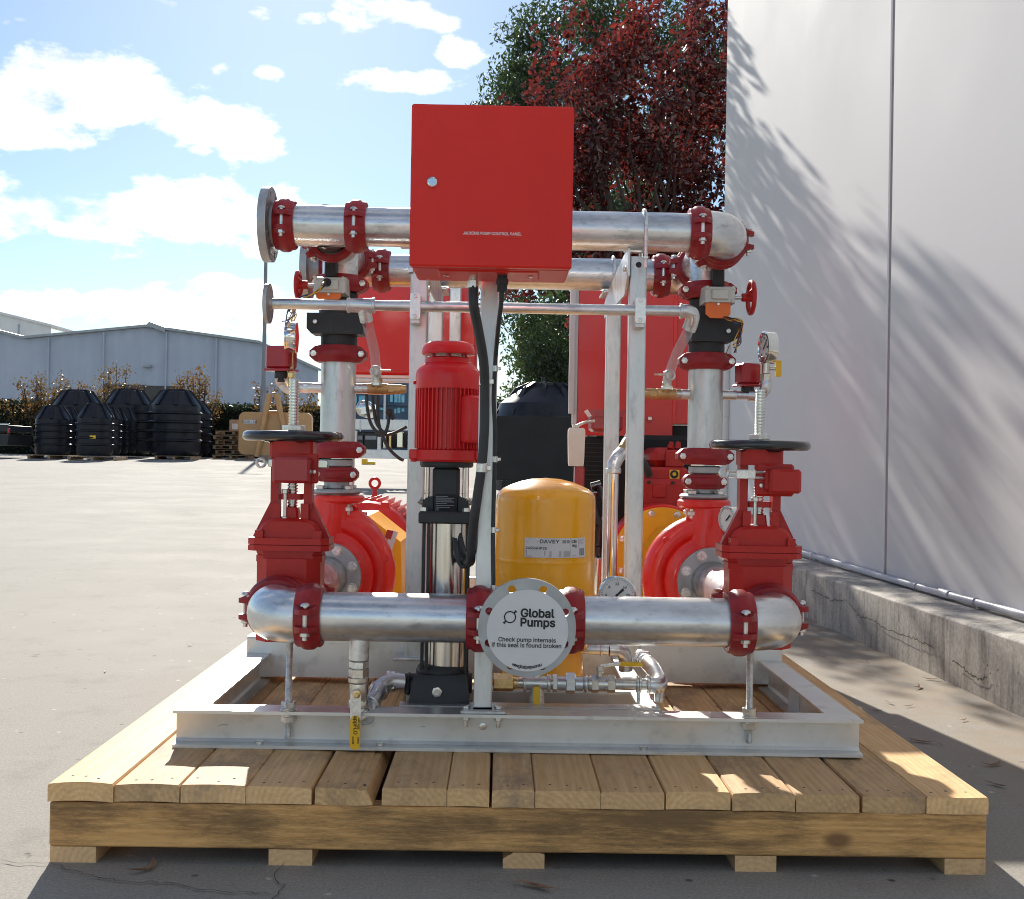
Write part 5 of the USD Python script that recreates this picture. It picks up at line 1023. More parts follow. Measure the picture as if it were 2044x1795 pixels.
tl.part('elbow', [tube(curve([V(X(1358), YTL, zt_), V(X(1372), YTL, zt_), V(X(1383), YTL+.004, zt_-.010), V(X(1382), YTL+.018, zt_-.035), V(X(1378), YTL+.025, zt_-.052)], 6), .0205, 20), cyl((X(1357), YTL, zt_), (X(1362), YTL, zt_), .0235, 20)], 'galv')
for px, lab in ((829.5, 'left'), (1277, 'right')):
    c = at(px, 615 if px < 1000 else 622, YTL); x = c[0]
    cl = tl.part('clamp', ext(rrect(.030, .074, .006), .012, (x, YTL-.019+.012-.0, zt_-.002), EX, EZ), 'zinc', 25)
    tl.part('clamp_back', box((x, YTL+.012, zt_-.01), (.03, .045, .085), .003), 'galv_v', parent=cl)
    for s in (-1, 1): tl.part('rivet', place(lathe([(.0065, 0), (.006, .002), (0, .0035)], 12), (x, YTL-.0192, zt_-.002+s*.029), -EY), 'zinc', parent=cl)
def hose(p, q, label, side):
    t = Thing('clear_hose', label, 'hose', q); m = (V(p)+V(q))/2+V(-.005*side, 0, .004)
    t.part('tube', tube(curve([p, m, q], 10), .0155, 20, caps=False), 'hose', 60)
    t.part('clip', [torus(V(q)+(V(p)-V(q))*.12, V(p)-V(q), .0165, .0035, 24, 6), cyl(V(q)+(V(p)-V(q))*.12+V(.012*side*-1, -.015, 0), V(q)+(V(p)-V(q))*.12+V(.05*side*-1, -.018, 0), .0032, 8)], 'zinc')
    t.part('end_fitting', [cyl(V(q)+V(0, 0, .03), V(q)+V(0, 0, -.03), .0145, 18), hexa(V(q)+V(0, 0, -.03), EZ, .0185, .012)], 'nickel')
h0 = V(X(732), YTL+.025, zt_-.05); h1_ = at(752, 752, YR-.02)
hose(h0, h1_, 'clear plastic hose from the test line down to the left brass tee', -1)
h2_ = V(X(1378), YTL+.028, zt_-.055); h3_ = at(1332, 760, YR-.02)
hose(h2_, h3_, 'clear plastic hose from the test line down to the right brass tee', 1)
def brass_tee(px0, px1, pxt, z, label, rev=False):
    Y = YR-.0; a, b, c = at(px0, 780, Y)[0], at(px1, 780, Y)[0], at(pxt, 780, Y)[0]
    t = Thing('brass_tee', label, 'pipe fitting', (c, Y, z)); lo, hi = min(a, b), max(a, b)
    t.part('tee', [cyl((c-.032, Y, z), (c+.032, Y, z), .0185, 20), cyl((c, Y, z), (c, Y-.02, z+.036), .0165, 20)], 'bronze')
    d = 1 if b > a else -1
    t.part('union', [cyl((c+d*.03, Y, z), (c+d*.075, Y, z), .0165, 20), hexa((c+d*.034, Y, z), EX*d, .0185, .02), cyl((c+d*.07, Y, z), (b, Y, z), .0155, 20, .012)], 'bronze')
    t.part('nipple', [cyl((c-d*.03, Y, z), (c-d*.05, Y, z), .0175, 18)], 'nickel')
brass_tee(712, 811, 754, zhl, 'brass tee and union beside the left riser below the clear hose')
brass_tee(1375, 1290, 1330, zhr, 'brass tee and union beside the right riser below the clear hose')

# ------------------------------------------------------------------ pressure switches and gauges on the riser taps
def gauge(name, label, c, ax, R, depth, dialm='dial', up=EZ, glass=True, text=True, dark=False):
    "round dial gauge facing ax"
    c, ax = V(c), unit(ax); t = Thing(name, label, 'gauge', c); ex = unit(np.cross(up, ax)); ey = np.cross(ax, ex)
    t.part('case', place(lathe([(0, -depth), (R*.94, -depth), (R*.97, -depth+.003), (R*.97, -.004), (R, -.002), (R, .002), (R*.93, .003), (R*.9, -.002), (0, -.002)], 40), c, ax), 'chrome', 35)
    t.part('dial', place(lathe([(R*.9, -.0015), (0, -.0012)], 32), c, ax), 'red_dark' if dark else dialm, 20)
    tk = []
    for i in range(31):
        a = math.radians(225-i*9); d = ex*math.cos(a)+ey*math.sin(a); L = .11 if i % 5 == 0 else .06
        tk.append(hull([c+ax*h+d*R*q+np.cross(ax, d)*R*w for h in (-.001, -.0005) for q in (.84-L, .84) for w in (-.012, .012)]))
    if text:
        for i in range(0, 31, 5):
            a = math.radians(225-i*9); d = ex*math.cos(a)+ey*math.sin(a); tk.append(words(str(i//5*4), R*.13, c+d*R*.58-ey*R*.06-ax*.0008, ex, ey, True, .5, .0006))
    t.part('scale', tk, 'ink', False)
    d = unit(ex*.6+ey*.55); nrm = np.cross(ax, d)
    t.part('needle', [hull([c+ax*h+q for h in (0, .001) for q in (d*R*.45+nrm*R*.07, d*R*.45-nrm*R*.07, d*R*.05, -d*R*.2+nrm*R*.03, -d*R*.2-nrm*R*.03)]), place(lathe([(R*.07, 0), (R*.06, .002), (0, .002)], 14), c, ax)], 'ink', 20)
    return t
def pswitch(label, px0, py0, px1, py1, Y, side):
    a, b = at(px0, py0, Y), at(px1, py1, Y); c = (a+b)/2; w, h = b[0]-a[0], a[2]-b[2]; R3 = np.array([[math.cos(.35*side), math.sin(.35*side), 0], [-math.sin(.35*side), math.cos(.35*side), 0], [0, 0, 1]])
    t = Thing('pressure_switch', label, 'switch', (c[0], Y+.03, b[2])); w *= .86
    t.part('cover', box((c[0], Y+.03, c[2]+.004), (w, w*.8, h-.01), .006, R3), 'red_dark', 25); t.part('base', box((c[0], Y+.03, b[2]+.004), (w*1.1, w*.92, .008), .003, R3), 'red_dark', 25)
    t.part('socket', [cyl((c[0]+.0, Y+.03, b[2]-.022), (c[0], Y+.03, b[2]), .021, 20), cyl((c[0], Y+.03, b[2]-.034), (c[0], Y+.03, b[2]-.02), .013, 6)], 'black')
    return c[0], Y+.03, b[2]-.034
sxl, syl, szl = pswitch('left dark red pressure switch box beside the left riser', 528.5, 689, 587.5, 741, 3.70, -1)
fl_ = Thing('switch_pipework', 'galvanised elbow and nipples from the left riser tap up to the switch', 'pipe fitting', (sxl, syl, zhl))
fl_.part('nipple', [cyl((rxl-.07, YR, zhl), (rxl-.15, YR, zhl), .0165, 18), cyl((rxl-.15, YR, zhl), (sxl+.05, YR, zhl), .014, 18), hexa((sxl+.07, YR, zhl), EX, .018, .016)], 'galv'); fl_.part('elbow', tube(curve([V(sxl+.06, YR, zhl), V(sxl+.02, YR, zhl-.004), V(sxl, YR-.01, zhl+.018), V(sxl, syl, szl)], 6), .018, 16), 'galv')
lg = at(572, 674, 3.72); gauge('pressure_gauge', 'left chrome pressure gauge seen from behind above the dark red switch', lg, V(-1, -.06, 0), .053, .034)
fl_.part('gauge_stem', [cyl((lg[0]+.016, 3.72, zhl), (lg[0]+.016, 3.72, lg[2]-.05), .009, 14), hexa((lg[0]+.016, 3.72, zhl+.03), EZ, .015, .016)], 'brass')
sxr, syr, szr = pswitch('right dark red pressure switch box beside the right riser', 1472, 723.6, 1521, 772, 3.72, 1)
rg = at(1524.5, 694.5, 3.70); gauge('pressure_gauge', 'right chrome pressure gauge facing left above the yellow wing handle', rg, V(-.985, -.12, 0), .053, .034)
fr_ = Thing('switch_pipework', 'nickel valve and elbows from the right riser tap up to the gauge', 'pipe fitting', (rg[0]+.0, 3.7, zhr))
gx_ = rg[0]+.008
fr_.part('nipple', [cyl((rxr+.05, YR, zhr), (rxr+.10, YR, zhr), .0165, 18), cyl((rxr+.10, YR, zhr), (gx_-.03, YR-.01, zhr), .0135, 18), hexa((sxr, YR, zhr), EX, .018, .014), cyl((sxr, YR, zhr), (sxr, syr, szr), .013, 14)], 'galv'); fr_.part('elbow', tube(curve([V(gx_-.045, YR-.01, zhr), V(gx_-.012, YR-.02, zhr), V(gx_, 3.70, zhr+.02), V(gx_, 3.70, zhr+.045)], 6), .0175, 16), 'galv')
fr_.part('cock', [cyl((gx_, 3.7, zhr+.04), (gx_, 3.7, rg[2]-.05), .009, 14), hexa((gx_, 3.7, zhr+.045), EZ, .0175, .022), cyl((gx_, 3.7, zhr+.068), (gx_, 3.7, zhr+.105), .0135, 16), hexa((gx_, 3.7, zhr+.105), EZ, .0165, .018), hexa((gx_, 3.7, rg[2]-.068), EZ, .012, .016), cyl((gx_, 3.7, zhr+.085), (gx_+.035, 3.7, zhr+.085), .006, 10)], 'nickel')
wv = gx_+.04; fr_.part('wing_handle', hull([V(wv+dx_, 3.7, zhr+.085)+V(0, dy, dz) for dx_ in (-.009, .009) for dy, dz in ((-.008, .026), (.008, .026), (-.008, -.026), (.008, -.026), (-.004, 0), (.004, 0))]), 'yellow_handle', 20)
# gauge at the right pump, half hidden behind the gate valve, and one standing by the tank
pg = at(1451, 1037, 3.55); gauge('pressure_gauge', 'white faced gauge half hidden behind the right gate valve', pg, unit(V(-.9, -.45, 0)), .042, .03, text=False)
cgq = at(1231.8, 1188, 3.05); tgp = gauge('pressure_gauge', 'chrome rimmed pressure gauge facing forward just above the lower header', cgq, V(0, -1, 0.05), 38*k(3.05), .04)

# ------------------------------------------------------------------ vertical delivery pipe between the right posts
YD = 3.62; dpx = at(1222.5, 1050, YD)[0]
vp = Thing('vertical_pipe', 'bright small vertical pipe with elbow and brass union between the right posts', 'pipe', (dpx, YD, zst))
vp.part('pipe', pipe((dpx, YD, zst+.06), (dpx, YD, at(1222, 945, YD)[2]), .0166, 24), 'chrome')
ez = at(1222, 940, YD)[2]; q1, q2, q3 = at(1240, 905, YD+.03), at(1252, 882, YD+.08), at(1262, 860, YD+.12)
vp.part('elbow', [tube(curve([V(dpx, YD, ez), V(dpx+.002, YD, ez+.02), V(dpx+.014, YD+.01, ez+.042), q1], 6), .0215, 20), cyl((dpx, YD, ez-.008), (dpx, YD, ez+.008), .0245, 20)], 'galv')
vp.part('union', [cyl(q1, q2, .018, 20), hexa(q1, q2-q1, .022, .02)], 'bronze'); vp.part('nipple', cyl(q2, q3, .0155, 18), 'chrome')
# brass connection, valve, tee and union from the small pump across to the right
YB2 = 2.86; zb2 = at(1100, 1363.5, YB2)[2]; Xb = lambda px: at(px, 1365, YB2)[0]
df = Thing('delivery_pipework', 'brass and galvanised fittings running right from the black pump base', 'pipe fitting', (Xb(1150), YB2, zb2-.03))
df.part('brass_union', [hexa((Xb(984), YB2, zb2), EX, .0222, .052, c=.002), cyl((Xb(1020), YB2, zb2), (Xb(1034), YB2, zb2), .020, 20, .015)], 'brass')
df.part('tee', [cyl((Xb(1044), YB2, zb2), (Xb(1100), YB2, zb2), .0185, 20), cyl((Xb(1044), YB2, zb2), (Xb(1050), YB2, zb2), .0225, 20), cyl((Xb(1092), YB2, zb2), (Xb(1099), YB2, zb2), .0225, 20), cyl((Xb(1072), YB2, zb2), (Xb(1072), YB2, zb2-.05), .0165, 20, .019), cyl((Xb(1071), YB2, zb2-.045), (Xb(1071), YB2, zb2-.07), .012, 14), cyl((Xb(1072), YB2, zb2), (Xb(1070), YB2, zb2+.04), .012, 16)], 'galv')
df.part('union', [hexa((Xb(1103), YB2, zb2), EX, .0225, .012), cyl((Xb(1112), YB2, zb2), (Xb(1164), YB2, zb2), .0185, 20), hexa((Xb(1129), YB2, zb2), EX, .0265, .024, c=.002), cyl((Xb(1166), YB2, zb2), (Xb(1172), YB2, zb2), .0225, 20)], 'galv')
df.part('nipple', cyl((Xb(1030), YB2, zb2), (Xb(1300), YB2, zb2), .0145, 20), 'nickel')
df.part('ball_valve', [cyl((Xb(1174), YB2, zb2), (Xb(1228), YB2, zb2), .0195, 20), hexa((Xb(1180), YB2, zb2), EX, .0225, .018), hexa((Xb(1212), YB2, zb2), EX, .0225, .018), cyl((Xb(1198), YB2, zb2), (Xb(1198), YB2, zb2+.045), .008, 12), hexa((Xb(1198), YB2, zb2+.032), EZ, .0115, .012)], 'nickel')
pA, pB, pC = V(Xb(1198), YB2, zb2+.043), at(1238, 1325, YB2), at(1282, 1327, YB2); df.part('lever', tube([pA, pA+V(.012, 0, .002), pB+V(-.002, 0, 0), pB], .0045, 6), 'zinc'); df.part('lever_grip', tube([pB, pC], .006, 8), 'yellow_handle')
df.part('elbow', [tube(curve([V(Xb(1292), YB2, zb2), V(Xb(1312), YB2, zb2-.002), V(Xb(1318), YB2+.02, zb2+.006), V(Xb(1312), YB2+.06, zb2+.024), V(Xb(1303), YB2+.10, zb2+.035)], 6), .0205, 18), cyl((Xb(1290), YB2, zb2), (Xb(1297), YB2, zb2), .024, 18), cyl((Xb(1318), YB2+.01, zb2-.005), (Xb(1318), YB2+.01, zb2-.045), .015, 14, .012)], 'galv')
pe = at(1278, 1308, 3.14); ps_ = V(Xb(1303), YB2+.10, zb2+.035)
df.part('pipe', [cyl(ps_, pe, .0165, 20)]+[cyl(ps_+(pe-ps_)*a, ps_+(pe-ps_)*b, rr_, 6 if rr_ > .021 else 18) for a, b, rr_ in ((.18, .28, .0205), (.42, .56, .0235), (.62, .7, .0205))], 'galv')
df.part('hose_clip', [torus((Xb(1272), YB2, zb2), EX, .0185, .0032, 20, 6), torus((Xb(1277), YB2, zb2), EX, .0185, .0032, 20, 6), cyl((Xb(1274), YB2-.016, zb2-.012), (Xb(1273), YB2-.016, zb2-.045), .0045, 8)], 'zinc')
lvp = at(1071.5, 1391, YB2-.03); df.part('lever_tag', ext(rrect(13*k(YB2), 40*k(YB2), .004), .004, (lvp[0], YB2-.03, lvp[2]), EX, EZ), 'yellow_handle', 25)
# drain and second pipe behind the header
pq = at(1188, 1297, 3.2); qq = at(1215, 1297, 3.2); q0 = at(1100, 1293, 3.2)
bp = Thing('return_pipe', 'short horizontal galvanised pipe and elbow behind the header near the right post', 'pipe', (qq[0], 3.2, zst))
bp.part('pipe', [cyl(q0, qq, .0145, 18), cyl(q0*.15+qq*.85, q0*.12+qq*.88, .019, 18)], 'galv'); bp.part('elbow', tube(curve([qq, qq+V(.03, .004, 0), qq+V(.046, .01, -.02), qq+V(.05, .012, -.06)], 6), .019, 16), 'galv')
# ------------------------------------------------------------------ small vertical multistage (jacking) pump
YJP = 2.90; jx = at(887, 1200, YJP)[0]
def JZ(py): return float(at(887, py, YJP)[2])
kj = k(YJP)
jk = Thing('jacking_pump', 'small upright multistage pump with red finned motor and steel sleeve', 'pump', (jx, YJP, zst))
R = 65*kj
# motor
jk.part('motor_body', place(lathe([(0, JZ(922)), (R*.9, JZ(922)), (R*.98, JZ(918)), (R*.98, JZ(899)), (R*.9, JZ(897)), (R*.9, JZ(777)), (0, JZ(777))], 48), (jx, YJP, 0), EZ), 'red_motor', 35)
for i in range(44):
    a = 2*math.pi*i/44
    if abs(((a+math.pi/2+.9) % (2*math.pi))-math.pi) < 0: continue
    d = V(math.cos(a), math.sin(a), 0); s = V(-d[1], d[0], 0)
    jk.part('fin', hull([V(jx, YJP, 0)+d*r_+s*w+V(0, 0, z) for r_, w in ((R*.86, .0022), (R*1.0, .0013)) for w in (-w, w) for z in (JZ(895) if r_ > R*.9 else JZ(898), JZ(778))]), 'red_motor', 20)
jk.part('fan_cover', place(lathe([(R*.985, JZ(778)), (R*1.0, JZ(775)), (R*1.0, JZ(752)), (R*.97, JZ(742)), (R*.86, JZ(732)), (R*.74, JZ(727)), (R*.72, JZ(724)), (R*.68, JZ(716)), (R*.62, JZ(714)), (0, JZ(714))], 48), (jx, YJP, 0), EZ), 'red_motor', 40)
can = jk.part('rain_canopy', place(lathe([(0, JZ(703)), (R*.80, JZ(709)), (R*.83, JZ(706)), (R*.80, JZ(696)), (R*.72, JZ(687)), (R*.6, JZ(684)), (0, JZ(682))], 48), (jx, YJP, 0), EZ), 'red_motor', 40)
for a in (-2.4, -1.55, -.7, .6, 1.6, 2.5): jk.part('pillar', cyl((jx+R*.6*math.cos(a), YJP+R*.6*math.sin(a), JZ(716)), (jx+R*.6*math.cos(a), YJP+R*.6*math.sin(a), JZ(702)), .005, 8), 'red_dark', parent=can)
jk.part('terminal_box', box((jx+R*.72, YJP-R*.72, JZ(838)), (.05, .05, 92*kj), .006, np.array([[.707, -.707, 0], [.707, .707, 0], [0, 0, 1]])), 'red_motor')
for sx in (-1, 1): jk.part('foot_lug', [box((jx+sx*R*1.0, YJP-R*.28, JZ(908)), (.022, .022, 20*kj), .003), cyl((jx+sx*R*1.0, YJP-R*.28, JZ(923)), (jx+sx*R*1.0, YJP-R*.28, JZ(915)), .008, 8)], 'red_motor')
jk.part('drain_plug', cyl((jx-R*.99, YJP-.01, JZ(765)), (jx-R*1.06, YJP-.012, JZ(765)), .005, 8), 'red_motor')
# stool and head
jk.part('motor_stool', [place(lathe([(0, JZ(933)), (R*.78, JZ(933)), (R*.82, JZ(929)), (R*.82, JZ(922.5)), (0, JZ(922.5))], 40), (jx, YJP, 0), EZ), box((jx, YJP, JZ(978)), (53*kj, .065, 94*kj), .008)]+[hull([V(jx+sx*q, YJP+w, z) for q, z in ((25*kj, JZ(990)), (25*kj, JZ(1022)), (50*kj, JZ(1022)), (40*kj, JZ(994))) for w in (-.03, .03)]) for sx in (-1, 1)], 'black', 30)
for sx in (-1, 1): jk.part('stool_rod', [cyl((jx+sx*36*kj, YJP-.02, JZ(1020)), (jx+sx*36*kj, YJP-.02, JZ(928)), .0045, 10), cyl((jx+sx*36*kj, YJP-.02, JZ(985)), (jx+sx*36*kj, YJP-.02, JZ(983)), .006, 10)], 'stainless')
npl = jk.part('name_plate', box((jx+1*kj, YJP-.0335, JZ(1004)), (44*kj, .002, 36*kj), .0005), 'matt_black')
tx = []
for i, (w, x0) in enumerate(((.6, -.5), (.9, -.5), (.8, -.5), (.9, -.5), (.55, -.5), (.9, -.5), (.7, -.5))): tx.append(box((jx+1*kj+(x0+w/2)*42*kj*.95, YJP-.0349, JZ(990+i*3.6)), (w*40*kj, .0006, 1.1*kj)))
tx += [words('CE', 4.5*kj, (jx-16*kj, YJP-.0346, JZ(1018)), depth=.0005)]
jk.part('plate_print', tx, 'grey_ink', False, parent=npl)
jk.part('head', [hull([V(jx+sx*51*kj*q, YJP+sy*.066*q, z) for sx in (-1, 1) for sy in (-1, 1) for q, z in ((.94, JZ(1019)), (1, JZ(1023)), (1, JZ(1040)), (.95, JZ(1043)))])], 'black', 30)
for sx in (-1, 1): jk.part('bolt', [hexa((jx+sx*41*kj, YJP-.045, JZ(1020)), EZ, .0095, .011)], 'zinc'); jk.part('vent_plug', [cyl((jx+sx*36*kj, YJP-.01, JZ(1012)), (jx+sx*52*kj, YJP-.02, JZ(997)), .007, 10), hexa((jx+sx*46*kj, YJP-.016, JZ(1003)), V(sx, -.3, .9), .0095, .012)], 'nickel')
# sleeve and tie straps
jk.part('sleeve', cyl((jx+3*kj, YJP, JZ(1345)), (jx+3*kj, YJP, JZ(1040)), 39*kj, 48), 'stainless', 50)
for dx_, dy in ((-41, -.034), (-31, -.05), (44.5, -.03), (-44, .02), (46, .02)): jk.part('tie_strap', box((jx+dx_*kj, YJP+dy, JZ(1192)), (6.5*kj, .006, 305*kj), .001), 'black')
# base
bz = [hull([V(jx-4*kj+sx*58*kj*q, YJP+sy*.085*q, z) for sx in (-1, 1) for sy in (-1, 1) for q, z in ((.96, zst+.0005), (1, zst+.004), (1, JZ(1392)), (.93, JZ(1385)), (.93, JZ(1352)), (.84, JZ(1338)))]), place(lathe([(50*kj, JZ(1395)), (50*kj, JZ(1336)), (46*kj, JZ(1328)), (42*kj, JZ(1324)), (0, JZ(1324))], 40), (jx-4*kj, YJP, 0), EZ)]
bz += [cyl((jx-4*kj, YJP, JZ(1363)), (jp[0], YJP-.02, JZ(1363)), 20*kj, 24), cyl((jx-4*kj, YJP, JZ(1363)), (jx+58*kj, YJP, JZ(1363)), 20*kj, 24), box((jp[0]+.011, YJP-.02, JZ(1363)), (.02, .05, .052), .01)]
jk.part('base', bz, 'black', 35)
jk.part('plug', [hexa((jx-8*kj, YJP-.0795, JZ(1368)), -EY, 10.5*kj, .009, x=V(.3, 0, .95)), cyl((jx-8*kj, YJP-.078, JZ(1368)), (jx-8*kj, YJP-.0925, JZ(1368)), 6*kj, 12)], 'nickel')
for sx in (-1, 1): jk.part('foot_bolt', [hexa((jx-4*kj+sx*42*kj, YJP-.07, JZ(1396)), EZ, .0125, .012), cyl((jx-4*kj+sx*42*kj, YJP-.07, zst), (jx-4*kj+sx*42*kj, YJP-.07, JZ(1396)), .015, 16)], 'zinc')

# ------------------------------------------------------------------ yellow pressure tank
YTK = 3.22; tkx = at(1088, 1080, YTK)[0]; RT = 99.5*k(YTK)
def TZ(py): return float(at(1088, py, YTK)[2])
tk_ = Thing('pressure_tank', 'glossy yellow pressure tank with a white data label', 'tank', (tkx, YTK, zst))
tk_.part('shell', place(lathe([(RT*.55, zst+.06), (RT*.9, zst+.075), (RT*.985, zst+.11), (RT, zst+.14), (RT, TZ(1148)), (RT*.995, TZ(1144)), (RT, TZ(1140)), (RT*.993, TZ(1121)), (RT*1.006, TZ(1118)), (RT*1.004, TZ(1113)), (RT*.995, TZ(1110)), (RT*.998, TZ(1000)), (RT*.985, TZ(990)), (RT*.945, TZ(983)), (RT*.86, TZ(975.5)), (RT*.7, TZ(968)), (RT*.5, TZ(961)), (RT*.28, TZ(956)), (0, TZ(954))], 72), (tkx, YTK, 0), EZ), 'yellow', 60)
tk_.part('foot_ring', place(lathe([(RT*.8, zst+.0), (RT*.83, zst+.004), (RT*.76, zst+.09), (RT*.7, zst+.09)], 40), (tkx, YTK, 0), EZ), 'yellow')
vc = at(1085.5, 976, YTK-.05); tk_.part('valve_cap', [cyl((vc[0], YTK-.05, vc[2]-.01), (vc[0], YTK-.05, vc[2]+.017), .0105, 16, .0065), cyl((vc[0], YTK-.05, vc[2]-.014), (vc[0], YTK-.05, vc[2]-.006), .019, 20)], 'ink')
def on_tank(g, off=.0008):
    "wrap shapes drawn flat in x (arc length), z onto the tank's front"
    v, f = g; th = v[:, 0]/RT; rr_ = RT+off+v[:, 1]; return (np.stack([tkx+rr_*np.sin(th), YTK-rr_*np.cos(th), v[:, 2]], 1), f)
def tarc(px): return RT*math.asin(max(-.99, min(.99, (at(px, 1095, YTK-RT*.9)[0]-tkx)/RT)))
def grid_panel(x0, x1, z0, z1, d, n=14):
    xs = np.linspace(x0, x1, n+1); v = np.array([[x, y, z] for x in xs for y in (0, d) for z in (z0, z1)]); F = []
    for i in range(n):
        a = i*4; b = a+4; F += [[a+2, b+2, b+3], [a+2, b+3, a+3], [a+3, b+3, b+1], [a+3, b+1, a+1], [a, b+2, a+2], [a, b, b+2], [a, a+1, b+1], [a, b+1, b]]
    F += [[0, 2, 3], [0, 3, 1], [4*n, 4*n+3, 4*n+2], [4*n, 4*n+1, 4*n+3]]; return (v, np.array(F))
lx0, lx1 = tarc(1047.5), tarc(1168.5); lz1, lz0 = at(1107, 1074.5, YTK-RT)[2], at(1107, 1114, YTK-RT)[2]
lb = tk_.part('data_label', on_tank(grid_panel(lx0, lx1, lz0, lz1, .0006), .0012), 'white', 40)
W_, H_ = lx1-lx0, lz1-lz0; LX = lambda u: lx0+W_*u; LZ = lambda v_: lz1-H_*v_
def flat(t, h, u, v_, bold=False, al=0, st=1.0): return words(t, h, V(LX(u), .0019, LZ(v_)), EX, EZ, bold, al, .0003, st)
def wrapw(gs): 
    g = join(*gs); return on_tank((np.stack([g[0][:, 0], .0007+0*g[0][:, 1]+(-g[0][:, 1]+.0019), g[0][:, 2]], 1), g[1]), .0012)
tk_.part('label_print', wrapw([flat('DAVEY', H_*.175, .235, .26, True, 0, 1.25), flat('24024HP25', H_*.125, .02, .58, True, 0, 1.1), flat('CE', H_*.14, .725, .25, True), flat('W', H_*.13, .735, .46, True)]), 'ink', False, parent=lb)
bars = []
def bar(u0, u1, v0, v1): bars.append(box(((LX(u0)+LX(u1))/2, .0017, (LZ(v0)+LZ(v1))/2), (LX(u1)-LX(u0), .0004, abs(LZ(v1)-LZ(v0)))))
for i in range(7):
    v_ = .645+i*.046; bar(.02, .32 if i < 6 else .12, v_, v_+.024)
    if i: bar(.38, .56, v_-.02, v_+.004); bar(.60, .70, v_-.02, v_+.004)
for i in range(5): bar(.855, .97-.02*(i % 3), .1+i*.05, .112+i*.05)
for i, w in enumerate((1, 2, 1, 1, 2, 1, 3, 1, 1, 2, 1, 1)): bar(.875+i*.0085, .875+i*.0085+.0022*w, .53, .9)
bar(.712, .714, .0, 1.0); bar(.85, .852, .04, .55); bar(.78, .82, .12, .26); bar(.79, .82, .34, .5); bar(.73, .82, .88, .9); bar(.575, .63, .1, .26); bar(.645, .69, .1, .26)
bars.append(box((LX(.12), .0017, LZ(.19)), (W_*.19, .0003, H_*.02)))
tk_.part('label_print', wrapw(bars), 'grey_ink', False, parent=lb)

# ------------------------------------------------------------------ red control panel
YPN = 2.482; PD = .212
a, b = at(820, 206, YPN), at(1144.5, 533, YPN); pcx, pcz = (at(820, 370, YPN)[0]+at(1143.2, 370, YPN)[0])/2, (at(983, 209.5, YPN)[2]+at(978, 534, YPN)[2])/2; pw, ph = at(1143.2, 370, YPN)[0]-at(818.5, 370, YPN)[0], at(983, 209.5, YPN)[2]-at(978, 533.5, YPN)[2]
cp = Thing('control_panel', 'red steel control panel box on top of the centre post', 'control panel', (pcx, YPN+PD/2, pcz-ph/2))
cp.part('body', box((pcx, YPN+.024+PD/2, pcz), (pw-.004, PD-.028, ph-.004), .004), 'red_panel', 25)
dr = cp.part('door', hull([V(pcx+sx*(pw/2-e), YPN+y, pcz+sz*(ph/2-e2)) for sx in (-1, 1) for sz in (-1, 1) for e, e2, y in ((.0035, .0, .003), (.0, .0035, .003), (.004, .004, .0), (0, .004, .02), (.004, 0, .02))]), 'red_panel', 25)
lk = at(863, 364, YPN); cp.part('lock', [place(lathe([(.0125, 0), (.0125, .003), (.0105, .006), (.008, .0065), (.0078, .004), (0, .004)], 28), (lk[0], YPN, lk[2]), -EY), box((lk[0], YPN-.0055, lk[2]), (.0035, .003, .0012))], 'chrome', 30, parent=dr)
e = at(982.5, 466.8, YPN); e1 = unit(at(1020, 467.5, YPN)-e); e1[1] = 0; e1 = unit(e1)
lbm = cp.part('name_strip', box((e[0]+.0, YPN-.0004, e[2]), (110*k(YPN), .0008, 17*k(YPN)), .0002), 'red_panel', parent=dr)
cp.part('lettering', words('JACKING PUMP CONTROL PANEL', 5.6*k(YPN), (e[0], YPN-.0008, e[2]-2.6*k(YPN)), EX, EZ, True, .5, .0004, .93), 'white_ink', False, parent=dr)
zbt = pcz-ph/2+.002
cp.part('gland_plate', hull([V(pcx-.005+sx*q, YPN+PD*.5+y, zbt+z) for sx in (-1, 1) for q, y, z in ((.108, -.048, -.003), (.112, .05, -.003), (.112, -.05, 0), (.116, .052, 0))]), 'red_panel', 20)
for sx in (-1, 1): cp.part('screw', [hexa((pcx-.005+sx*.095, YPN+PD*.5, zbt-.003), -EZ, .006, .004), hexa((pcx+sx*.02-.02, YPN+PD*.72, zbt), -EZ, .005, .003)], 'zinc')
cp.part('bolt', [hexa((pcx-pw/2, YPN+PD*.6, pcz-ph/2+.01), -EX, .008, .012)], 'zinc')
# conduits from the panel
YC0 = YPN+.1
g1, g2 = at(944.5, 556, YC0), at(1002.5, 556, YC0)
c1 = Thing('black_conduit', 'thick black conduit looping from the control panel down beside the centre post', 'conduit', (g1[0], YC0, g1[2]-.4))
c1.part('gland', [hexa((g1[0], YC0, g1[2]-.022), EZ, .0125, .018), cyl((g1[0], YC0, g1[2]-.03), (g1[0], YC0, g1[2]+.012), .010, 16)], 'nickel')
pts = [at(944.5, 572, YC0), at(945.5, 610, YC0), at(954, 655, YC0+.03), at(965, 720, YC0+.07), at(967.5, 780, YPP-.045), at(966.5, 860, YPP-.045), at(962, 925, YPP-.045), at(953, 990, YPP-.04), at(945, 1050, YPP-.02), at(941, 1100, YPP+.01), at(938, 1122, YPP+.06), at(925, 1112, YPP+.13), at(912, 1060, YPP+.15)]
c1.part('tube', tube(curve(pts, 8), .0112, 18), 'rubber', 60)
c1.part('cable', tube(curve([at(908, 1075, YPP+.125), at(912, 1110, YPP+.11), at(922, 1130, YPP+.1), at(938, 1128, YPP+.09)], 8), .0055, 10), 'rubber', 60)
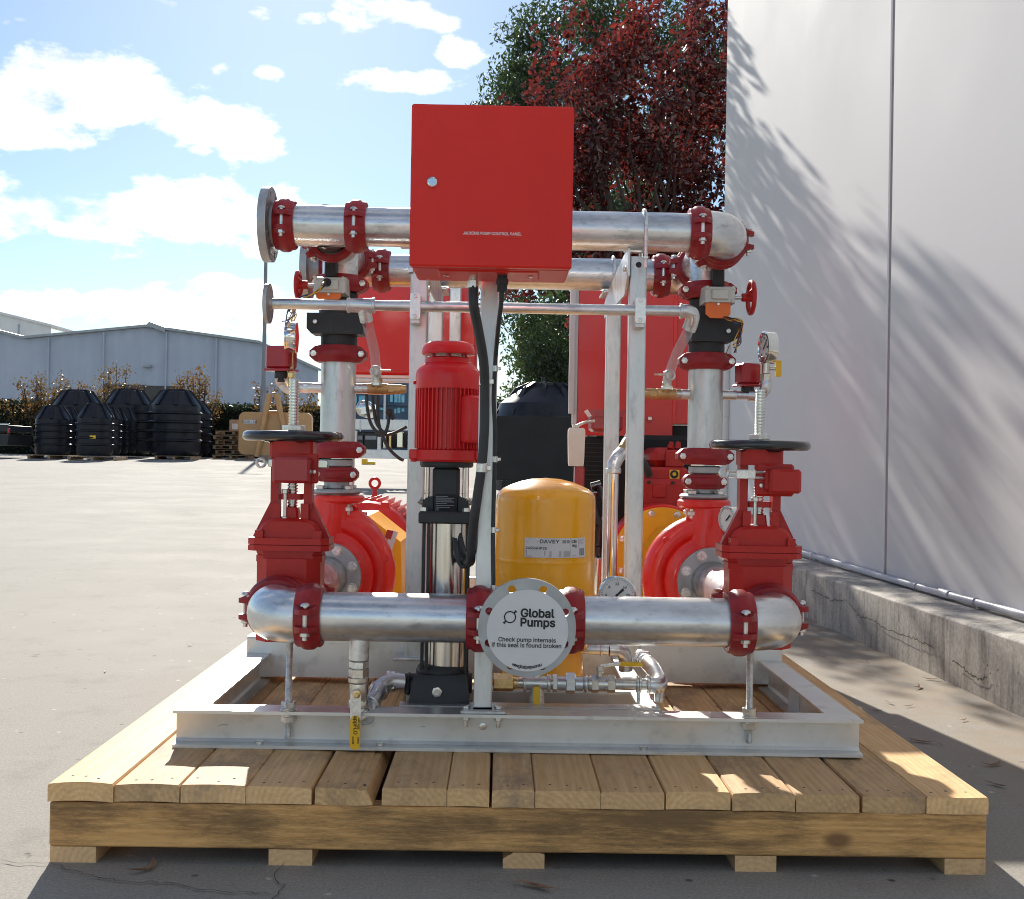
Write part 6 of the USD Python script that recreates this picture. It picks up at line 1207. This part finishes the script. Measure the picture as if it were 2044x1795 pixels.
for py, px in ((761, 966.5), (934, 961.5)): p = at(px, py, YPP-.045); c1.part('clip', [cyl(p+V(0, 0, -9*k(2.68)), p+V(0, 0, 9*k(2.68)), .0126, 20), box(p+V(0, .02, 0), (.02, .03, 17*k(2.68)), .001), box(p+V(.016, .01, 0), (.012, .004, 10*k(2.68)), .001)], 'zinc')
c2 = Thing('black_conduit', 'thin black conduit running straight down along the centre post', 'conduit', (g2[0], YC0, g2[2]-.4))
c2.part('gland', [cyl((g2[0], YC0, g2[2]-.03), (g2[0], YC0, g2[2]+.01), .0115, 16), hexa((g2[0], YC0, g2[2]-.014), EZ, .0135, .014)], 'black')
pts = [at(1002, 575, YC0), at(1001, 600, YC0+.01), at(995, 650, YC0+.05), at(990, 705, YPP-.01), at(987.5, 745, YPP), at(985.5, 800, YPP), at(988, 860, YPP), at(987, 940, YPP), at(985, 1020, YPP), at(984, 1090, YPP), at(985, 1172, YPP)]
c2.part('tube', tube(curve(pts, 8), .0052, 12), 'rubber', 60)
for px, py in ((988.5, 736), (988, 917), (985.5, 1058), (984.5, 1174)): p = at(px, py, YPP); c2.part('clip', [cyl(p+V(0, 0, -6*k(2.7)), p+V(0, 0, 6*k(2.7)), .0066, 14), box(p+V(.009, 0, 0), (.009, .004, 7*k(2.7)), .001), hexa(p+V(.01, -.002, 0), EX, .0035, .004)], 'zinc')

# ------------------------------------------------------------------ electric motor drive of the left pump
mx, mz = pxl, pzl
em = Thing('electric_motor', 'large red finned electric motor behind the left pump', 'motor', (mx, 5.0, zst+.03)); RM = .178
em.part('frame', cyl((mx, 4.72, mz), (mx, 5.35, mz), RM, 48, c=.01), 'red_motor')
for i in range(40):
    a = 2*math.pi*i/40; d = V(math.cos(a), 0, math.sin(a)); s = V(-d[2], 0, d[0])
    em.part('fin', hull([V(mx, y, mz)+d*r_+s*w for r_, wd in ((RM*.95, .004), (RM+.026, .0025)) for w in (-wd, wd) for y in ((4.76, 5.3) if r_ < RM else (4.775, 5.285))]), 'red_motor', 20)
em.part('end_bell', place(lathe([(0, -.05), (.06, -.05), (.07, -.02), (.15, .0), (RM+.012, .012), (RM+.018, .03), (RM+.018, .055), (0, .055)], 48), (mx, 4.70, mz), EY), 'red_motor')
for i in range(8):
    a = math.pi/8+math.pi*i/4; d = V(math.cos(a), 0, math.sin(a)); em.part('end_lug', box(V(mx, 4.735, mz)+d*(RM+.012), (.035, .05, .035), .006), 'red_motor')
ey_ = at(757, 965, 5.0); em.part('lifting_eye', [torus((mx+.0, 5.0, ey_[2]), EY, .021, .0065, 28, 10), cyl((mx, 5.0, ey_[2]-.055), (mx, 5.0, ey_[2]-.02), .013, 14, .008)], 'red_motor'); em.part('foot', box((mx, 5.0, (mz-RM+zst+.03)/2), (.3, .4, mz-RM-zst-.03+.02), .01), 'red_motor')
gy = 4.22; gd = Thing('coupling_guard', 'yellow sheet guard between the left pump and its red motor', 'guard', (mx, gy, zst+.03))
q1, q2, q3 = at(750, 1030, gy), at(800, 1082, gy), at(806, 1190, gy); hw1, hw2 = .062, abs(q2[0]-mx)
gd.part('sheet', hull([V(mx+sx*w, y, z) for sx in (-1, 1) for w, z in ((hw1, q1[2]), (hw2, q2[2]), (hw2+.01, zst+.04)) for y in (gy, gy+.38)]), 'yellow_guard', 20)
gd.part('bolt', [hexa((mx+hw1*.7, gy+.04, q1[2]), EZ, .011, .012)], 'zinc')
lbp = at(788, 1076, gy); rr2 = np.array([[.95, 0, -.3], [0, 1, 0], [.3, 0, .95]])
stp = gd.part('warning_label', box((at(784, 1082, gy)[0]-.006, gy-.001, at(784, 1082, gy)[2]), (.026, .002, .085), 0, rr2), 'white'); gd.part('label_mark', box((at(779, 1067, gy)[0]-.004, gy-.0025, at(779, 1067, gy)[2]), (.023, .001, .032), 0, rr2), 'red_sign', parent=stp)

# ------------------------------------------------------------------ diesel engine drive of the right pump
ex_ = pxr; YE2 = 4.45; fz_ = at(1322, 1110, YE2)[2]; fx_ = at(1323, 1110, YE2)[0]
de = Thing('diesel_engine', 'red diesel engine with black radiator behind the right pump', 'engine', (fx_, 5.0, zst+.03))
RF = 97*k(YE2)
de.part('flywheel_housing', [place(lathe([(0, 0), (RF+.008, 0), (RF+.012, .006), (RF+.012, .12), (0, .12)], 56), (fx_, YE2+.02, fz_), EY)], 'red_pump')
fg = de.part('flywheel_guard', [place(lathe([(0, 0), (RF-.002, 0), (RF, .002), (RF, .02), (0, .02)], 56), (fx_, YE2, fz_), EY)], 'yellow_guard', 25)
for a in (1.85, 1.25, 2.75, 3.5, .5, -.6): p = V(fx_+RF*.9*math.cos(a), YE2, fz_+RF*.9*math.sin(a)); de.part('bolt', [hexa(p, -EY, .011, .009), cyl(p, p-EY*.0015, .0135, 14, c=.0003)], 'zinc', parent=fg)
g0 = at(1300, 1085, 4.2); de.part('shaft_guard', hull([V(pxr+sx*w, y, pzr+z) for sx in (-1, 1) for w, z in ((.12, -.25), (.12, .06), (.06, .125)) for y in (4.12, YE2-.002)]), 'yellow_guard', 20)
def EB(x0, y0, x1, y1, Y, d, m, nm='block', ch=.012, **kw): return de.part(nm, qbox(x0, y0, x1, y1, Y, d, ch), m, 30, **kw)
eb = EB(1268, 955, 1378, 1100, 4.62, .6, 'red_cast', 'engine_block', .02); EB(1282, 932, 1374, 962, 4.66, .5, 'red_cast', 'cylinder_head', .012)
EB(1300, 893, 1364, 934, 4.72, .4, 'red_cast', 'rocker_cover', .03); EB(1330, 898, 1366, 936, 4.69, .05, 'red_cast', 'manifold', .01)
for px in (1338, 1352): p, q = at(px, 895, 4.74), at(px+3, 882, 4.74); de.part('injector', cyl(p, q, .014, 12, .009), 'red_cast', parent=eb)
de.part('block_cover', qbox(1303, 968, 1330, 994, 4.612, .02, .004), 'red_cast', parent=eb)
for px, py in ((1295, 963), (1343, 964)): p = at(px, py, 4.617); de.part('core_plug', cyl((p[0], 4.622, p[2]), (p[0], 4.612, p[2]), .007, 10), 'ink', parent=eb)
stk = de.part('warning_sticker', qbox(1336.5, 938, 1356, 962.5, 4.652, .003, 0), 'yellow_handle', 20); sc = at(1346, 947, 4.65)
de.part('sticker_print', [place(lathe([(0, 0), (.017, 0), (.017, .0008), (0, .0008)], 24), (sc[0], 4.6515, sc[2]), -EY), box((sc[0], 4.651, at(1346, 957.3, 4.65)[2]), (.03, .0008, .0022)), box((sc[0], 4.651, at(1346, 960, 4.65)[2]), (.024, .0008, .0022))], 'ink', 20, parent=stk)
rs_ = place(lathe([(.0075, 0), (.0075, .0009), (0, .0009)], 16), (sc[0], 4.6505, sc[2]+.001), -EY); de.part('sticker_print', rs_, 'yellow_handle', 20, parent=stk)
EB(1160, 872, 1262, 1180, 4.9, .12, 'matt_black', 'radiator', .01); EB(1262, 868, 1380, 960, 5.15, .3, 'matt_black', 'radiator_shroud', .02)
for i in range(9): p = at(1172, 885+i*9, 4.894); de.part('radiator_fin', box((p[0]+.03, 4.896, p[2]), (.12, .006, .003)), 'black')
a0 = at(1210, 838, 4.75); ab = de.part('air_cleaner', [hull([V(at(px, 850, 4.75)[0], y, at(1210, py, 4.75)[2]) for px, py in ((1172, 818), (1250, 818), (1182, 832), (1242, 832)) for y in (4.75, 4.95)]), qbox(1181, 824, 1243, 862, 4.76, .18, .012)], 'red_dark', 30)
de.part('fuel_tap', [cyl(at(1192, 968, 4.6), at(1206, 990, 4.55), .012, 12), cyl(at(1180, 972, 4.6), at(1200, 966, 4.6), .016, 12), cyl(at(1176, 985, 4.6), at(1206, 982, 4.6), .010, 12), hexa(at(1206, 990, 4.55), V(.6, -.2, -.7), .015, .016)], 'black_gloss'); de.part('fuel_filter', [cyl(at(1195, 1090, 4.6), at(1195, 1048, 4.6), .032, 20), cyl(at(1195, 1110, 4.6), at(1195, 1090, 4.6), .026, 20)], 'black_gloss')
de.part('oil_cooler', cyl(at(1190, 1185, 4.6), at(1192, 1112, 4.6), .04, 20), 'stainless'); de.part('belt_wheel', torus(at(1196, 1010, 4.65), V(.9, -.45, 0), .075, .010, 28, 8), 'red_dark')
de.part('black_hose', [tube(curve([at(1183, 990, 4.6), at(1190, 1030, 4.58), at(1203, 1060, 4.58), at(1200, 1120, 4.6)], 6), .014, 10), tube(curve([at(1262, 900, 4.6), at(1285, 925, 4.58), at(1296, 950, 4.6)], 6), .016, 10)], 'rubber')
wb_ = Thing('header_bottle', 'white plastic coolant bottle mounted in front of the red cabinet', 'bottle', (at(1150, 930, 4.55)[0], 4.55, at(1150, 931, 4.55)[2]))
a, b = at(1135, 854, 4.55), at(1167, 931, 4.55); cxb = (a[0]+b[0])/2
wb_.part('bottle', hull([V(cxb+sx*q*(b[0]-a[0])/2, 4.58+sy*.035*q, z) for sx in (-1, 1) for sy in (-1, 1) for q, z in ((.84, b[2]), (.9, b[2]+.01), (1.0, a[2]-.03), (.98, a[2]-.008), (.82, a[2]))]), 'cream', 40)
wb_.part('cap', cyl((cxb-.004, 4.58, a[2]), (cxb-.004, 4.58, a[2]+.012), .014, 16), 'cream'); wb_.part('hose', tube(curve([V(cxb, 4.58, a[2]+.008), V(cxb+.03, 4.58, a[2]+.022), at(1178, 842, 4.72), at(1186, 840, 4.74)], 6), .006, 8), 'cream')
wb_.part('mounting_post', qbox(1147, 931, 1165, 1060, 4.56, .05, .004), 'red_dark')

# ------------------------------------------------------------------ red control cabinets at the back of the skid
def cabinet(label, x0, y0, x1, y1, Y, d, bot):
    c = at((x0+x1)/2, y1, Y); t = Thing('red_cabinet', label, 'cabinet', (c[0], Y+d/2, c[2]))
    t.part('body', qbox(x0, y0, x1, y1, Y, d, .006), 'red_cab', 25)
    return t
c1_ = cabinet('left red steel cabinet behind the riser and the small motor', 664, 506, 950, 752, 4.85, .26, 0)
c1_.part('door', qbox(667, 509, 947, 749, 4.832, .018, .004), 'red_cab', 25); c1_.part('stand_rail', qbox(664, 753, 950, 766, 4.86, .05, .003), 'beam')
for px in (690, 925): c1_.part('stand_leg', [box((at(px, 900, 4.9)[0], 4.92, (at(px, 760, 4.9)[2]+zst+.03)/2), (.05, .05, at(px, 760, 4.9)[2]-zst-.03), .003)] if px > 900 else [box((at(px, 900, 5.0)[0], 5.1, (at(px, 760, 4.9)[2]+zst+.03)/2), (.05, .05, at(px, 760, 4.9)[2]-zst-.03), .003)], 'galv_v')
c2_ = cabinet('right red steel cabinet behind the right posts with a silver edge strip', 1152, 561, 1441, 848, 5.48, .28, 0)
c2_.part('door', qbox(1155, 565, 1342, 872, 5.462, .018, .004), 'red_cab', 25); c2_.part('side_trim', qbox(1344, 565, 1349, 846, 5.466, .012, .002), 'red_pump'); c2_.part('edge_strip', [qbox(1139, 566, 1146, 826, 5.43, .03, .003), qbox(1146.5, 568, 1151, 850, 5.45, .03, .003)], 'clad_white')
c2_.part('dark_base', qbox(1300, 849, 1430, 880, 5.5, .2, .005), 'matt_black'); c2_.part('latch', [hexa((at(1281, 838, 5.43)[0]+.03, 5.445, at(1440, 838, 5.43)[2]), EX, .012, .02)], 'zinc')
for px in (1165, 1425): c2_.part('stand_leg', box((at(px, 900, 5.5)[0], 5.62, (at(px, 860, 5.5)[2]+zpt)/2), (.05, .05, at(px, 860, 5.5)[2]-zpt), .003), 'galv_v')
# hanging black cables beside the left post
hb = Thing('hanging_cables', 'bundle of black cables drooping below the left cabinet', 'cable', at(760, 790, 4.7))
for pts in ([(731, 784), (733, 815), (740, 845), (752, 862), (765, 868), (785, 865), (812, 852)], [(743, 784), (745, 810), (750, 840), (758, 855), (768, 866)], [(754, 780), (754, 820), (757, 850), (763, 868), (770, 885), (782, 902), (797, 915), (806, 919)], [(776, 825), (775, 845), (770, 862), (762, 867)]):
    hb.part('cable', tube(curve([at(a, b, 4.72) for a, b in pts], 6), .0068, 8), 'rubber')
p = at(777, 823, 4.72); hb.part('plug', [ball(p, .016, 12), cyl(p+V(.006, 0, -.004), p+V(.018, 0, -.03), .008, 8)], 'black')

# ------------------------------------------------------------------ second skid far behind, seen between the left riser and post
YQ = 22.0; zq = float(zg(YQ)); sx0, sx1 = at(640, 900, YQ)[0], at(850, 900, YQ)[0]
s2 = Thing('far_skid', 'distant grey steel skid with batteries and a silver tank end', 'skid', ((sx0+sx1)/2, YQ, zq))
def Q(x0, y0, x1, y1, Y, d, m, nm, ch=.01, **kw): return s2.part(nm, qbox(x0, y0, x1, y1, Y, d, ch), m, 25, **kw)
Q(690, 836, 830, 860, YQ+.1, .1, 'beam', 'top_rail'); Q(690, 896.5, 830, 917, YQ, .12, 'beam', 'base_beam'); Q(706, 860, 712, 897, YQ+.05, .1, 'beam', 'upright'); Q(753, 872, 760, 900, YQ+.0, .08, 'beam', 'upright'); Q(718, 838, 720, 862, YQ+.08, .03, 'clad_white', 'upright')
Q(690, 861, 829, 896, YQ+.6, .1, 'matt_black', 'back_panel'); 
for x0, x1 in ((709, 725), (727, 753)): bt = Q(x0, 864, x1, 896, YQ+.15, .3, 'black', 'battery'); Q(x0+2, 870, x1-2, 878, YQ+.148, .004, 'grey_ink', 'battery_label', 0, parent=bt)
Q(776, 868, 781, 896, YQ+.4, .1, 'brass', 'manifold'); Q(792, 862, 804, 893, YQ+.3, .2, 'stainless', 'filter_housing'); Q(764, 864, 770, 895, YQ+.35, .1, 'nickel', 'filter_housing')
for x0 in (692, 826): s2.part('foot', box((at(x0, 915, YQ)[0], YQ+.1, (at(x0, 917, YQ)[2]+zq)/2), (.15, .15, max(.02, at(x0, 917, YQ)[2]-zq)), .01), 'beam')
p = at(727, 815.5, YQ+.1); s2.part('tank_end', [place(lathe([(0, -.045), (.08, -.04), (.13, -.02), (.157, 0), (.162, .02), (.162, .9), (0, .9)], 36), p, EY)], 'stainless'); 
s2.part('tank_cap', hull([p+V(a*.065, -.05+e_, b*.06-.06) for a, b in ((-1, -.8), (1, -.8), (.55, 1), (-.55, 1)) for e_ in (0, .02)]), 'zinc')
p = at(731, 922, 36); yb = Thing('yellow_block', 'small yellow wheel stop lying on the concrete far behind', 'wheel stop', (p[0], 36, float(zg(36)))); yb.part('body', [box((p[0]-.06, 36.1, float(zg(36))+.09), (.16, .3, .18), .02), box((p[0]+.08, 36.1, float(zg(36))+.045), (.36, .35, .09), .01)], 'yellow_handle')
# large black water tank with a flat black panel in front
YBT = 21.0; tcx_ = at(1092, 900, YBT)[0]; RB = .98; ztb = float(zg(YBT)); zs_ = at(1084, 830, YBT)[2]; zd = at(1084, 759, YBT)[2]
bt_ = Thing('water_tank', 'large black plastic water tank with a faceted domed top', 'tank', (tcx_, YBT+RB, ztb)); cyb = YBT+RB
bt_.part('body', place(lathe([(0, 0), (RB, 0), (RB, zs_-ztb), (RB*.97, zs_-ztb+.05), (RB*.9, zs_-ztb+.25), (RB*.62, (zs_+zd)/2-ztb+.16), (RB*.4, zd-ztb-.06), (RB*.36, zd-ztb), (0, zd-ztb+.03)], 40), (tcx_, cyb, ztb), EZ), 'poly_black', 30)
for q in range(10):
    a = 2*math.pi*(q+.3)/10; d = V(math.cos(a), math.sin(a), 0); s = V(-d[1], d[0], 0)*.05; bt_.part('dome_rib', hull([V(tcx_, cyb, 0)+d*r_*RB+s*e_+V(0, 0, z) for r_, z in ((.34, zd+.02), (.62, (zs_+zd)/2+.22), (.97, zs_+.1), (1.0, zs_), (.9, zs_+.05), (.34, zd-.1)) for e_ in (-1, 1)]), 'poly_black', 25)
bt_.part('vent', cyl((tcx_-.06, cyb, zd), (tcx_-.06, cyb, zd+.12), .04, 10), 'poly_black')
fp = Thing('black_screen', 'flat matt black sheet standing in front of the water tank', 'panel', (tcx_, 19.6, float(zg(19.6))))
a, b = at(985, 830, 19.6), at(1160, 961, 19.6); fp.part('sheet', box(((a[0]+b[0])/2, 19.62, (a[2]+b[2])/2), (b[0]-a[0], .05, a[2]-b[2]), .008), 'matt_black'); fp.part('stand', [box((x, 19.75, (b[2]+float(zg(19.6)))/2), (.08, .4, max(.04, b[2]-float(zg(19.6)))), .01) for x in (a[0]+.2, b[0]-.2)], 'matt_black')

# ------------------------------------------------------------------ fallen leaves on the concrete
def dleaf(px, py, L, ang, seed, label, curl=.5, z=0.0):
    p = on_z(px, py, z); r = np.random.default_rng(seed); n = 9; t = np.linspace(-1, 1, n); e = V(math.cos(ang), math.sin(ang)); pn = V(-e[1], e[0]); v = []
    for q in t:
        w = L*.09*(1-q*q)**.7*(1.0 if q < .2 else .9); c2 = p[:2]+e*q*L/2+pn*curl*L*.25*(q*q); h = .004+.012*q*q*L/.1
        v += [[*(c2+pn*w), h+w*.5], [*c2, h], [*(c2-pn*w), h+w*.4]]
    F = []
    for i in range(n-1):
        for j in range(2): a = i*3+j; F += [[a, a+3, a+4], [a, a+4, a+1]]
    v = np.array(v); v[:, 2] += z; single('fallen_leaf', label, 'leaf', (v, np.array(F)), 'dead_leaf', 'dry gum leaves scattered on the concrete', smooth=True)
LG = 'dry curled gum leaf lying on the concrete near the pallet'
def leaf_label(px, py):
    if (px, py) == (298, 1738): return 'curled pale gum leaf in the shadow before the front left of the pallet'
    if (px, py) == (1072, 1774): return 'long thin gum leaf in the shadow before the middle pallet foot'
    if px > 1900 and py > 1520: return 'dry curled gum leaf on the concrete right of the pallet corner' if py > 1550 else 'dry gum leaf on the shadow edge right of the pallet'
    if px > 1700: return 'small dry gum leaves lying between the pallet and the concrete ledge'
    if px < 500: return 'tiny dry leaves lying on the open sunlit yard at left'
    return 'small dry leaf by the pallet'
for i, (px, py, L, a, cu) in enumerate(((298, 1738, .10, 1.2, 1.2), (1072, 1774, .11, 2.6, .5), (1840, 1483, .1, 2.7, .3), (1985, 1530, .09, .4, .8), (1990, 1570, .08, 2.2, .7), (1836, 1374, .09, 1.0, .9), (1858, 1358, .08, 2.9, .3), (1815, 1412, .05, .3, .5), (1776, 1405, .05, 2.0, .6), (1748, 1421, .06, 2.8, .4), (1925, 1440, .05, .6, .4), (70, 1310, .05, .3, .2), (210, 1342, .04, 2.0, .2), (380, 1290, .05, 1.1, .3), (95, 1055, .05, 1.1, .3), (330, 1000, .05, .4, .3), (1730, 1322, .04, 1.7, .4), (1880, 1490, .035, 1.7, .4))):
    if 97 < px < 1950 and py > 1590: pass
    dleaf(px, py, L*.85, a, 300+i, leaf_label(px, py), cu)
